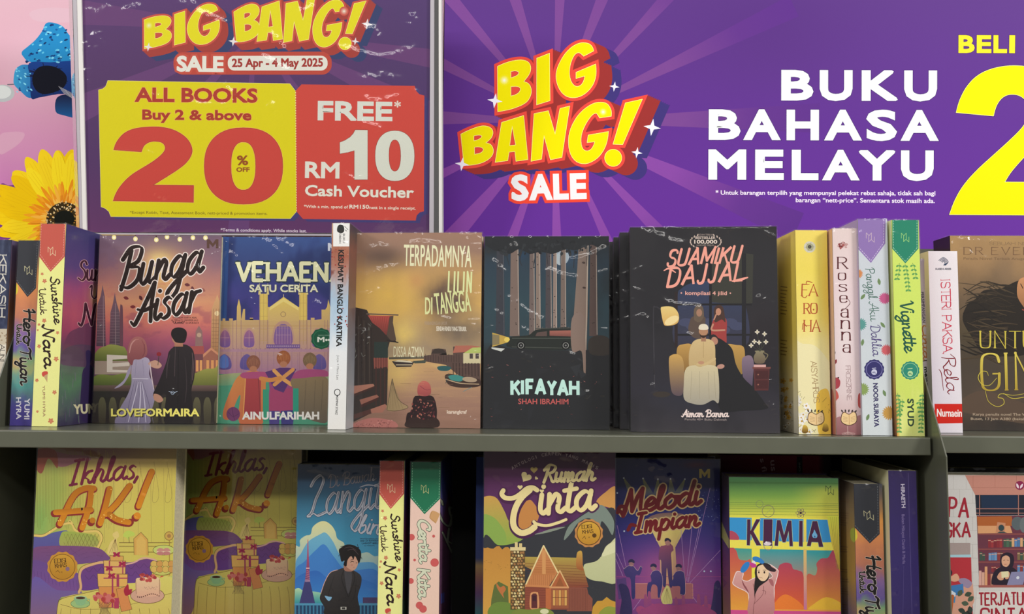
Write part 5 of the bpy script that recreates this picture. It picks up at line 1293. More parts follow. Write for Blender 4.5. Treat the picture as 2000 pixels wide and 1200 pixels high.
# ---- Persimpangan Cinta, Isteri Paksa Rela, the dark gold novel
def art_per():
    A = Art(); A.at(1780, 430, 2.4)
    A.text('PERSIMPANGAN', 44, 338, 52, 482, 14, '#33305c', .04); A.pen('Cinta', 50, 492, 56, 655, 30, 6, '#b3602c', nib=30, con=.4, out=('#f0d8a4', 1.2))
    A.line([(52,662),(88,655)], 4, '#222'); A.line([(76,618),(84,690)], 4, '#222'); A.ell(84, 628, 6, 12, '#3a1c10'); A.text('melatife', 58, 688, 66, 815, 18, '#1c1a1c', .07, out=('#eee', 1.5))
    return A
def bg_per(u, v, X, Y): return ramp(v + (fbm(u, v * 3, .15, 101) - .5) * .3, [(0, '#b4a8d0'), (.3, '#c8bcd8'), (.5, '#d8d0dc'), (.7, '#cfc0d4'), (.85, '#a48ab4'), (1, '#8f70a8')])
def art_ist():
    A = Art(); A.at(1780, 430, 2.4)
    for k in range(4): A.line([(128 + k * 6, 190 + k * 3), (150, 176 + k * 5), (172 - k * 5, 195 + k * 3), (160 - k * 3, 212)], 3, '#30405e', True)
    A.text('KASEH ARIES', 113, 235, 186, 235, 10, '#30344a', .04)
    A.pen('ISTERI PAKSA,', 138, 282, 150, 630, 42, 5, '#c2314c', CAPS, serif=4, nib=0, con=.55)
    A.pen('Rela', 140, 640, 170, 815, 62, 5.5, '#7c1424', nib=30, con=.5); A.line([(128,700),(140,720),(150,800)], 4, '#7c1424', True, taper=True)
    A.poly([(108,862),(250,862),(253,952),(108,955)], '#cf2b22'); A.text('Nurnaein', 119, 922, 236, 923, 36, '#f4ecea', .025)
    return A
def bg_ist(u, v, X, Y): return ramp(u, [(0, '#d4cbd8'), (.3, '#dcd5e0'), (1, '#e4dee6')])
def art_gin():
    A = Art(); A.at(1780, 430, 2.4); rnd = random.Random(20)
    # long dark hair flowing to the left of a face
    A.blob([(560,290),(500,285),(420,320),(340,330),(300,370),(260,400),(240,470),(290,560),(330,620),(420,640),(560,620),(620,500)], '#241d16')
    for k in range(60):
        y = 290 + k * 6; x0 = 420 + rnd.uniform(-60, 80); A.line([(x0, y + 20), (x0 - 70, y + rnd.uniform(-20, 30)), (x0 - rnd.uniform(110, 190), y + rnd.uniform(-40, 40))], rnd.uniform(3, 8), rnd.choice(['#2c241a', '#3a2f22', '#4c3e2c', '#1c1712']), True, taper=True)
    A.blob([(505,280),(560,270),(640,300),(640,430),(560,440),(520,400),(495,350)], ('#c88f60', '#9a6a46')); A.line([(512,300),(522,320)], 4, '#3a2418'); A.line([(520,420),(535,426)], 5, '#a04a3c')
    A.blob([(240,840),(330,800),(440,830),(540,870),(600,960),(240,900)], '#5c4a3c')
    G = '#d6c44c'
    A.pen('SEBUAH NOVEL', 365, 117, 600, 118, 14, 1.8, '#7c6244', CAPS, serif=1.5); A.pen('DR EVELYN', 246, 162, 660, 163, 34, 4.2, '#6a4c34', CAPS, serif=4, nib=0, con=.5, gap=.25)
    A.text('Penulis Novel Terbaik Anugerah Buku Negara', 244, 186, 700, 188, 11, '#6a5038')
    A.pen('UNTUK', 322, 600, 640, 600, 78, 7.5, G, CAPS, serif=6, nib=0, con=.55, gap=.14); A.pen('GINA', 330, 800, 700, 790, 172, 13, ('#e2d05c', '#b59a34'), CAPS, serif=9, nib=0, con=.5, gap=.14)
    A.line([(400,740),(365,775),(330,770),(312,740),(325,712),(352,712),(360,730)], 3.2, G, True, taper=True); A.line([(345,800),(360,850),(400,875),(432,862),(428,838),(405,832),(420,815),(480,822),(560,808)], 3.2, G, True, taper=True); A.line([(430,812),(470,836),(520,832),(600,812)], 3, G, True, taper=True)
    A.text('Karya penulis novel The Wedding Breaker, Love', 288, 917, 740, 919, 12, '#b9a48c', .02); A.text('Buset, 13 Jam A380 (bakal adaptasi oleh Netflix)', 278, 938, 740, 940, 12, '#b9a48c', .02)
    return A
def bg_gin(u, v, X, Y):
    n = fbm(u, v, .2, 111, 5); c = ramp(v + (n - .5) * .2, [(0, '#a88658'), (.12, '#9a7a54'), (.3, '#6e5a44'), (.5, '#4c4030'), (.7, '#4a4036'), (.85, '#56483c'), (1, '#332c28')])
    c = mix(c, '#7c7c3c', soft(X, Y, 330, 520, 90, 80) * .35); return mix(c, '#8a6f52', soft(X, Y, 440, 250, 60, 120) * .6)
def bg_gin_side(u, v, X, Y): return ramp(v, [(0, '#2a1c18'), (.3, '#4a2c20'), (1, '#2a2220')])
# ================================================================ printed matter: the books on the lower shelf
def art_ikhlas():
    A = Art(); A.at(0, 820, 3.157); rnd = random.Random(31)
    LN = '#6c4f2c'
    # curtains
    for k in range(52):
        x = 225 + k * 9.5; A.line([(x, 190 + (k % 5) * 12), (x - 3, 640 + 40 * math.sin(k * .7))], 1.6, '#7d7430' if x < 520 else '#a0904c')
    for x in (640, 700, 760, 850, 930, 1010, 1060): A.line([(x, 300), (x + 4, 760)], 1.8, '#a08c50')
    for x in (780, 860, 950, 1030): A.line([(x, 260), (x + 30, 470), (x - 10, 500), (x + 10, 300)], 1.8, '#8f7c44', True)
    A.blob([(340,200),(420,215),(540,225),(560,250),(480,262),(400,290),(350,280)], '#8c5c62'); A.blob([(225,190),(340,190),(355,300),(300,240),(260,330),(225,300)], '#8c4c3c')
    # windows, rail, framed chair
    A.rect(735, 757, 1060, 762, '#8f7a3c'); A.rect(735, 780, 1060, 784, '#8f7a3c'); A.rect(728, 815, 1060, 820, '#8f7a3c')
    A.poly([(828,835),(825,735),(870,695),(912,740),(915,838)], '#d6a653'); A.poly([(842,835),(842,745),(870,712),(900,748),(900,835)], '#dcb45e'); A.line([(828,835),(825,735),(870,695),(912,740),(915,838)], 2.5, LN)
    A.blob([(765,700),(790,685),(825,695),(830,715),(800,725),(795,745),(780,728),(762,722)], '#bfcf5c'); A.line([(795,725),(798,760)], 3, LN)
    A.blob([(700,700),(725,690),(735,720),(722,740),(728,800),(735,830),(665,828),(680,760),(705,735),(695,715)], '#e0c878'); 
    for k in range(5): A.line([(712, 735), (675 + k * 14, 825)], 1.8, LN)
    A.ell(1043, 718, 26, 30, '#cda852'); A.ring(1043, 718, 26, 3, LN); A.ell(1043, 718, 12, col='#a87c48'); A.line([(1045,745),(1046,960)], 4, '#9c7434')
    # blue buttoned sofa
    A.blob([(205,730),(260,725),(320,700),(360,690),(420,690),(400,780),(330,800),(205,860)], ('#5c5f9a', '#5c4f94'))
    A.blob([(380,700),(430,690),(520,700),(590,720),(610,770),(560,785),(380,785)], ('#9fb04e', '#a8a45a'))
    for k in range(9):
        for j in range(3): A.line([(395 + k * 24 + (j % 2) * 12, 705 + j * 26), (407 + k * 24 + (j % 2) * 12, 730 + j * 26), (419 + k * 24 + (j % 2) * 12, 705 + j * 26)], 1.8, '#7a7436', True)
    A.line([(212,715),(270,715),(330,680),(380,650),(440,640),(470,685),(540,690),(600,690),(628,730),(605,790)], 14, '#e3c56c', True); A.line([(212,706),(270,706),(330,670),(380,642),(440,632),(475,678),(540,682),(605,682),(636,726),(612,795)], 2, LN, True)
    A.line([(420,640),(430,620),(450,640)], 5, '#e3c56c', True)
    A.blob([(205,800),(300,780),(480,780),(600,790),(660,830),(660,870),(400,900),(205,920)], ('#7c4c78', '#6d4c86')); A.blob([(200,870),(330,900),(500,960),(480,1060),(380,1060),(200,1000)], ('#6a4a8c', '#7a5090'))
    for k in range(16): A.line([(230 + k * 26, 800 + (k % 4) * 18), (300 + k * 24, 792 + (k % 3) * 26)], 1.8, '#5a3560', taper=True)
    for k in range(14): A.line([(210 + k * 22, 930 + k * 5), (216 + k * 22, 985 + k * 6)], 2.4, '#553070', taper=True)
    A.blob([(195,990),(350,1050),(500,1060),(480,1110),(360,1120),(340,1500),(180,1500)], ('#6b5aa6', '#a06a50'))
    A.blob([(500,1050),(495,960),(520,910),(600,890),(690,880),(800,880),(900,860),(960,870),(940,940),(900,1010),(640,1040)], ('#70407c', '#68408a'))
    for k in range(8):
        for j in range(2): A.line([(525 + k * 52, 915 + j * 45 - k * 4), (550 + k * 52, 940 + j * 45 - k * 4), (575 + k * 52, 912 + j * 45 - k * 4)], 2, '#50305f', True)
    A.line([(488,1065),(500,1030),(492,960),(515,915),(600,885),(640,880)], 15, '#dcae78', True); A.line([(770,895),(830,880),(880,855),(940,860),(965,870)], 9, '#d9a89a', True); A.line([(478,1062),(490,1030),(482,958),(508,905),(600,875)], 2, LN, True)
    # cake stands at the right
    A.ell(1010, 805, 68, 32, '#c5cf6e'); A.ring(1010, 805, 66, 3, LN, 31)
    for x in (990, 1028): A.ell(x, 812, 24, 20, '#c98a80'); A.rect(x - 23, 812, x + 23, 820, '#e8d8b0'); A.ell(x, 825, 23, 12, '#bf7c76')
    A.ell(1000, 915, 76, 46, '#c9c866'); A.ring(1000, 915, 75, 3, LN, 45)
    for k in range(8): A.ell(950 + (k % 4) * 36, 890 + (k // 4) * 34, 22, 20, ('#d8b45c', '#cf9a50')[k % 2]); A.ring(950 + (k % 4) * 36, 890 + (k // 4) * 34, 20, 1.8, LN)
    A.rect(980, 965, 1070, 1060, '#bfc766')
    for k in range(4): A.ell(1000 + (k % 2) * 36, 980 + (k // 2) * 50, 15, 16, '#c8503c')
    # table with cloth
    A.blob([(385,1105),(430,1085),(560,1060),(750,1015),(900,1005),(1080,1000),(1090,1500),(340,1500),(345,1300),(355,1150)], ('#d9cf6a', '#cfa95a'), n=6)
    A.line([(340,1400),(345,1300),(358,1140),(390,1102),(560,1062),(750,1017)], 3, LN, True); A.line([(375,1140),(520,1170),(760,1150),(1060,1070)], 2.2, LN, True)
    for k in range(12): A.line([(380 + k * 60, 1165), (372 + k * 62, 1220), (360 + k * 64, 1400)], 2, LN)
    # present boxes
    for x0, y0, x1, y1, c in ((610,1025,735,1160,'#d9924c'),(602,950,788,1030,'#e2b05c'),(640,868,776,952,'#deb264'),(678,838,762,872,'#d8a458')):
        A.poly([(x0,y0),(x1,y0 + 4),(x1 - 2,y1),(x0 + 4,y1)], c); A.line([(x0,y0),(x1,y0 + 4),(x1 - 2,y1),(x0 + 4,y1),(x0,y0)], 2.5, LN)
    for x0, y0, x1, y1 in ((690,952,700,1160),(640,975,790,981),(672,870,680,950),(640,905,776,911),(755,872,762,950),(720,955,736,1030)): A.rect(x0, y0, x1, y1, '#a53a5c')
    A.poly([(718,1045),(775,1030),(815,1170),(750,1185)], '#d98c50'); A.line([(718,1045),(775,1030),(815,1170),(750,1185),(718,1045)], 2.2, LN); A.rect(705,1100,735,1165,'#b03a58')
    for x, y in ((675,918),(755,890),(690,962),(720,832),(795,1060)):
        for a in (-30, 30, 150, 210): leaf(A, x, y, 26, 8, a, '#a8284c')
        A.ell(x, y, 6, col='#8c1f40')
    A.blob([(765,1050),(790,1015),(800,1050),(830,1070),(800,1080),(775,1085)], '#a8243c')
    # cake
    A.ell(910, 1085, 105, 50, '#d3a48c'); A.ring(910, 1085, 104, 3, LN, 49); A.blob([(838,990),(870,975),(980,975),(985,1070),(960,1090),(870,1090),(842,1070)], ('#e8c898', '#e0ac90')); A.line([(838,990),(842,1075)], 2.4, LN); A.line([(984,985),(986,1075)], 2.4, LN)
    for _ in range(16): A.ell(rnd.uniform(870, 975), rnd.uniform(955, 995), 12, 10, rnd.choice(['#c04a48', '#a53a3c', '#d0685c']), 0, 9)
    for k in range(12): A.ell(850 + k * 12, 1085 + 10 * math.sin(k * .5 + 1), 4, col='#5a2f2c', n=7)
    for k in range(10): A.line([(890 + k * 8, 1030 + (k % 3) * 8), (900 + k * 8, 1045 - (k % 2) * 10)], 2, '#a88070')
    # teacup and flowers
    A.ell(497, 1135, 60, 28, '#9fc07c'); A.ring(497, 1135, 59, 2.5, '#4f6a4a', 27); A.blob([(460,1098),(535,1098),(530,1125),(515,1145),(480,1145),(466,1125)], '#8cb884'); A.ell(498, 1098, 38, 12, '#a9c896'); A.ell(498, 1100, 30, 8, '#4a3024'); A.line([(533,1108),(555,1110),(545,1130),(528,1132)], 5, '#8cb884', True)
    for _ in range(20): A.ell(rnd.uniform(585, 700), rnd.uniform(1075, 1125), 15, 13, rnd.choice(['#c0524c', '#d0706a', '#b03c3c']), rnd.uniform(0, 90), 9)
    for k in range(9): A.line([(600 + k * 11, 1125), (625 + k * 5, 1165), (608 + k * 10, 1215)], 2.6, '#6d5040', True)
    # badge
    seal(A, 386, 908, 96, '#c98f35', '#8f5f1c', 12); A.ell(386, 908, 76, 76, ('#cf9c34', '#b98224')); A.ring(386, 908, 78, 3.5, '#7a5218')
    A.pen('EDISI', 338, 885, 410, 878, 24, 4.5, '#5a3c12', CAPS, serif=3, nib=0, con=.4); A.pen('KHAS', 343, 915, 412, 907, 24, 4.5, '#5a3c12', CAPS, serif=3, nib=0, con=.4); A.ell(418, 921, 13, 13, '#8a6a80'); A.line([(345,940),(358,930),(370,944)], 3, '#7a5218'); A.text('x', 375, 945, 388, 945, 14, '#7a5218')
    # title
    A.pen('Ikhlas,', 432, 405, 860, 360, 150, 19, '#6f1f38', shear=.3, nib=35, con=.55)
    for L in ([(365,650),(450,480),(520,430),(580,430)], [(562,432),(545,540),(500,675)], [(335,580),(440,572),(560,562)], [(672,432),(645,540),(612,648)], [(800,412),(720,520),(650,590)], [(668,590),(720,625),(790,640),(805,632)], [(935,325),(895,420),(850,540)]):
        A.line(L, 44, '#8c2c28', True)
    for x, y in ((568, 628), (842, 600)): A.ell(x - 6, y + 6, 24, col='#8c2c28')
    for L in ([(372,642),(455,472),(525,424),(580,424)], [(565,426),(552,535),(508,668)], [(345,572),(445,566),(562,556)], [(678,426),(652,534),(620,640)], [(802,406),(725,514),(656,582)], [(676,584),(726,617),(795,634)], [(938,320),(900,414),(856,534)]):
        A.line(L, 35, ('#b06a14', '#d98a1c'), True)
    A.ell(572, 622, 18, col='#c07818'); A.ell(847, 594, 22, col='#dc8c22')
    for _ in range(26): x, y = rnd.choice([(380,620),(440,560),(520,560),(530,630),(640,590),(700,600),(770,625),(845,590),(690,430),(590,450)]); A.ell(x + rnd.uniform(-20, 20), y + rnd.uniform(-16, 16), rnd.uniform(1.5, 4.5), col='#f3c464', n=7)
    return A
def bg_ikhlas(u, v, X, Y):
    n = fbm(u, v, .2, 121)
    c = ramp(np.clip(u + (n - .5) * .2, 0, 1), [(0, '#9ab060'), (.15, '#8fb45c'), (.35, '#c9c060'), (.6, '#dcca66'), (1, '#d8cc5c')])
    t = ramp(v, [(0, '#7a4450'), (.08, '#8f6a48'), (.14, '#b59c48'), (.3, '#c0b452'), (1, '#c9b45c')])
    c = c * .6 + t * .4
    c = mix(c, '#7fb05c', soft(X, Y, 250, 620, 80, 200) * .7); c = mix(c, '#6a3c54', (1 - sst(190, 300, Y)) * .8 * soft(X, Y, 560, 200, 300, 160, .8)); c = mix(c, '#a08a58', (1 - sst(290, 300, Y)) * .3)  # hard step near the top: shade under the shelf lip mixed into the print
    return mix(c, '#d29a54', sst(900, 1200, Y) * sst(700, 1000, X) * .6)

def art_langit():
    A = Art(); A.at(560, 860, 3.53); rnd = random.Random(32)
    A.blob([(45,760),(90,735),(92,690),(130,660),(165,650),(180,600),(225,565),(270,562),(310,590),(335,630),(350,680),(395,710),(400,760),(440,800),(520,780),(560,775),(600,800),(660,830),(700,1120),(45,1120)], ('#e0dca0', '#5a9ad0'), n=6)
    A.blob([(100,780),(150,700),(230,650),(270,640),(320,700),(360,780),(420,850),(620,860),(620,1120),(60,1120),(60,860)], ('#6fb0c8', '#3a78c0'), n=6)
    A.blob([(60,900),(120,840),(200,760),(260,720),(330,810),(420,900),(620,900),(620,1120),(50,1120)], ('#3f7fc4', '#3c74bc'), n=6); A.blob([(60,960),(200,900),(300,960),(420,940),(620,1000),(620,1120),(50,1120)], ('#2f66b4', '#3c86c8'), n=6)
    A.blob([(48,1045),(80,1020),(120,1040),(190,1045),(240,1060),(240,1125),(45,1125)], ('#b8d8a8', '#2c8c9a'))
    # lattice tower
    A.poly([(145,685),(149,685),(152,800),(157,880),(158,960),(196,1125),(88,1125),(128,960),(136,880),(141,800)], ('#c84c64', '#413f72')); A.poly([(128,970),(160,970),(196,1125),(88,1125)], '#3d3c70'); A.rect(126, 965, 162, 978, '#9a7a9c'); A.rect(134, 880, 158, 888, '#e4b0b4')
    for k in range(6): A.line([(138 - k * 2, 900 + k * 12), (157 + k, 906 + k * 12)], 2, '#e08c98')
    # railing
    A.rect(45, 1125, 640, 1140, '#4f93b4'); A.rect(45, 1140, 640, 1220, '#1d3f62')
    for k in range(24): A.rect(55 + k * 25, 1138, 66 + k * 25, 1220, '#3a7a9c')
    A.rect(525, 1085, 640, 1125, '#4a3e66')
    # young man in a black suit
    A.blob([(235,1060),(262,980),(300,915),(350,895),(400,880),(440,890),(490,915),(515,945),(512,1000),(490,1080),(490,1210),(275,1210),(258,1150),(230,1100)], ('#3c3838', '#221f20'))
    A.line([(235,1060),(262,980),(300,915),(350,895)], 4, '#d8a898', True); A.blob([(400,890),(440,895),(450,960),(425,1060),(405,980)], '#4c4a4e'); A.line([(400,885),(380,960),(425,1080)], 3.5, '#151314', True); A.line([(445,890),(470,950),(428,1080)], 3.5, '#151314', True)
    for L in ([(330,930),(290,1060),(300,1120)], [(480,960),(470,1070),(440,1120)], [(300,1000),(330,1060)], [(350,1110),(400,1090)], [(460,1000),(500,1010)]): A.line(L, 3, '#171516', True, taper=True)
    A.blob([(262,1075),(290,1080),(312,1085),(290,1110)], '#7fb0d0'); A.rect(372, 1150, 412, 1170, '#c9c6bc'); A.rect(380, 1153, 404, 1167, '#3a3838')
    A.blob([(395,850),(420,872),(445,885),(452,905),(400,900)], '#b07c68'); A.blob([(400,840),(402,800),(430,790),(490,800),(492,850),(478,885),(455,900),(425,885),(405,865)], '#d9a68c'); A.blob([(400,870),(420,890),(445,898),(420,900)], '#b88068')
    A.line([(440,842),(452,836),(462,840)], 4, '#3a2420', True); A.line([(478,848),(486,846)], 3.5, '#3a2420'); A.line([(440,828),(458,822)], 3, '#4a302c'); A.line([(458,878),(468,878)], 2, '#9a5a50'); A.ell(450, 862, 8, 4, '#cf8a78')
    A.blob([(368,800),(360,760),(378,740),(410,722),(450,722),(490,740),(512,770),(512,810),(498,852),(488,830),(470,800),(460,826),(445,800),(420,828),(412,870),(392,860),(398,832),(378,838)], '#1b1616')
    for a, b in (((378,745),(362,752)), ((440,725),(500,742)), ((495,745),(488,720)), ((372,780),(358,800)), ((400,730),(372,735)), ((510,800),(520,822))): A.line([a, b], 6, '#1b1616', taper=True)
    for L in ([(400,745),(440,738),(480,760)], [(420,760),(460,755),(495,790)]): A.line(L, 4, '#5a4a4c', True, taper=True)
    S = '#b9bcc6'
    A.pen('Di Bawah', 290, 330, 615, 275, 88, 6.5, '#8d8a94', nib=40, con=.5, shear=.15, out=('#3a4658', 1.5))
    A.pen('Langit', 152, 528, 650, 470, 270, 20, S, nib=40, con=.65, shear=.22, out=('#23364c', 3))
    A.pen('Langit', 155, 524, 652, 466, 266, 5, '#6f7484', nib=40, con=.6, shear=.22)
    A.pen('biru', 488, 640, 668, 655, 130, 14, S, nib=40, con=.6, shear=.22, out=('#23364c', 2.5))
    A.line([(505,325),(560,310),(640,320)], 9, S, True, taper=True)
    A.text('DIADAPTASI DARIPADA NOVEL', 505, 684, 640, 686, 8, '#182838', .02); A.text('asal: DI BAWAH', 508, 700, 632, 700, 12, '#182838', .03); A.text('LANGIT BIRU', 518, 718, 632, 718, 12, '#182838', .04); A.text('by MARSYA', 536, 732, 606, 732, 8, '#182838', .02)
    return A
def bg_langit(u, v, X, Y):
    c = ramp(Y / 1200, [(0, '#34486a'), (.2, '#3c5474'), (.35, '#3f7898'), (.55, '#3f8cac'), (.8, '#4fa0c4'), (1, '#3c86b4')])
    return mix(c, '#4a4f60', (1 - sst(170, 290, Y)) * .6)

def art_cerita():
    A = Art(); A.at(560, 860, 3.53)
    for x, y, r in ((860,670,23),(1013,663,10),(882,828,9),(1020,845,29),(856,972,20),(915,1140,25),(940,1165,26)): A.ell(x, y, r, col='#cf5c5a'); A.ring(x, y, r - 2, 1.5, '#b84a4c')
    A.blob([(1003,488),(1050,505),(1052,520),(1030,572),(1020,570),(985,535)], '#d0a06c'); A.line([(1003,488),(985,535),(1028,570)], 2.5, '#a87c48')
    A.pen('Cerita', 908, 552, 918, 845, 78, 20, '#d8dcc0', nib=40, con=.45, out=('#1e3a30', 3.5)); A.pen('Kita', 905, 885, 912, 1090, 78, 20, '#d8dcc0', nib=40, con=.45, out=('#1e3a30', 3.5))
    A.poly([(858,148),(1064,152),(1058,405),(950,512),(852,398)], '#1c7350'); A.dash([(868,155),(862,392),(950,498),(1050,398),(1056,158)], 3, '#9ad4b0', 11, 7); mw_logo(A, 952, 338, 44, '#c6c98a', 3)
    return A
def bg_cerita(u, v, X, Y): return ramp(v, [(0, '#eccabc'), (1, '#f0cdb8')])
def art_cerita_cover():
    A = Art(); A.at(560, 860, 3.53)
    for k in range(14): A.line([(1055, 640 + k * 62), (1330, 560 + k * 40)], 3, '#4a2c3c')
    for k in range(6): A.line([(1085 + k * 40, 640), (1080 + k * 40, 1200)], 3, '#4a2c3c')
    A.poly([(1060,650),(1118,330),(1160,600),(1160,660)], '#5c2c4c')
    A.poly([(1150,930),(1175,900),(1190,930),(1188,1210),(1140,1210)], '#3c5a2c'); A.poly([(1060,1060),(1085,1050),(1085,1120),(1060,1130)], '#4a4a90')
    A.pen('Cerita', 1095, 610, 1330, 440, 190, 20, '#8f9480', nib=40, con=.5, shear=.1, out=('#181820', 4)); A.pen('Kita', 1130, 780, 1290, 670, 150, 17, '#8f9480', nib=40, con=.5, shear=.1, out=('#181820', 4))
    return A
def bg_cerita_cover(u, v, X, Y):
    return ramp(v + (fbm(u, v, .2, 131) - .5) * .1, [(0, '#24264f'), (.12, '#3c4c90'), (.25, '#5a4a84'), (.35, '#5c3450'), (.6, '#5f3a58'), (.8, '#54304c'), (1, '#3c3060')])
def bg_strip(u, v, X, Y):
    return ramp(v, [(0, '#2c3c70'), (.3, '#34447a'), (.52, '#3c4470'), (.56, '#a08458'), (.62, '#8a6058'), (.7, '#6a4c74'), (.8, '#4c7a7c'), (1, '#34508a')])

def art_cinta():
    A = Art(); A.at(920, 860, 3.53); rnd = random.Random(33)
    A.blob([(70,420),(90,392),(140,385),(185,410),(235,500),(250,540),(290,600),(330,640),(380,670),(330,700),(250,722),(180,722),(85,680),(60,600)], ('#cfa052', '#8fb04c')); A.blob([(80,520),(150,530),(200,580),(240,650),(230,715),(120,700),(80,660)], '#8cac50')
    A.blob([(295,470),(330,435),(380,420),(420,420),(470,520),(400,640),(340,640),(280,560)], '#c88848')
    A.blob([(865,420),(920,365),(1000,325),(1010,520),(960,470),(890,450)], '#cc9450')
    A.blob([(85,680),(180,722),(250,722),(330,700),(380,670),(480,640),(620,600),(700,560),(830,470),(880,450),(920,470),(1010,540),(1010,1210),(80,1210)], '#34363c', n=6)
    A.blob([(640,690),(670,600),(740,540),(850,470),(895,448),(935,475),(985,560),(975,655),(940,600),(900,560),(880,620),(820,540),(740,570),(690,640)], '#7c8a80'); A.blob([(410,655),(520,640),(650,600),(560,610),(470,640)], '#8a9484')
    A.blob([(780,860),(830,845),(870,830),(905,790),(925,740),(960,710),(1010,690),(1010,970),(900,975),(820,960),(780,920)], ('#cfd0a0', '#c0c494')); A.blob([(900,800),(930,740),(960,715),(1010,700),(1010,760),(950,790)], '#dcdcb0')
    # autumn trees
    A.poly(ragged(75, 275, 745, 14, 10, 3, [(275,1210),(75,1210)]), ('#c48a3c', '#d4a048')); A.poly([(840,1150),(870,1110),(905,1108),(935,1082),(965,1105),(1010,1120),(1010,1210),(830,1210)], '#c99838')
    A.poly([(140,1100),(160,1000),(190,975),(255,1010),(262,1180),(135,1180)], '#5f6f38'); A.blob([(175,985),(200,1015),(225,1005),(240,1030),(222,1060),(228,1090),(205,1060),(180,1020)], '#c07440'); A.blob([(130,1210),(150,1130),(250,1120),(380,1170),(390,1210)], '#6f8a3c'); A.blob([(880,1210),(930,1150),(1005,1160),(1010,1210)], '#8f9a3c')
    for _ in range(14): x, y = rnd.uniform(90, 260), rnd.uniform(820, 900); A.line([(x, y), (x + rnd.uniform(-14, 14), y + rnd.uniform(-8, 8))], 3, '#6c5424', taper=True)
    # cottage
    A.poly([(370,805),(730,812),(770,860),(810,1015),(660,1020),(370,870)], ('#b5a04c', '#8a4434'))
    for k in range(8): A.line([(372 + k * 4, 850 + k * 20), (770 + k * 6, 872 + k * 19)], 2, '#6c3428')
    A.blob([(728,880),(728,790),(745,765),(766,775),(770,870),(775,900)], ('#cfa84c', '#a05a34'))
    A.rect(370, 1010, 665, 1170, '#8f4a38'); A.poly([(660,1015),(800,1018),(808,1060),(838,1095),(835,1180),(660,1180)], '#8c5040')
    for k in range(13): A.line([(668 + k * 11, 1025), (668 + k * 11, 1175)], 1.8, '#6c3a30')
    for k in range(9): A.line([(372, 1020 + k * 17), (515, 1020 + k * 17)], 1.8, '#6c3428')
    A.poly([(372,1000),(500,735),(595,915),(535,1012),(372,1012)], '#c98450')
    for k in range(12): A.line([(400 + k * 14, 925 if k > 1 else 960), (400 + k * 14, 1005)], 1.8, '#94542c')
    A.rect(415, 880, 580, 930, '#c07c48'); A.rect(490, 760, 515, 925, '#d89c60')
    for k in range(6): A.line([(462 - k * 6, 830 + k * 16), (490, 830 + k * 16)], 1.8, '#94542c'); A.line([(515, 830 + k * 16), (545 + k * 6, 830 + k * 16)], 1.8, '#94542c')
    A.line([(372,1010),(500,728),(598,912)], 9, '#ecd89c'); A.line([(370,1003),(545,1012)], 14, '#cf8a54')
    A.poly([(550,1015),(612,900),(672,1018)], '#b5663c'); A.line([(545,1018),(612,900),(672,1018)], 8, '#e3bc80'); A.poly([(582,1008),(612,945),(642,1010)], '#9a5c34'); A.rect(540, 1010, 675, 1022, '#d89c68')
    A.rect(515, 1022, 552, 1165, '#c06c40'); A.rect(552, 1022, 672, 1160, '#9c5a3c'); 
    for k in range(5): A.rect(565 + k * 20, 1035, 580 + k * 20, 1140, ('#d8a85c', '#c07c44')[k % 2])
    A.line([(563, 1085), (665, 1085)], 3, '#6c3a28')
    A.blob([(408,1160),(408,1070),(420,1050),(450,1048),(464,1062),(466,1160)], '#dc9c68'); A.poly([(416,1160),(416,1070),(428,1058),(448,1058),(456,1070),(457,1160)], '#5f2c30'); A.rect(424, 1072, 448, 1110, '#43202c')
    # stone chimney
    A.rect(272, 750, 372, 1170, '#5f4a2c'); A.rect(270, 738, 376, 762, '#e3d098'); A.rect(302, 705, 322, 740, '#e0cc90'); A.rect(332, 712, 352, 740, '#dcc68a')
    for j in range(20):
        for k in range(5):
            x = 282 + k * 20 + (j % 2) * 8 + rnd.uniform(-3, 3); y = 775 + j * 20 + rnd.uniform(-3, 3)
            if x < 366: A.ell(x, y, rnd.uniform(7, 10), rnd.uniform(6, 9), rnd.choice(['#d8c07c', '#c09458', '#e3d098', '#a87848']), rnd.uniform(0, 90), 7)
    A.blob([(290,1210),(320,1165),(400,1170),(520,1160),(560,1210)], '#7c8a3c'); A.ell(506, 1182, 30, 18, '#dcdcae')
    # title
    for P, w in (([(205,365),(250,395),(300,370),(350,335),(400,330),(440,340),(410,400),(350,420),(310,500),(290,600),(330,650),(390,650),(450,610),(430,570),(500,590),(640,560),(650,590)], 0),):
        pass
    CR, PU = '#eddb9c', '#4a1f48'
    cup = [(455,345),(425,328),(385,335),(340,372),(290,400),(235,398),(212,372),(222,348)]; cst = [(405,345),(350,395),(308,465),(290,545),(300,605),(345,640),(400,628),(438,600)]; cl = [(400,632),(445,592),(432,562),(452,578),(520,590),(600,570),(655,548)]
    for q, w in ((cup, 62), (cst, 66), (cl, 40)): A.line([(x + 3, y + 8) for x, y in q], w, PU, True)
    A.pen('inta', 462, 515, 850, 482, 250, 42, PU, nib=30, con=.35, shear=.12, out=(PU, 7))
    for q, w in ((cup, 32), (cst, 42), (cl, 20)): A.line(q, w, CR, True)
    A.pen('inta', 462, 512, 850, 480, 250, 34, CR, nib=30, con=.35, shear=.12)
    A.pen('Rumah', 495, 292, 850, 278, 118, 21, CR, nib=30, con=.4, shear=.2, out=(PU, 5)); A.line([(580,268),(620,262),(690,262),(680,285)], 11, CR, True, taper=True)
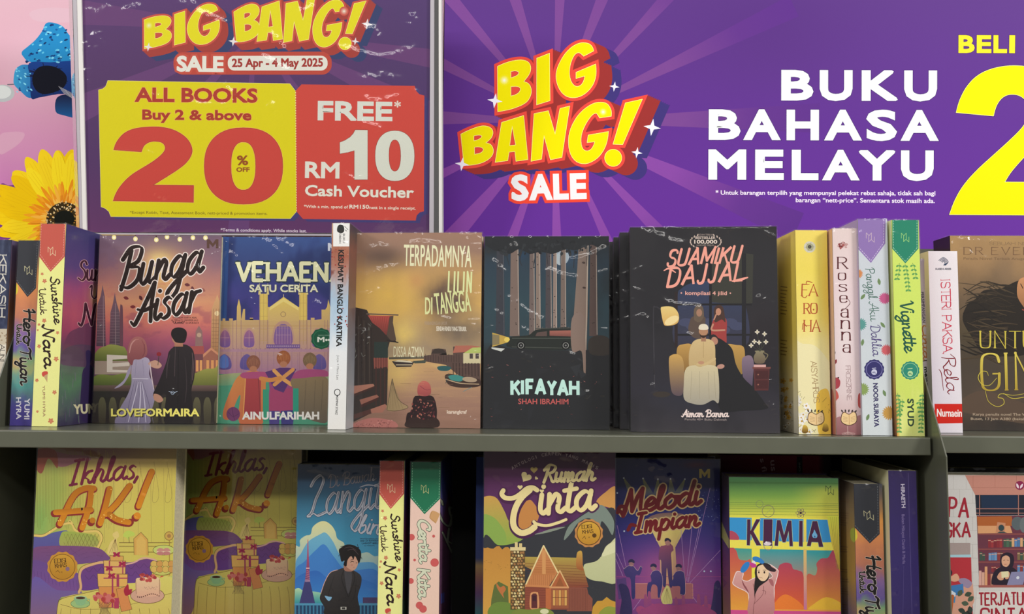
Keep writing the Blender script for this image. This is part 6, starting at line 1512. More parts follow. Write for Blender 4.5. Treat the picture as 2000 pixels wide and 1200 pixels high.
    def heart(x, y, r, rot=0, c=CR):
        a = math.radians(rot); P = []
        for k in range(24):
            t = 2 * math.pi * k / 24; hx = 16 * math.sin(t) ** 3 / 16 * r; hy = -(13 * math.cos(t) - 5 * math.cos(2 * t) - 2 * math.cos(3 * t) - math.cos(4 * t)) / 16 * r; P.append((x + hx * math.cos(a) - hy * math.sin(a), y + hx * math.sin(a) + hy * math.cos(a)))
        A.poly(P, c)
    heart(378, 255, 38, 30); heart(434, 205, 25, 0, '#b8a05c'); heart(450, 263, 12, 40); heart(338, 325, 18, 0); heart(488, 352, 15)
    for i, ch in enumerate('ANTOLOGI CERPEN YANG MANIS'):
        if ch == ' ': continue
        t = i / 25; x = 292 + 570 * t; y = 200 - 95 * math.sin(math.pi * t) * 1.0 + (0 if t < .5 else (t - .5) * 0); a = -math.cos(math.pi * t) * .48
        q = 3 if ch == 'I' else 9; A.text(ch, x - q * math.cos(a), y - q * math.sin(a), x + q * math.cos(a), y + q * math.sin(a), 22, '#b8a4a8', .02)
    seal(A, 812, 642, 100, '#c88a4c', '#8f5f1c', 12); A.ell(812, 642, 78, 78, ('#d8a83c', '#c08a2c')); A.ring(812, 642, 82, 4, '#5c4018')
    A.pen('EDISI', 765, 612, 835, 605, 24, 4.5, '#5a3c12', CAPS, serif=3, nib=0, con=.4); A.pen('KHAS', 770, 645, 842, 640, 24, 4.5, '#5a3c12', CAPS, serif=3, nib=0, con=.4); A.ell(850, 658, 15, col='#5a3c12'); A.line([(768,680),(782,662),(790,682)], 3, '#5a3c12'); A.text('x', 808, 676, 820, 676, 14, '#5a3c12')
    return A
def bg_cinta(u, v, X, Y):
    n = fbm(u, v, .15, 141); c = ramp(Y / 1200, [(0, '#45213c'), (.12, '#4a2440'), (.22, '#5a2a58'), (.5, '#5c2c60'), (1, '#4a2a4c')])
    return mix(c, '#331a30', sst(.5, .75, n) * .4)

def art_melodi():
    A = Art(); A.at(1180, 860, 3.53); rnd = random.Random(34)
    for x, y, dx in ((135,262,70),(268,265,50),(370,270,-5),(457,268,10),(556,270,-60)):
        A.poly([(x - 4, y), (x + 4, y), (x + dx + 32, y + 120), (x + dx - 32, y + 120)], ('#8c8f5c', '#4a4f70')); A.ell(x, y, 6, col='#cfd8e8')
    A.glow(450, 560, 160, '#d8cc6c', '#8c6a6c', 60)
    A.poly([(320,610),(560,610),(490,740),(500,900),(520,1060),(350,1060),(385,900),(385,740)], ('#e3d07c', '#c07a8c')); A.poly([(350,612),(530,612),(470,760),(480,1000),(400,1000),(410,760)], ('#e8d47c', '#d89a80'))
    P = '#b48cc4'
    for a, b in (((530,610),(555,960)), ((605,600),(568,970)), ((655,600),(575,975)), ((730,330),(580,980)), ((800,760),(590,985)), ((90,590),(150,870)), ((85,780),(140,900)), ((80,820),(130,940)), ((280,1060),(200,1170)), ((610,1080),(700,1200)), ((440,1130),(450,1210))): A.line([a, b], 3, P)
    A.rect(80, 940, 810, 943, '#a0508c'); A.rect(215, 990, 610, 1095, '#b06a70'); A.line([(215,990),(610,990),(612,1095)], 3, '#e0a08c')
    for k in range(5): A.line([(600, 960 + k * 30), (800, 965 + k * 34)], 2, '#8c4a98')
    # singers
    N_ = '#2f2f6c'
    A.blob([(385,740),(410,728),(440,722),(470,740),(478,760),(462,780),(465,850),(470,1000),(450,1005),(432,880),(425,1000),(405,1002),(395,900),(392,830),(375,820)], ('#94506c', N_)); A.line([(470,755),(468,735),(445,712)], 12, '#8c4c68', True); A.ell(438, 702, 20, 26, '#b08078'); A.blob([(418,700),(420,680),(440,676),(460,690),(458,705),(440,692)], '#2c2440')
    for hx, hy, pts in ((188, 850, [(135,890),(165,868),(200,868),(230,900),(250,870),(262,880),(245,930),(215,940),(212,1080),(190,1085),(182,960),(150,940)]), (340, 880, [(320,930),(335,905),(375,900),(400,940),(402,1000),(385,1080),(370,1080),(365,1010),(330,1000),(315,1075),(296,1075),(300,990),(325,975)]), (514, 882, [(478,930),(500,905),(540,905),(556,940),(558,1060),(525,1065),(522,1010),(475,1008),(452,990),(475,960)])):
        A.blob(pts, ('#4a3c7c', N_)); A.ell(hx, hy, 18, 22, '#a07478'); A.blob([(hx - 22, hy - 5), (hx - 15, hy - 24), (hx + 6, hy - 28), (hx + 22, hy - 14), (hx + 18, hy), (hx, hy - 8)], '#2c2850')
        A.line(pts[:6], 2, '#d8b0b4', True)
    A.blob([(405,1130),(392,1080),(425,1010),(440,1005),(455,1030),(470,1120),(440,1130)], '#d6cc80')
    for k in range(6): A.line([(432, 1020), (400 + k * 13, 1125)], 1.6, '#8c7c4c')
    # crowd
    for k in range(22): A.ell(250 + k * 26, 1170 + 18 * math.sin(k * 1.7), 30, 26, ('#a8487c', '#8c3f86', '#b8506c')[k % 3])
    for x, y in ((285,1080),(310,1060),(495,1100),(545,1085),(650,1080),(700,1090)): A.blob([(x - 10,y),(x,y - 18),(x + 10,y),(x + 16,y + 90),(x - 8,y + 90)], ('#a05078', '#8c4080'))
    A.poly([(85,960),(150,950),(165,1080),(100,1100)], '#5c4080'); A.blob([(100,1000),(150,1000),(178,1060),(190,1210),(110,1210),(120,1100)], '#342c60'); A.blob([(760,990),(790,970),(808,1040),(808,1210),(735,1210),(750,1080)], '#342c60'); A.blob([(250,1210),(350,1130),(480,1140),(640,1130),(760,1210)], '#a0457c')
    for _ in range(60): x, y = rnd.uniform(600, 800), rnd.uniform(330, 560); A.ell(x, y, rnd.uniform(1, 3), col='#8f9cd0', n=6)
    for x, y in ((90,365),(138,628),(658,535),(690,905),(735,905)): A.ell(x, y, 6, col='#c8d8f0', n=8)
    Rd, Cm = '#7c1822', '#e0c088'
    A.pen('Melodi', 120, 510, 660, 440, 160, 29, Rd, nib=40, con=.3, shear=.25, out=(Cm, 9)); A.pen('Impian', 215, 640, 650, 590, 130, 25, Rd, nib=40, con=.3, shear=.25, out=(Cm, 8))
    A.line([(92,500),(110,460),(150,470),(130,525)], 27, Rd, True); A.line([(165,620),(185,585),(215,590)], 24, Rd, True)
    A.fpoly([[(655,262),(655,200),(672,200),(692,228),(712,200),(730,200),(730,262),(713,262),(713,228),(692,256),(672,228),(672,262)]], '#c9b458', 0)
    return A
def bg_melodi(u, v, X, Y):
    c = ramp(Y / 1200, [(0, '#23264c'), (.2, '#262a64'), (.45, '#2c2f7c'), (.62, '#4a3488'), (.75, '#6c3c8c'), (.88, '#8c4488'), (1, '#7c3c84')])
    c = mix(c, '#b85c90', soft(X, Y, 450, 900, 260, 200, 1.3) * .8); return mix(c, '#5c2440', soft(X, Y, 640, 170, 130, 40) * .8)

def art_kimia():
    A = Art(); A.at(1380, 870, 3.636); rnd = random.Random(35)
    for y in (262, 268, 408, 420, 432, 448, 470, 490): A.line([(160, y), (935, y + 8)], 2, '#4c7a3c')
    A.poly([(160,510),(935,522),(935,1200),(160,1200)], '#eade4e')
    sky = ('#2f8ccc', '#3c9c9c')
    A.poly([(160,513),(320,516),(320,676),(160,668)], '#3493cf'); A.poly([(378,518),(688,525),(688,690),(378,680)], '#3490cf'); A.poly([(706,527),(858,530),(885,690),(706,692)], '#3490cc')
    A.poly([(160,730),(320,736),(320,1165),(160,1160)], ('#3a9c94', '#e0a040')); A.poly([(378,738),(688,744),(690,1170),(378,1168)], ('#2f9aa0', '#dc6a34')); A.poly([(708,746),(900,748),(945,860),(950,1172),(710,1170)], ('#2f9aa4', '#dca83c'))
    A.blob([(160,612),(195,615),(222,640),(228,672),(160,668)], '#b0485c')
    red = ('#a43c58', '#e0582c')
    A.blob([(160,735),(200,738),(215,760),(232,810),(280,820),(318,840),(318,1165),(160,1160)], ('#c04a50', '#e8a838')); A.blob([(470,900),(505,880),(520,850),(560,835),(600,845),(615,880),(650,890),(688,930),(690,1168),(440,1168)], ('#b0405a', '#e0622c')); A.blob([(710,930),(770,925),(785,880),(780,840),(815,805),(860,800),(885,760),(905,752),(948,860),(950,1172),(710,1170)], ('#a83c60', '#e8a030'))
    A.blob([(500,1100),(560,1060),(640,1100),(690,1150),(690,1168),(480,1168)], '#e87c30'); A.blob([(760,1130),(850,1080),(950,1120),(950,1172),(730,1172)], '#e8b838')
    A.poly([(320,513),(378,515),(378,1168),(320,1168)], '#ece04e'); A.poly([(688,520),(708,520),(712,1170),(690,1170)], ('#ece04e', '#c8709a')); A.poly([(160,672),(905,694),(930,742),(160,728)], '#ece058'); A.poly([(855,500),(940,505),(945,900),(905,760),(885,690)], ('#d8dc4c', '#d09a3c'))
    A.poly([(160,1160),(955,1172),(955,1200),(160,1200)], '#d04a8c'); A.line([(160,1165),(955,1178)], 10, '#e8a03c')
    for k in range(5): A.line([(880 + k * 14, 510), (925 + k * 5, 880)], 2, '#8c8a34')
    mw_logo(A, 872, 320, 48, '#3c5030', 4)
    K = '#471c40'; O = ('#8ab0b0', 2.5)
    def slab(L): A.fpoly([L], '#a8c4a8', 3); A.fpoly([L], K, 0)
    slab([(288,527),(312,527),(312,610),(352,527),(382,527),(332,612),(388,712),(355,712),(312,630),(306,712),(286,710)])
    slab([(405,527),(468,527),(465,715),(402,712)])
    slab([(500,532),(525,532),(550,640),(578,534),(602,536),(612,718),(590,718),(582,610),(560,690),(540,690),(516,605),(506,716),(483,714)])
    slab([(658,537),(682,537),(682,720),(656,718)])
    A.fpoly([[(752,540),(785,540),(828,722),(798,722),(792,690),(745,688),(738,718),(712,716)], [(760,660),(768,600),(782,662)]], '#a8c4a8', 3); A.fpoly([[(752,540),(785,540),(828,722),(798,722),(792,690),(745,688),(738,718),(712,716)]], K, 0)
    A.blob([(748,640),(758,620),(765,600),(775,620),(786,640),(780,658),(758,658)], '#6fb0dc'); A.poly([(762,655),(768,640),(774,655)], '#2c3c7c')
    A.ring(437, 468, 42, 4, '#7a7060'); A.ring(376, 418, 25, 3, '#7a8060'); A.line([(410,500),(440,470),(470,440)], 2, '#8f8a78')
    A.ring(437, 715, 30, 4, '#8c8090'); A.ell(432, 700, 26, 12, '#dcd0d8'); A.ell(424, 690, 7, col='#f0e8f0')
    for k in range(3): A.ring(668, 482, 34, 3, '#6c5060', 14) if k == 0 else A.line([(668 + 34 * math.cos(t) * math.cos(k * 1.05) - 14 * math.sin(t) * math.sin(k * 1.05), 482 + 34 * math.cos(t) * math.sin(k * 1.05) + 14 * math.sin(t) * math.cos(k * 1.05)) for t in np.linspace(0, 6.3, 30)], 3, '#6c5060')
    A.ell(668, 482, 9, col='#3c2030')
    # scientist in a headscarf holding up a flask
    C1, OL = ('#dca8a0', '#b8787c'), '#f0dcd8'
    body = [(300,1210),(302,1080),(285,1040),(225,1010),(190,985),(192,960),(212,905),(232,900),(258,912),(250,955),(290,968),(330,950),(400,930),(440,950),(470,930),(440,890),(420,850),(450,850),(500,885),(505,905),(492,960),(478,1010),(478,1060),(470,1210)]
    A.line(body, 10, OL, True); A.blob(body, C1, n=3)
    A.blob([(250,955),(268,990),(285,1015),(300,1050),(262,1000)], '#8c4a50'); A.blob([(440,950),(470,960),(475,1000),(455,990)], '#a86468')
    A.line([(330,985),(345,1080),(335,1135)], 3, '#7c4448', True); A.line([(405,1000),(398,1060),(335,1130)], 3, '#7c4448', True); A.line([(395,1030),(420,1040),(415,1060)], 3, '#7c4448', True); A.line([(335,1135),(330,1210)], 3, '#7c4448')
    A.blob([(345,940),(342,900),(352,860),(380,840),(420,838),(450,850),(470,880),(480,900),(440,890),(440,950),(400,985),(370,1010),(345,1060),(340,1090),(338,1000)], '#231a1c')
    A.blob([(357,900),(362,865),(390,850),(420,850),(440,880),(438,930),(415,962),(385,962),(362,935)], '#f0cfa8')
    A.ell(371, 903, 5, 8, '#2c1c1c'); A.ell(410, 903, 6, 9, '#2c1c1c'); A.line([(362,890),(378,888)], 3, '#2c1c1c'); A.line([(400,888),(422,888)], 3, '#2c1c1c'); A.line([(375,942),(388,940),(396,946)], 2.5, '#8c4a40', True); A.ell(372, 938, 6, 4, '#e8a890')
    A.blob([(248,905),(240,885),(258,850),(285,828),(305,835),(300,865),(272,900)], '#2f80c8'); A.blob([(325,800),(350,790),(385,805),(410,830),(395,842),(360,830),(335,828)], '#2f80c8')
    A.poly([(302,842),(315,832),(350,845),(355,865),(325,872)], '#c83c94'); A.poly([(330,818),(345,826),(350,845),(318,832)], '#e8e0e4'); A.blob([(400,845),(430,850),(490,882),(480,900),(430,885)], '#33222a')
    return A
def bg_kimia(u, v, X, Y):
    c = ramp(Y / 1200, [(0, '#4f9c6c'), (.2, '#5fa064'), (.3, '#7faa4c'), (.38, '#b4c048'), (.43, '#e4dc50'), (1, '#e8d84c')])
    return mix(c, '#dcd050', sst(560, 860, X) * sst(260, 330, Y) * .6)
def art_kimia_side():
    A = Art(); A.at(1380, 870, 3.636)
    A.poly([(100,520),(160,665),(160,735),(100,640)], ('#7c7a4c', '#b0a85c')); A.pen('KIMIA', 112, 760, 118, 1010, 26, 6, '#5c2c58', CAPS)
    return A
def bg_kimia_side(u, v, X, Y): return ramp(v, [(0, '#4c4048'), (.2, '#3c2a4c'), (.35, '#4a3060'), (.5, '#6c3858'), (.8, '#8c6a50'), (1, '#7c3c54')])
def art_hero_back():
    A = Art(); A.at(1380, 870, 3.636); rnd = random.Random(36)
    for y0, n in ((365, 3), (480, 6), (720, 3), (880, 2), (950, 2), (1020, 3), (1130, 3)):
        for k in range(n): A.line([(955, y0 + k * 17), (rnd.uniform(985, 1012), y0 + k * 17 + 5)], 5, '#7c6248')
    A.blob([(1025,600),(1060,590),(1075,640),(1060,690),(1028,670)], '#a8b04c')
    return A
def bg_hero_back(u, v, X, Y): return ramp(v, [(0, '#5c5048'), (.15, '#8a7458'), (.3, '#a8864c'), (.5, '#b0904c'), (.7, '#7a6478'), (1, '#7a6a84')])
def art_hirath():
    A = Art(); A.at(1700, 820, 3.157)
    A.text('HIRAETH', 186, 398, 192, 545, 24, '#dcd4ea', .05); A.text('Bukan Hikayat Darah & Maria', 192, 585, 198, 890, 18, '#8c7cb4', .02)
    A.line([(232,330),(240,640),(256,1200)], 1.6, '#7668a8'); A.line([(205,900),(200,1200)], 1.4, '#6a5c9c')
    return A
def bg_hirath(u, v, X, Y): return ramp(v + (fbm(u, v * 3, .2, 151) - .5) * .2, [(0, '#3c2f64'), (.4, '#40327a'), (1, '#3a2e6c')])
def art_crim():
    A = Art(); A.at(1380, 870, 3.636)
    A.text('s fi', 378, 98, 395, 190, 34, '#b89aa0', .02); A.text('us', 452, 108, 458, 185, 40, '#c4a8ac', .02); A.rect(640, 80, 680, 220, '#14080c'); A.text('INCI', 652, 125, 655, 185, 13, '#8c9a90')
    return A
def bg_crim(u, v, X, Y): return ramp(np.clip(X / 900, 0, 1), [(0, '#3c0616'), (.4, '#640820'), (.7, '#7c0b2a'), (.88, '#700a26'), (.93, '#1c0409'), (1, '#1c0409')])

def art_terjatuh():
    A = Art(); A.at(1700, 820, 3.157); rnd = random.Random(37)
    # brick wall print
    for j in range(14):
        y = 345 + j * 85; A.line([(440, y), (680, y)], 2, '#bab4b0')
        for k in range(4): x = 430 + k * 80 + (j % 2) * 40; A.line([(x, y), (x, y + 85)], 2, '#bab4b0')
    A.poly([(582,343),(1300,343),(1300,470),(645,465)], '#c58878'); 
    for x in (632, 768, 900): A.line([(x, 345), (x, 420)], 2, '#a86c5c')
    A.line([(620,420),(950,420)], 2, '#a86c5c')
    A.poly([(645,465),(1300,465),(1300,590),(652,590)], '#1a1f2e'); A.poly([(680,468),(905,466),(905,548),(685,545)], '#182c48')
    for y in (550, 577): A.line([(652, y), (1300, y)], 4, '#b0786c')
    for x in (672, 912): A.line([(x, 465), (x, 590)], 5, '#b0786c')
    A.poly([(655,592),(1300,592),(1300,1030),(670,1030)], '#6a3444'); A.poly([(655,598),(870,596),(880,655),(660,655)], '#b0602c'); A.poly([(660,655),(860,655),(875,700),(662,702)], '#dba070')
    A.poly([(782,632),(832,638),(828,700),(770,698)], '#c98c68'); A.ell(806, 668, 18, 20, '#2e4448'); A.poly([(795,690),(820,690),(842,700),(780,700)], '#2e4448'); A.ell(905, 640, 36, 42, '#5a6468'); A.ell(945, 650, 26, 48, '#6a7274')
    for y in (702, 795, 875): A.rect(665, y, 1300, y + 9, '#8c4a48')
    def row(x, y, n, h, cs, w=16):
        for k in range(n): hh = h * rnd.uniform(.78, 1); A.poly([(x + k * (w + 1.5), y - hh), (x + k * (w + 1.5) + w, y - hh), (x + k * (w + 1.5) + w, y), (x + k * (w + 1.5), y)], cs[k % len(cs)]); A.rect(x + k * (w + 1.5), y - hh + 8, x + k * (w + 1.5) + w, y - hh + 12, '#d8a890')
    row(725, 790, 5, 58, ['#8c2c34', '#9c3438', '#7c2430']); row(820, 786, 3, 56, ['#3c5a48', '#4a6c54']); row(870, 784, 4, 60, ['#d8a878', '#5c88b8', '#4c78a8']); row(940, 784, 6, 60, ['#3c5a48', '#8c2c34']); row(672, 870, 2, 55, ['#3c5448']); row(728, 868, 3, 56, ['#6c98c4', '#5c88b8']); row(782, 868, 4, 54, ['#8c3838', '#5c3c34']); row(905, 866, 6, 54, ['#7c6a48', '#3c5a48']); row(745, 940, 8, 40, ['#8c2c34', '#6c2430'], 13); row(905, 940, 5, 46, ['#5c88b8', '#8c3838'])
    for k, (c, h) in enumerate((('#dba89c', 90), ('#d8a894', 80), ('#dfa476', 115), ('#8c3a3c', 70), ('#c98c70', 70))): A.rect(668 + k * 18, 1022 - h, 684 + k * 18, 1024, c)
    # reader in a dark headscarf
    A.blob([(745,1010),(748,975),(765,935),(800,910),(860,905),(900,930),(910,960),(900,1015),(760,1018)], '#24182a'); A.blob([(800,900),(802,850),(820,825),(850,820),(878,835),(885,870),(875,910),(850,930),(815,925)], '#24182a'); A.blob([(808,880),(812,850),(835,838),(856,850),(858,885),(840,908),(818,902)], '#dba888')
    A.line([(818,868),(828,866)], 3, '#3a2018'); A.line([(842,866),(852,868)], 3, '#3a2018'); A.line([(824,892),(838,892)], 3, '#a03c3c'); A.blob([(780,970),(800,940),(815,950),(820,985),(795,990)], '#d8a080'); A.blob([(830,980),(845,940),(858,948),(850,980)], '#d8a080'); A.poly([(805,938),(850,935),(852,970),(808,978)], '#e3dcb0')
    A.poly([(868,940),(960,935),(940,1018),(840,1022)], '#8a88ac'); A.ell(908, 975, 10, 9, '#d8dce8', -20); A.poly([(665,1022),(1300,1018),(1300,1034),(668,1036)], '#a86058')
    # street picture lower left
    A.rect(440, 760, 615, 850, '#a89894'); A.poly([(440,835),(618,832),(618,850),(440,850)], '#a8d0dc'); A.poly([(440,850),(620,850),(630,1210),(440,1210)], '#b8303a')
    A.poly([(478,1060),(630,1010),(640,1120),(600,1210),(480,1210)], '#d8a088'); A.blob([(540,985),(590,980),(625,1010),(600,1040),(560,1015)], '#9a8aa8'); A.blob([(495,970),(530,950),(548,985),(520,1000),(492,990)], '#e0a888'); A.ell(492, 945, 12, 18, '#2a1a2c')
    A.poly([(490,1025),(570,1012),(575,1070),(530,1085),(488,1050)], '#3c7cb8'); A.poly([(484,1045),(525,1070),(520,1100),(484,1105)], '#d8e0e8'); A.poly([(484,1105),(525,1090),(520,1130),(484,1125)], '#3c88b8'); A.line([(505,1090),(490,1200)], 22, '#b8602c')
    for x, y, a in ((540,1090,-60),(580,1085,-20),(560,1130,10),(600,1120,-40),(540,1170,20),(590,1180,40),(610,1150,80),(560,1200,0)): leaf(A, x, y, 46, 16, a, rnd.choice(['#3c4c3c', '#2e3c34', '#4c5c48', '#1f1c22']))
    A.ell(920, 406, 28, 28, '#8c1c4c'); leaf(A, 912, 425, 34, 7, -110, '#f0dce4'); leaf(A, 922, 425, 34, 7, -60, '#f0dce4')
    R = '#a01c30'
    A.pen('PA', 482, 600, 600, 606, 118, 15, R, CAPS, gap=.16); A.pen('APA', 330, 600, 455, 600, 118, 15, R, CAPS, gap=.16); A.pen('JANGKA', 300, 726, 612, 726, 90, 13, R, CAPS, gap=.1)
    A.poly([(655,1060),(1300,1050),(1300,1210),(640,1210)], '#ddd8d2')
    for x, y in ((640,1100),(740,1120),(850,1090)): A.line([(x, y), (x + 90, y)], 2, '#bab4b0')
    A.pen('TERJATUH', 668, 1145, 985, 1140, 74, 11, R, CAPS, gap=.08); A.pen('CINTA', 680, 1250, 960, 1250, 84, 13, R, CAPS, gap=.12)
    return A
def bg_terjatuh(u, v, X, Y): return ramp(v, [(0, '#d0cdca'), (1, '#d6d2cd')])
# ---------------------------------------------------------------- the two shelf units
XL, XR = -0.647, 0.4415          # ends of the middle unit's boards
ZLOW = -0.272
WALLY = 0.30
wall = boxes('wall_back', [(-2.2, WALLY + .02, -1.2, 2.2, WALLY + .12, 1.6)], M['wall']); wall['kind'] = 'structure'
flr = boxes('floor', [(-2.2, -3.6, -1.3, 2.2, WALLY + .12, -1.2)], plain('floor_vinyl', '#8d8578', .5, 0, .05, 5)); flr['kind'] = 'structure'

def board(parent, x0, x1, z, y0, y1, name='shelf_board'):
    """pressed steel tray: top sheet with a 20 mm front lip and returned lower edge"""
    b = .0022
    prof = [(y1, z - .0015), (y1, z), (y0 + b, z)]
    for k in range(1, 9):
        a = math.pi / 2 * k / 8; prof.append((y0 + b - b * math.sin(a), z - b + b * math.cos(a)))
    prof += [(y0, z - .0188), (y0 + .0004, z - .0197), (y0 + .0012, z - .02), (y0 + .014, z - .02), (y0 + .014, z - .0185), (y0 + .0018, z - .0185), (y0 + .0018, z - .0015)]
    n = len(prof); V = [(x, p[0], p[1]) for x in (x0, x0 + .0006, x1 - .0006, x1) for p in prof]
    # pull the two end rings in a little so the corners read rounded
    for i in list(range(n)) + list(range(3 * n, 4 * n)):
        x, y, zz = V[i]; V[i] = (x, max(y, y0 + .0007), zz)
    Fc = []
    for r in range(3):
        for i in range(n):
            j = (i + 1) % n; Fc.append((r * n + i, r * n + j, (r + 1) * n + j, (r + 1) * n + i))
    Fc.append(tuple(range(n))); Fc.append(tuple(range(4 * n - 1, 3 * n - 1, -1)))
    # solid end plates of the lip (0.8 mm)
    o = mesh_obj(name, V, Fc, M['metal'], parent)
    return o
def end_cap(parent, x0, x1, z, y0):
    return boxes('lip_end', [(x0, y0 + .0007, z - .0195, x1, y0 + .0135, z - .0016)], M['metal'], parent)
def side_panel(parent, x, th, prof, name='side_panel'):
    n = len(prof)
    V = [(x, p[0], p[1]) for p in prof] + [(x + th, p[0], p[1]) for p in prof]
    Fc = [tuple(range(n)), tuple(range(2 * n - 1, n - 1, -1))] + [(i, i + n, (i + 1) % n + n, (i + 1) % n) for i in range(n)]
    return mesh_obj(name, V, Fc, M['metal'], parent, .0004, 1)

unit = thing('bookshelf', 'grey painted steel display shelf unit filling the middle of the picture', 'bookshelf', None, ((XL + XR) / 2, 0, -1.2))
def local(o, root):
    o.parent = root; o.matrix_parent_inverse = Matrix.Translation(-root.location); return o
BACKY = 0.262
def unit_parts(root, x0, x1, yf, left, right, dz=0.0):
    ps = [board(None, x0, x1, dz, yf, BACKY), board(None, x0, x1, ZLOW + dz, yf - .02, BACKY), end_cap(None, x1 - .0008, x1, dz, yf), end_cap(None, x0, x0 + .0008, dz, yf)]
    zt = float(onY(1195, 485, BACKY)[2])
    ps.append(boxes('back_panel', [(x0, BACKY, -1.19, x1, BACKY + .004, zt - .065)], M['black']))
    ps.append(boxes('back_rail', [(x0, BACKY - .002, zt - .064, x1, BACKY + .006, zt)], M['metal2'], None, .0015))
    ps.append(boxes('shelf_bracket', [(x1 - .03, BACKY - .006, zt - .30, x1 - .012, BACKY - .0021, zt - .002)], M['metal2']))
    ps.append(boxes('plinth', [(x0, yf + .03, -1.2, x1, BACKY, -1.1)], M['metal2']))
    for p in ps: local(p, root)
unit_parts(unit, XL, XR, 0.0, True, True)
pr = [(-.028, -1.19), (-.028, -.0185), (.026, .077), (.118, .240), (BACKY, .240), (BACKY, -1.19)]
local(side_panel(None, .4448, .0016, pr), unit)
pl = [(.012, -1.19), (.012, -.03), (.068, .086), (.094, .139), (.146, .240), (BACKY, .240), (BACKY, -1.19)]
local(side_panel(None, XL - .0022, .0018, pl), unit)
runit = thing('bookshelf', 'neighbouring grey steel shelf unit beyond the right divider, cut off by the frame', 'bookshelf', None, (.9, 0, -1.2))
YR = float(.033)
unit_parts(runit, .4475, 1.35, YR, True, False)
lunit = thing('bookshelf', 'neighbouring grey steel shelf unit beyond the left divider, mostly out of frame', 'bookshelf', None, (-1.1, 0, -1.2))
unit_parts(lunit, -1.55, XL - .003, .02, True, False)

# ---------------------------------------------------------------- books
def book(label, mode, pl, pr, top, Y, ang=0.0, z0=0.0, depth=.152, col='dark', front=None, left=None, right=None, group=None, wrap=True, wrapm='wrap', bg=None, bgl=None, bgr=None,
         name='book', cell=.0009, folds=(), fT=(0, 0, 1), nf=14):
    """pl / pr : a photo point on the left / right vertical edge of the face towards us, top : photo point on its top edge"""
    a = math.radians(ang)
    XLw = float(onY(*pl, Y)[0])
    # face plane through (XLw, Y) turned by ang
    Np = np.array([math.sin(a), -math.cos(a), 0.0]); O = np.array([XLw, Y, z0])
    ex = np.array([math.cos(a), math.sin(a), 0.0])
    w = float((on_plane(np.array(pr[0] * 1.0), np.array(pr[1] * 1.0), O, Np) - O) @ ex)
    h = float(on_plane(np.array(top[0] * 1.0), np.array(top[1] * 1.0), O, Np)[2]) - z0
    r = thing(name, label, 'book', group, tuple(O), a)
    mw = world_m(tuple(O), a); c = .0005; m = M[col]
    if mode == 'face':
        t = depth if depth < .1 else .03
        boxes('cover', [(0, 0, 0, w, c, h), (0, t - c, 0, w, t, h), (0, c, 0, c, t - c, h)], m, r)
        boxes('page_block', [(c, c, .0012, w - .0015, t - c, h - .0012)], M['paper'], r)
    else:
        t = depth
        boxes('cover', [(0, 0, 0, w, c, h), (0, c, 0, c, t, h), (w - c, c, 0, w, t, h)], m, r)
        boxes('page_block', [(c, c, .0012, w - c, t - .0015, h - .0012)], M['paper'], r)
    faces = {'f': ((0, 0, 0), (1, 0, 0), (0, 0, 1), (0, -1, 0), w, h), 'l': ((0, t, 0), (0, -1, 0), (0, 0, 1), (-1, 0, 0), t, h), 'r': ((w, 0, 0), (0, 1, 0), (0, 0, 1), (1, 0, 0), t, h)}
    names = {'face': {'f': 'front_cover', 'l': 'spine', 'r': 'fore_edge'}, 'spine': {'f': 'spine', 'l': 'back_cover', 'r': 'front_cover'}}[mode]
    for k, art, fn in (('f', front, bg), ('l', left, bgl), ('r', right, bgr)):
        if art is None and fn is None: continue
        art = art or Art()
        if not hasattr(art, 'bgT'): art.bgT = (0, 0, 1)
        f = faces[k]
        build_art(art, names[k], f[0], f[1], f[2], f[3], f[4], f[5], r, M['ink'], mw, bgfn=fn, cell=cell)
    if wrap:
        e = .0011; F_ = []; rnd = random.Random(int(w * 1e5) + int(h * 1e4)); Hn = np.array([O[0], O[1], O[2]])
        def uv(x, y):
            p = on_plane(np.array(fT[0] + x / fT[2]), np.array(fT[1] + y / fT[2]), O, Np) - Hn; return (float(p @ ex) + e, float(p[2]) + e)
        for q in folds: F_.append(([uv(*p) for p in q], rnd.uniform(.0013, .0017), rnd.uniform(.004, .0055)))
        W2, H2 = w + 2 * e, h + e
        for k in range(nf):      # short puckers gathered along the sealed edges
            sd = rnd.choice('ttlrlr'); L_ = rnd.uniform(.006, .022); a0 = rnd.uniform(-.5, .5)
            x, y, dx, dy = {'t': (rnd.uniform(0, W2), H2, math.sin(a0), -math.cos(a0)), 'l': (0, rnd.uniform(0, H2), math.cos(a0), math.sin(a0)), 'r': (W2, rnd.uniform(0, H2), -math.cos(a0), math.sin(a0))}[sd]
            if mode == 'spine': L_ *= .5
            F_.append(([(x, y), (x + dx * L_, y + dy * L_)], rnd.uniform(.0006, .0009), rnd.uniform(.0016, .0025)))
        U_, V_, Z_, Q_ = film_grid(W2, H2, F_, rnd.randrange(999))
        nv = len(U_); Vt = np.stack([U_ - e, -e - np.maximum(Z_, -.0004), V_], -1)
        bv = np.array([(-e, -e, 0), (w + e, -e, 0), (w + e, t + e, 0), (-e, t + e, 0), (-e, -e, h + e), (w + e, -e, h + e), (w + e, t + e, h + e), (-e, t + e, h + e)], float)
        fs = [tuple(q) for q in Q_.tolist()] + [tuple(i + nv for i in q) for q in ((0, 3, 2, 1), (4, 5, 6, 7), (1, 2, 6, 5), (2, 3, 7, 6), (3, 0, 4, 7))]
        wo = mesh_obj('shrink_wrap', np.concatenate([Vt, bv]).tolist(), fs, M[wrapm], r)
        wo.data.polygons.foreach_set('use_smooth', [True] * len(Q_) + [False] * 5)
    r['w'] = w; r['h'] = h; r['t'] = t
    return r
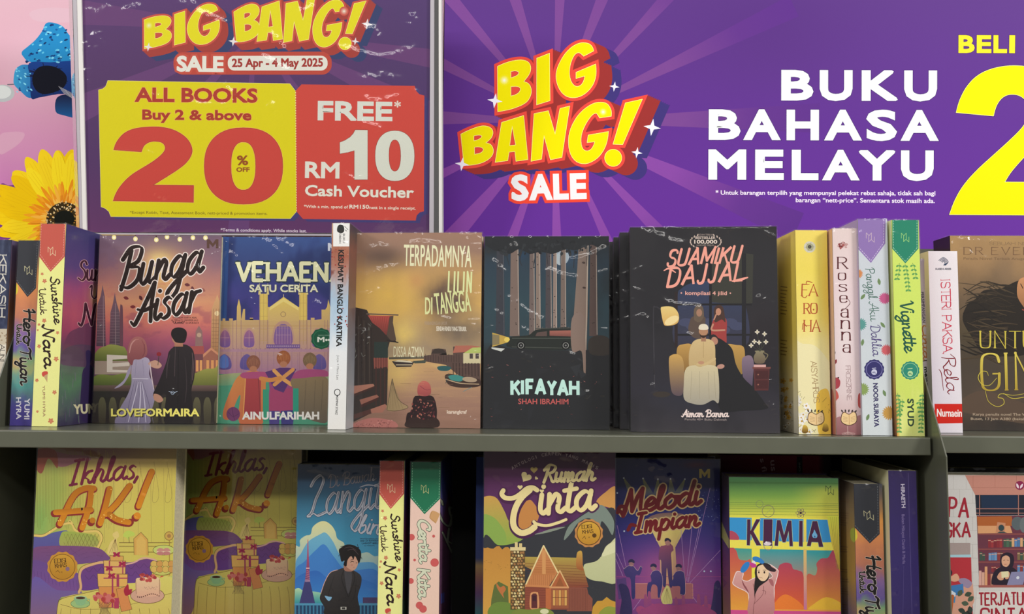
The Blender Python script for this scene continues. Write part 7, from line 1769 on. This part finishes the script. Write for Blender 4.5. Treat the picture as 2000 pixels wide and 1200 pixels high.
# ---------------------------------------------------------------- signs on and above the shelf
def sign_plane(name, parent, O, ex, ez, n, w, h, art, bg, m, cell=.0012, lift=.0004):
    return build_art(art, name, O, ex, ez, n, w, h, parent, m, np.array(parent.matrix_world) if False else np.array(Matrix.Translation(parent.location)), lift=lift, bgfn=bg, cell=cell)
# floral wall poster (left) and purple sale banner (right): thin boards standing behind the shelf
FY = WALLY
fx0, fx1 = -1.15, float(onY(863, 300, FY)[0])
fz0, fz1 = .19, .66
fp = thing('poster', 'pink floral poster with a yellow gerbera and a blue flower, left of the sale sign', 'poster', None, (fx0, FY, fz0))
boxes('poster_board', [(0, 0, 0, fx1 - fx0, .004, fz1 - fz0)], M['white'], fp)
a = art_floral(); a.bgT = (0, 0, 1)
sign_plane('poster_print', fp, (0, 0, 0), (1, 0, 0), (0, 0, 1), (0, -1, 0), fx1 - fx0, fz1 - fz0, a, bg_floral, M['inkp'], .004)
BY = WALLY - .008
bx0, bx1 = float(onY(865, 300, BY)[0]), 1.1
bn = thing('banner', 'purple sale banner with BUKU BAHASA MELAYU in white capitals', 'banner', None, (bx0, BY, fz0))
boxes('banner_board', [(0, 0, 0, bx1 - bx0, .005, fz1 - fz0)], M['white'], bn)
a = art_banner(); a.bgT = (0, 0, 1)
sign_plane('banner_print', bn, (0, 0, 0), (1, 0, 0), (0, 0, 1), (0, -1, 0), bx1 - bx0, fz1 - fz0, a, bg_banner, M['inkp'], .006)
# clear sign holder leaning forward
PHI = math.radians(10)
HO = onY(506, 458, .235)
HN = np.array([0, -math.cos(PHI), -math.sin(PHI)]); HU = np.array([0, -math.sin(PHI), math.cos(PHI)])
def hp(x, y): return on_plane(np.array(float(x)), np.array(float(y)), HO, HN)
def huv(x, y): p = hp(x, y) - HO; return float(p[0]), float(p @ HU)
c_tl, c_tr, c_br, c_bl = huv(137, 0), huv(864, 0), huv(866, 462), huv(152, 458)
def ext(a, b, v):     # continue edge b->a up to height v
    t = (v - b[1]) / (a[1] - b[1]); return (b[0] + (a[0] - b[0]) * t, v)
VT = c_tl[1] + .035
def quad_slab(name, q, t0, t1, m, parent, bev=0.0):
    V = [tuple(np.array([u, 0, 0]) + HU * v - HN * (-t)) for t in (t0, t1) for u, v in q]
    n = len(q); Fc = [tuple(range(n)), tuple(range(2 * n - 1, n - 1, -1))] + [(i, i + n, (i + 1) % n + n, (i + 1) % n) for i in range(n)]
    return mesh_obj(name, V, Fc, m, parent, bev)
sh = thing('sign_holder', 'clear plastic sign holder with the purple, yellow and red ALL BOOKS 20% OFF sale sheet', 'sign', None, tuple(HO))
s_tl, s_tr, s_br, s_bl = huv(161.5, 0), huv(840, 0), huv(838, 458), huv(172, 456)
def gap_l(x0t, x0b, x1t, x1b):   # vertical bar between two leaning edges
    a, b = huv(x0t, 0), huv(x0b, 456); c, d = huv(x1t, 0), huv(x1b, 456)
    return [b, d, ext(c, d, VT), ext(a, b, VT)]
clear = plain('clear_acrylic', '#ffffff', .05); bb_ = clear.node_tree.nodes['Principled BSDF']; bb_.inputs['Transmission Weight'].default_value = .9; bb_.inputs['IOR'].default_value = 1.3
grey_cl = plain('grey_back_and_refraction', '#b9b4bc', .25)  # holder back; on the rails, grey refraction stripes of clear plastic painted as colour
white_e = plain('white_refraction', '#e4e2e0', .3)  # white refraction stripes of the clear edges, put in as opaque colour
quad_slab('holder_back', [c_bl, c_br, ext(c_tr, c_br, VT), ext(c_tl, c_bl, VT)], -.004, -.0025, grey_cl, sh)
quad_slab('edge_rail', gap_l(137, 152, 144, 158), -.002, .004, clear, sh)
quad_slab('edge_rail', gap_l(144.3, 158.3, 152, 163), -.002, .0035, grey_cl, sh)
quad_slab('edge_rail', gap_l(152.3, 163.3, 161, 171.5), -.002, .003, white_e, sh)
quad_slab('edge_rail', gap_l(841, 839, 849, 848), -.002, .003, grey_cl, sh)
quad_slab('edge_rail', gap_l(849.3, 848.3, 857, 857.5), -.002, .0035, clear, sh)
quad_slab('edge_rail', gap_l(857.3, 857.8, 862.5, 864), -.002, .004, white_e, sh)
quad_slab('edge_rail', [(c_bl[0] + .004, c_bl[1]), (c_br[0] - .003, c_br[1]), (c_br[0] - .003, c_br[1] + .0022), (c_bl[0] + .004, c_bl[1] + .0022)], -.002, .0035, grey_cl, sh)
# printed sheet
w_ = s_tr[0] - s_tl[0]; SL = min(s_tl[0], s_bl[0]); SR = max(s_tr[0], s_br[0])
a = art_sign(); a.bgT = (0, 0, 1)
z0_ = c_bl[1] + .003
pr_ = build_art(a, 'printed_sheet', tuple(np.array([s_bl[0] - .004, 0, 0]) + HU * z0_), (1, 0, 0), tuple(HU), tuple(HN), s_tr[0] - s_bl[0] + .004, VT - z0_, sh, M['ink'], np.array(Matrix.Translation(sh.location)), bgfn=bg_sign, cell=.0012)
PF = [[(165,12),(185,28),(205,22),(215,6)],[(235,22),(262,18),(278,6)],[(186,58),(194,82),(206,106)],[(345,4),(370,12),(385,2)],[(365,18),(395,32),(430,44),(450,48)],[(520,60),(545,85),(560,112)],[(500,104),(540,128),(580,150)],[(700,60),(722,58),(738,70),(742,88)],[(640,88),(690,100),(740,112),(800,100),(815,82)],[(690,148),(720,156),(760,152),(795,168)],[(700,190),(740,200),(790,184)],[(700,236),(720,244),(760,258)],[(796,28),(808,40),(800,60)],[(240,178),(280,186),(330,192)],[(330,196),(420,206),(480,200)],[(430,156),(450,180),(460,206)],[(524,200),(540,222)],[(200,305),(260,300),(320,306)],[(290,372),(320,378),(335,384)],[(660,340),(700,352),(740,350)],[(810,170),(818,200),(826,215)],[(167,80),(172,105)],[(170,130),(178,165)],[(580,30),(620,14)]]
ub, vb = s_bl[0] - .002, z0_ - .001
def puv(x, y): u, v = huv(x, y); return (u - ub, v - vb)
rp = random.Random(5)
U_, V_, Z_, Q_ = film_grid(s_tr[0] - s_bl[0] + .002, VT - vb, [([puv(*p) for p in q], rp.uniform(.0018, .0024), rp.uniform(.005, .0075)) for q in PF], 77, .0015, .0002)
P_ = np.array([ub, 0, 0]) + U_[:, None] * np.array([1.0, 0, 0]) + (V_[:, None] + vb) * HU + (.0024 + np.maximum(Z_, -.0004))[:, None] * HN
mesh_obj('clear_pouch', P_.tolist(), [tuple(q) for q in Q_.tolist()], M['acry'], sh, smooth=True)
for x in (-.12, .10): boxes('hanging_clip', [(x, .006, -.01, x + .02, BACKY - .0024 - HO[1], .004)], M['metal2'], sh)

# ---------------------------------------------------------------- books, upper shelf
Z0 = .0004
def bgT(a, t): a.bgT = t; return a
T1, T1b = (0, 420, 2.727), (0, 460, 3)
book('Hero spine with black pennant, left of the cream Sunshine spine on the upper shelf', 'spine', (19, 832), (64, 832.5), (40, 470), .066, 0, Z0, .15, 'navy', bgT(art_hero_spine(), T1b), bg=bg_hero_spine, wrapm='wrapf', cell=.0005)
book('pale yellow Sunshine Untuk Nara spine, upper shelf, with its purple cover showing on the right', 'spine', (62, 833.5), (112, 834.5), (100, 437.5), .058, 0, Z0, .15, 'purp', bgT(art_sun_spine(), T1b), right=bgT(art_sun_cover(), T1), bg=bg_sun_spine, bgr=bg_sun_cover, wrapm='wrapf')
book('face-out novel Bunga Aisar with a couple seen from behind against a sunset', 'face', (180, 828), (422, 829), (300, 460), .125, 0, Z0, .032, 'brown', bgT(art_bunga(), T1), bg=bg_bunga, folds=[[(1010,260),(1060,300),(1080,350)],[(640,800),(680,815),(720,810)],[(840,590),(900,640)],[(540,130),(620,170)],[(1130,200),(1150,420)],[(900,930),(960,960)]], fT=T1, nf=14)
book('face-out blue and yellow novel Vehaena with three friends before a castle', 'face', (423.5, 829), (660, 831), (550, 463), .134, 0, Z0, .028, 'navy', bgT(art_vehaen(), (400, 420, 2.728)), bg=bg_vehaen, folds=[[(200,290),(280,340),(340,380)],[(430,265),(470,310)],[(560,270),(620,300)],[(230,440),(275,500)],[(570,470),(630,490)],[(250,600),(270,680)],[(110,200),(180,240)],[(300,130),(380,190),(420,240)],[(360,130),(500,200)],[(340,740),(430,770)]], fT=(400, 420, 2.728), nf=26)
book('narrow white spine Kesumat Banglo Kartika standing between two face-out novels', 'spine', (640, 840), (675, 840), (668, 436.5), .045, 0, Z0, .15, 'white', bgT(art_kes(), (400, 420, 2.728)), bg=bg_kes, bgr=bg_kes_side, wrapm='wrapf', cell=.0005)
book('face-out brown novel Terpadamnya Lilin di Tangga with stilt houses and a seated woman', 'face', (688, 835), (938, 838), (820, 455), .088, -2.0, Z0, .034, 'brown', bgT(art_ter(), (670, 430, 2.79)), bg=bg_ter, folds=[[(100,330),(180,290),(330,250)],[(330,150),(420,130),(560,140)],[(110,180),(200,150),(280,170)],[(110,420),(220,380)],[(700,560),(720,620)],[(90,600),(150,680)],[(640,180),(690,240)],[(500,540),(640,560)],[(680,1080),(735,1120)]], fT=(670, 430, 2.79), nf=34)
book('face-out dark novel Kifayah with pale tree trunks and a car at night', 'face', (943.5, 838), (1190, 840.5), (1070, 462), .082, -1.5, Z0, .03, 'dark', bgT(art_kif(), (930, 440, 2.858)), bg=bg_kif, folds=[[(85,190),(120,240),(180,280)],[(150,390),(230,450),(330,520),(410,545)],[(90,470),(180,550)],[(365,265),(430,270),(520,300),(600,300)],[(470,200),(600,190),(690,150),(735,120)],[(180,120),(240,145)],[(215,690),(270,740),(345,760)],[(395,780),(470,820),(550,870)],[(500,705),(560,760),(640,835)],[(680,870),(705,970)],[(600,930),(640,960)],[(240,580),(300,610)]], fT=(930, 440, 2.858), nf=18)
S = book('front copy of the black novel Suamiku Dajjal, family on a cream sofa, facing out', 'face', (1232, 842.5), (1523, 847.5), (1380, 443.5), .047, -3.0, Z0, .034, 'dark', bgT(art_sua(), (1190, 420, 2.666)), bg=bg_sua, folds=[[(250,440),(330,470),(450,490),(490,505)],[(160,530),(215,555)],[(230,565),(320,600)],[(150,90),(220,100),(330,150),(420,150)],[(370,625),(460,645)],[(770,420),(800,470)],[(790,960),(870,1020)],[(220,880),(240,930)],[(300,70),(600,75),(860,70)]], fT=(1190, 420, 2.666), nf=22)
def dup(o):
    c = o.copy(); COL.objects.link(c)
    for ch in list(o.children): d = ch.copy(); COL.objects.link(d); d.parent = c
    return c
for k, (dx, dy, lab) in enumerate(((-.0085, .0392, 'second black copy in the stack behind the front Suamiku Dajjal'), (-.0125, .0785, 'third black copy in the stack, two behind the front Suamiku Dajjal'), (-.0185, .1178, 'rearmost black copy in the stack behind the Suamiku Dajjal novel'))):
    c = dup(S); c.location = (S.location[0] + dx, S.location[1] + dy, Z0); c['label'] = lab
    c['group'] = 'stack of black Suamiku Dajjal novels'; c.rotation_euler = (0, 0, math.radians(-3.0))
S['group'] = 'stack of black Suamiku Dajjal novels'
T6 = (1500, 420, 2.5)
book('yellow Faroha spine with white flowers, right of the black sofa novel', 'spine', (1560, 848), (1623, 850), (1573, 450), .032, 2, Z0, .15, 'yellow', bgT(art_far(), T6), left=bgT(art_far_side(), T6), bg=bg_far, bgl=bg_far_side, wrapm='wrapf', cell=.0006)
book('pale pink Roseanna spine with dark red letters beside the yellow spine', 'spine', (1634, 850), (1682, 852), (1640, 446.5), .022, 0, Z0, .15, 'white', bgT(art_ros(), T6), left=bgT(art_ros_side(), T6), bg=bg_ros, bgl=bg_ros_side, wrapm='wrapf', cell=.0006)
book('pale blue Panggil Aku Dahlia spine with a lilac pennant', 'spine', (1685, 852), (1743, 852), (1700, 428.5), .018, 0, Z0, .15, 'white', bgT(art_dah(), T6), bg=bg_dah, bgl=bg_dah_side, wrapm='wrapf', cell=.0006)
book('lime green Vignette spine with a dark green pennant, last before the right divider', 'spine', (1752, 853), (1806, 853), (1770, 430), .013, 0, Z0, .15, 'yellow', bgT(art_vig(), T6), bg=bg_vig, bgl=bg_vig_side, wrapm='wrapf', cell=.0006)
T7 = (1780, 430, 2.4)
zr = Z0
book('lilac Persimpangan Cinta spine half hidden by the right divider', 'spine', (1796, 508), (1807.5, 508), (1806, 506), .084, 0, zr, .13, 'white', bgT(art_per(), T7), bg=bg_per, wrapm='wrapf', cell=.0005)
book('white Isteri Paksa Rela spine with a red author label, right of the divider', 'spine', (1813, 500), (1869.5, 500), (1840, 491), .072, 0, zr, .15, 'white', bgT(art_ist(), T7), bg=bg_ist, wrap=False, cell=.0006)
book('dark brown novel with gold title and long flowing hair, cut off at the right', 'face', (1856, 490), (2105, 495), (1960, 461), .118, 0, zr, .045, 'dark', bgT(art_gin(), T7), bg=bg_gin, bgl=bg_gin_side, folds=[[(200,90),(350,110),(528,95)],[(240,130),(300,180),(420,190)],[(190,100),(230,160)]], fT=T7, nf=14)
book('dark blue KEKASIH spine at the left frame edge, beyond the left divider', 'spine', (-24, 600), (16, 600), (5, 469), .07, 0, Z0, .15, 'navy', bgT(art_kekasih(), T1b), bg=bg_kekasih, bgr=bg_kek_side, wrapm='wrapf', cell=.0006)

# ---------------------------------------------------------------- books, lower shelf
ZB = ZLOW + .0004
T31 = (0, 820, 3.157); T33 = (560, 860, 3.53)
IK = book('left face-out copy of Ikhlas, A.K! in yellow and purple, front of the two', 'face', (71, 950), (343, 950), (200, 873), .028, 0, ZB, .03, 'cream', bgT(art_ikhlas(), T31), bg=bg_ikhlas, group='Ikhlas A.K! novels on the lower shelf', folds=[[(350,200),(500,230),(700,250)],[(980,220),(1040,260)],[(1030,350),(1050,450)],[(520,215),(640,260)]], fT=T31, nf=8)
I2 = dup(IK); I2['label'] = 'right and more shaded copy of Ikhlas, A.K!, set back beside the first'; I2['group'] = 'Ikhlas A.K! novels on the lower shelf'
I2.location = (float(onY(341, 950, .138)[0]), .138, ZB); I2.scale = (.998, 1, .995)
book('face-out blue novel Langit Biru with a young man in a black suit', 'face', (581, 950), (749, 950), (660, 908), .085, 0, ZB, .03, 'navy', bgT(art_langit(), T33), bg=bg_langit, folds=[[(90,190),(250,210),(400,250),(600,240)],[(420,470),(450,520)]], fT=T33, nf=14)
book('pale yellow Sunshine spine with red pennant on the lower shelf', 'spine', (741.5, 950), (789.5, 950), (767, 901), .055, 0, ZB, .15, 'purp', None, wrapm='wrapf', bg=None, name='book')
SUNL = bpy.data.objects[[o.name for o in bpy.data.objects if o.get('label', '').startswith('pale yellow Sunshine spine with red')][0]]
SUNU = [o for o in bpy.data.objects if o.get('label', '').startswith('pale yellow Sunshine Untuk')][0]
for ch in SUNU.children:
    if ch.name.startswith(('spine', 'front_cover')):
        d = ch.copy(); COL.objects.link(d); d.parent = SUNL; d.scale = (SUNL['w'] / SUNU['w'], 1, SUNL['h'] / SUNU['h'])
        if ch.name.startswith('front_cover'): d.location = (SUNL['w'] - SUNU['w'] * d.scale[0], 0, 0)
book('pale pink Cerita Kita spine with green pennant, its dark cover showing on the right', 'spine', (802.5, 930), (860.5, 930), (830, 903), .05, 0, ZB, .15, 'navy', bgT(art_cerita(), T33), right=bgT(art_cerita_cover(), T33), bg=bg_cerita, bgr=bg_cerita_cover, wrapm='wrapf', cell=.0007)
book('navy book mostly hidden behind the left edge of the cottage novel', 'face', (930, 950), (1120, 950), (936, 893), .098, 0, ZB, .04, 'navy', None, bg=bg_strip, wrap=False)
book('face-out novel Rumah Cinta with a cottage and stone chimney', 'face', (945.5, 950), (1201.5, 950), (1070, 883), .045, 0, ZB, .03, 'purp', bgT(art_cinta(), (920, 860, 3.53)), bg=bg_cinta, folds=[[(130,170),(200,260),(310,310)],[(600,100),(720,130)]], fT=(920, 860, 3.53), nf=12)
book('face-out purple novel Melodi Impian with singers in a spotlight', 'face', (1199, 950), (1406, 950), (1300, 897), .1, 0, ZB, .03, 'navy', bgT(art_melodi(), (1180, 860, 3.53)), bg=bg_melodi, folds=[[(260,150),(400,230),(520,280)],[(300,150),(440,210)],[(330,240),(480,270)]], fT=(1180, 860, 3.53), nf=10)
T36 = (1380, 870, 3.636)
book('face-out green and orange novel Kimia with a woman holding up a flask', 'face', (1424, 950), (1637, 950), (1530, 933.5), .055, -1.5, ZB, .046, 'purp', bgT(art_kimia(), T36), left=bgT(art_kimia_side(), T36), bg=bg_kimia, bgl=bg_kimia_side, wrapm='wrapf')
back = book('plain dark book standing behind the Kimia novel', 'face', (1436, 950), (1606, 950), (1530, 931), .13, 0, ZB, .06, 'dark', wrap=False)
hb = book('Hero spine with black pennant on the lower shelf, left of the violet spine', 'spine', (1669, 1000), (1724, 1000), (1695, 946), .03, 0, ZB, .15, 'navy', None, left=bgT(art_hero_back(), T36), bgl=bg_hero_back, wrapm='wrapf', cell=.0006)
HU_ = [o for o in bpy.data.objects if o.get('label', '').startswith('Hero spine with black pennant, left')][0]
for ch in HU_.children:
    if ch.name.startswith('spine'):
        d = ch.copy(); COL.objects.link(d); d.parent = hb; d.scale = (hb['w'] / HU_['w'], 1, hb['h'] / HU_['h'] * 1.0)
book('violet Hiraeth spine with cream pages, beside the right divider on the lower shelf', 'spine', (1735.5, 960), (1790, 960), (1760, 920), .02, 0, ZB, .15, 'cream', bgT(art_hirath(), (1700, 820, 3.157)), bg=bg_hirath, wrapm='wrapf', cell=.0007)
# crimson book lying across the plain dark book
zc = back['h'] + ZB + .0004
cx0 = float(onY(1405, 915, .135)[0]); cx1 = float(onY(1618, 915, .135)[0]); ch_ = .026
cb = thing('book', 'crimson book lying flat in the shade behind the Kimia novel', 'book', None, (cx0, .128, zc))
wc = cx1 - cx0
boxes('cover', [(0, 0, 0, wc, .09, .0005), (0, 0, ch_ - .0005, wc, .09, ch_), (0, 0, .0005, wc, .0005, ch_ - .0005)], M['crim'], cb)
boxes('page_block', [(.001, .0005, .0006, wc - .001, .088, ch_ - .0006)], M['paper'], cb)
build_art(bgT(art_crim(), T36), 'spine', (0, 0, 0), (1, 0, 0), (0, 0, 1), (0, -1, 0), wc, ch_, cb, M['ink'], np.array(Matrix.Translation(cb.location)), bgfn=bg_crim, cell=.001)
# right-hand unit, lower shelf
book('face-out pale novel Terjatuh Cinta with red letters and bookshelves on its cover', 'face', (1838, 1000), (2092, 1000), (1960, 929), .06, 0, ZB, .03, 'white', bgT(art_terjatuh(), (1700, 820, 3.157)), bg=bg_terjatuh, wrapm='wrapf')
db = book('dark book standing in shadow behind the pale novel with red letters', 'face', (1850, 1000), (2110, 1000), (1960, 916), .13, 0, ZB, .03, 'dark')
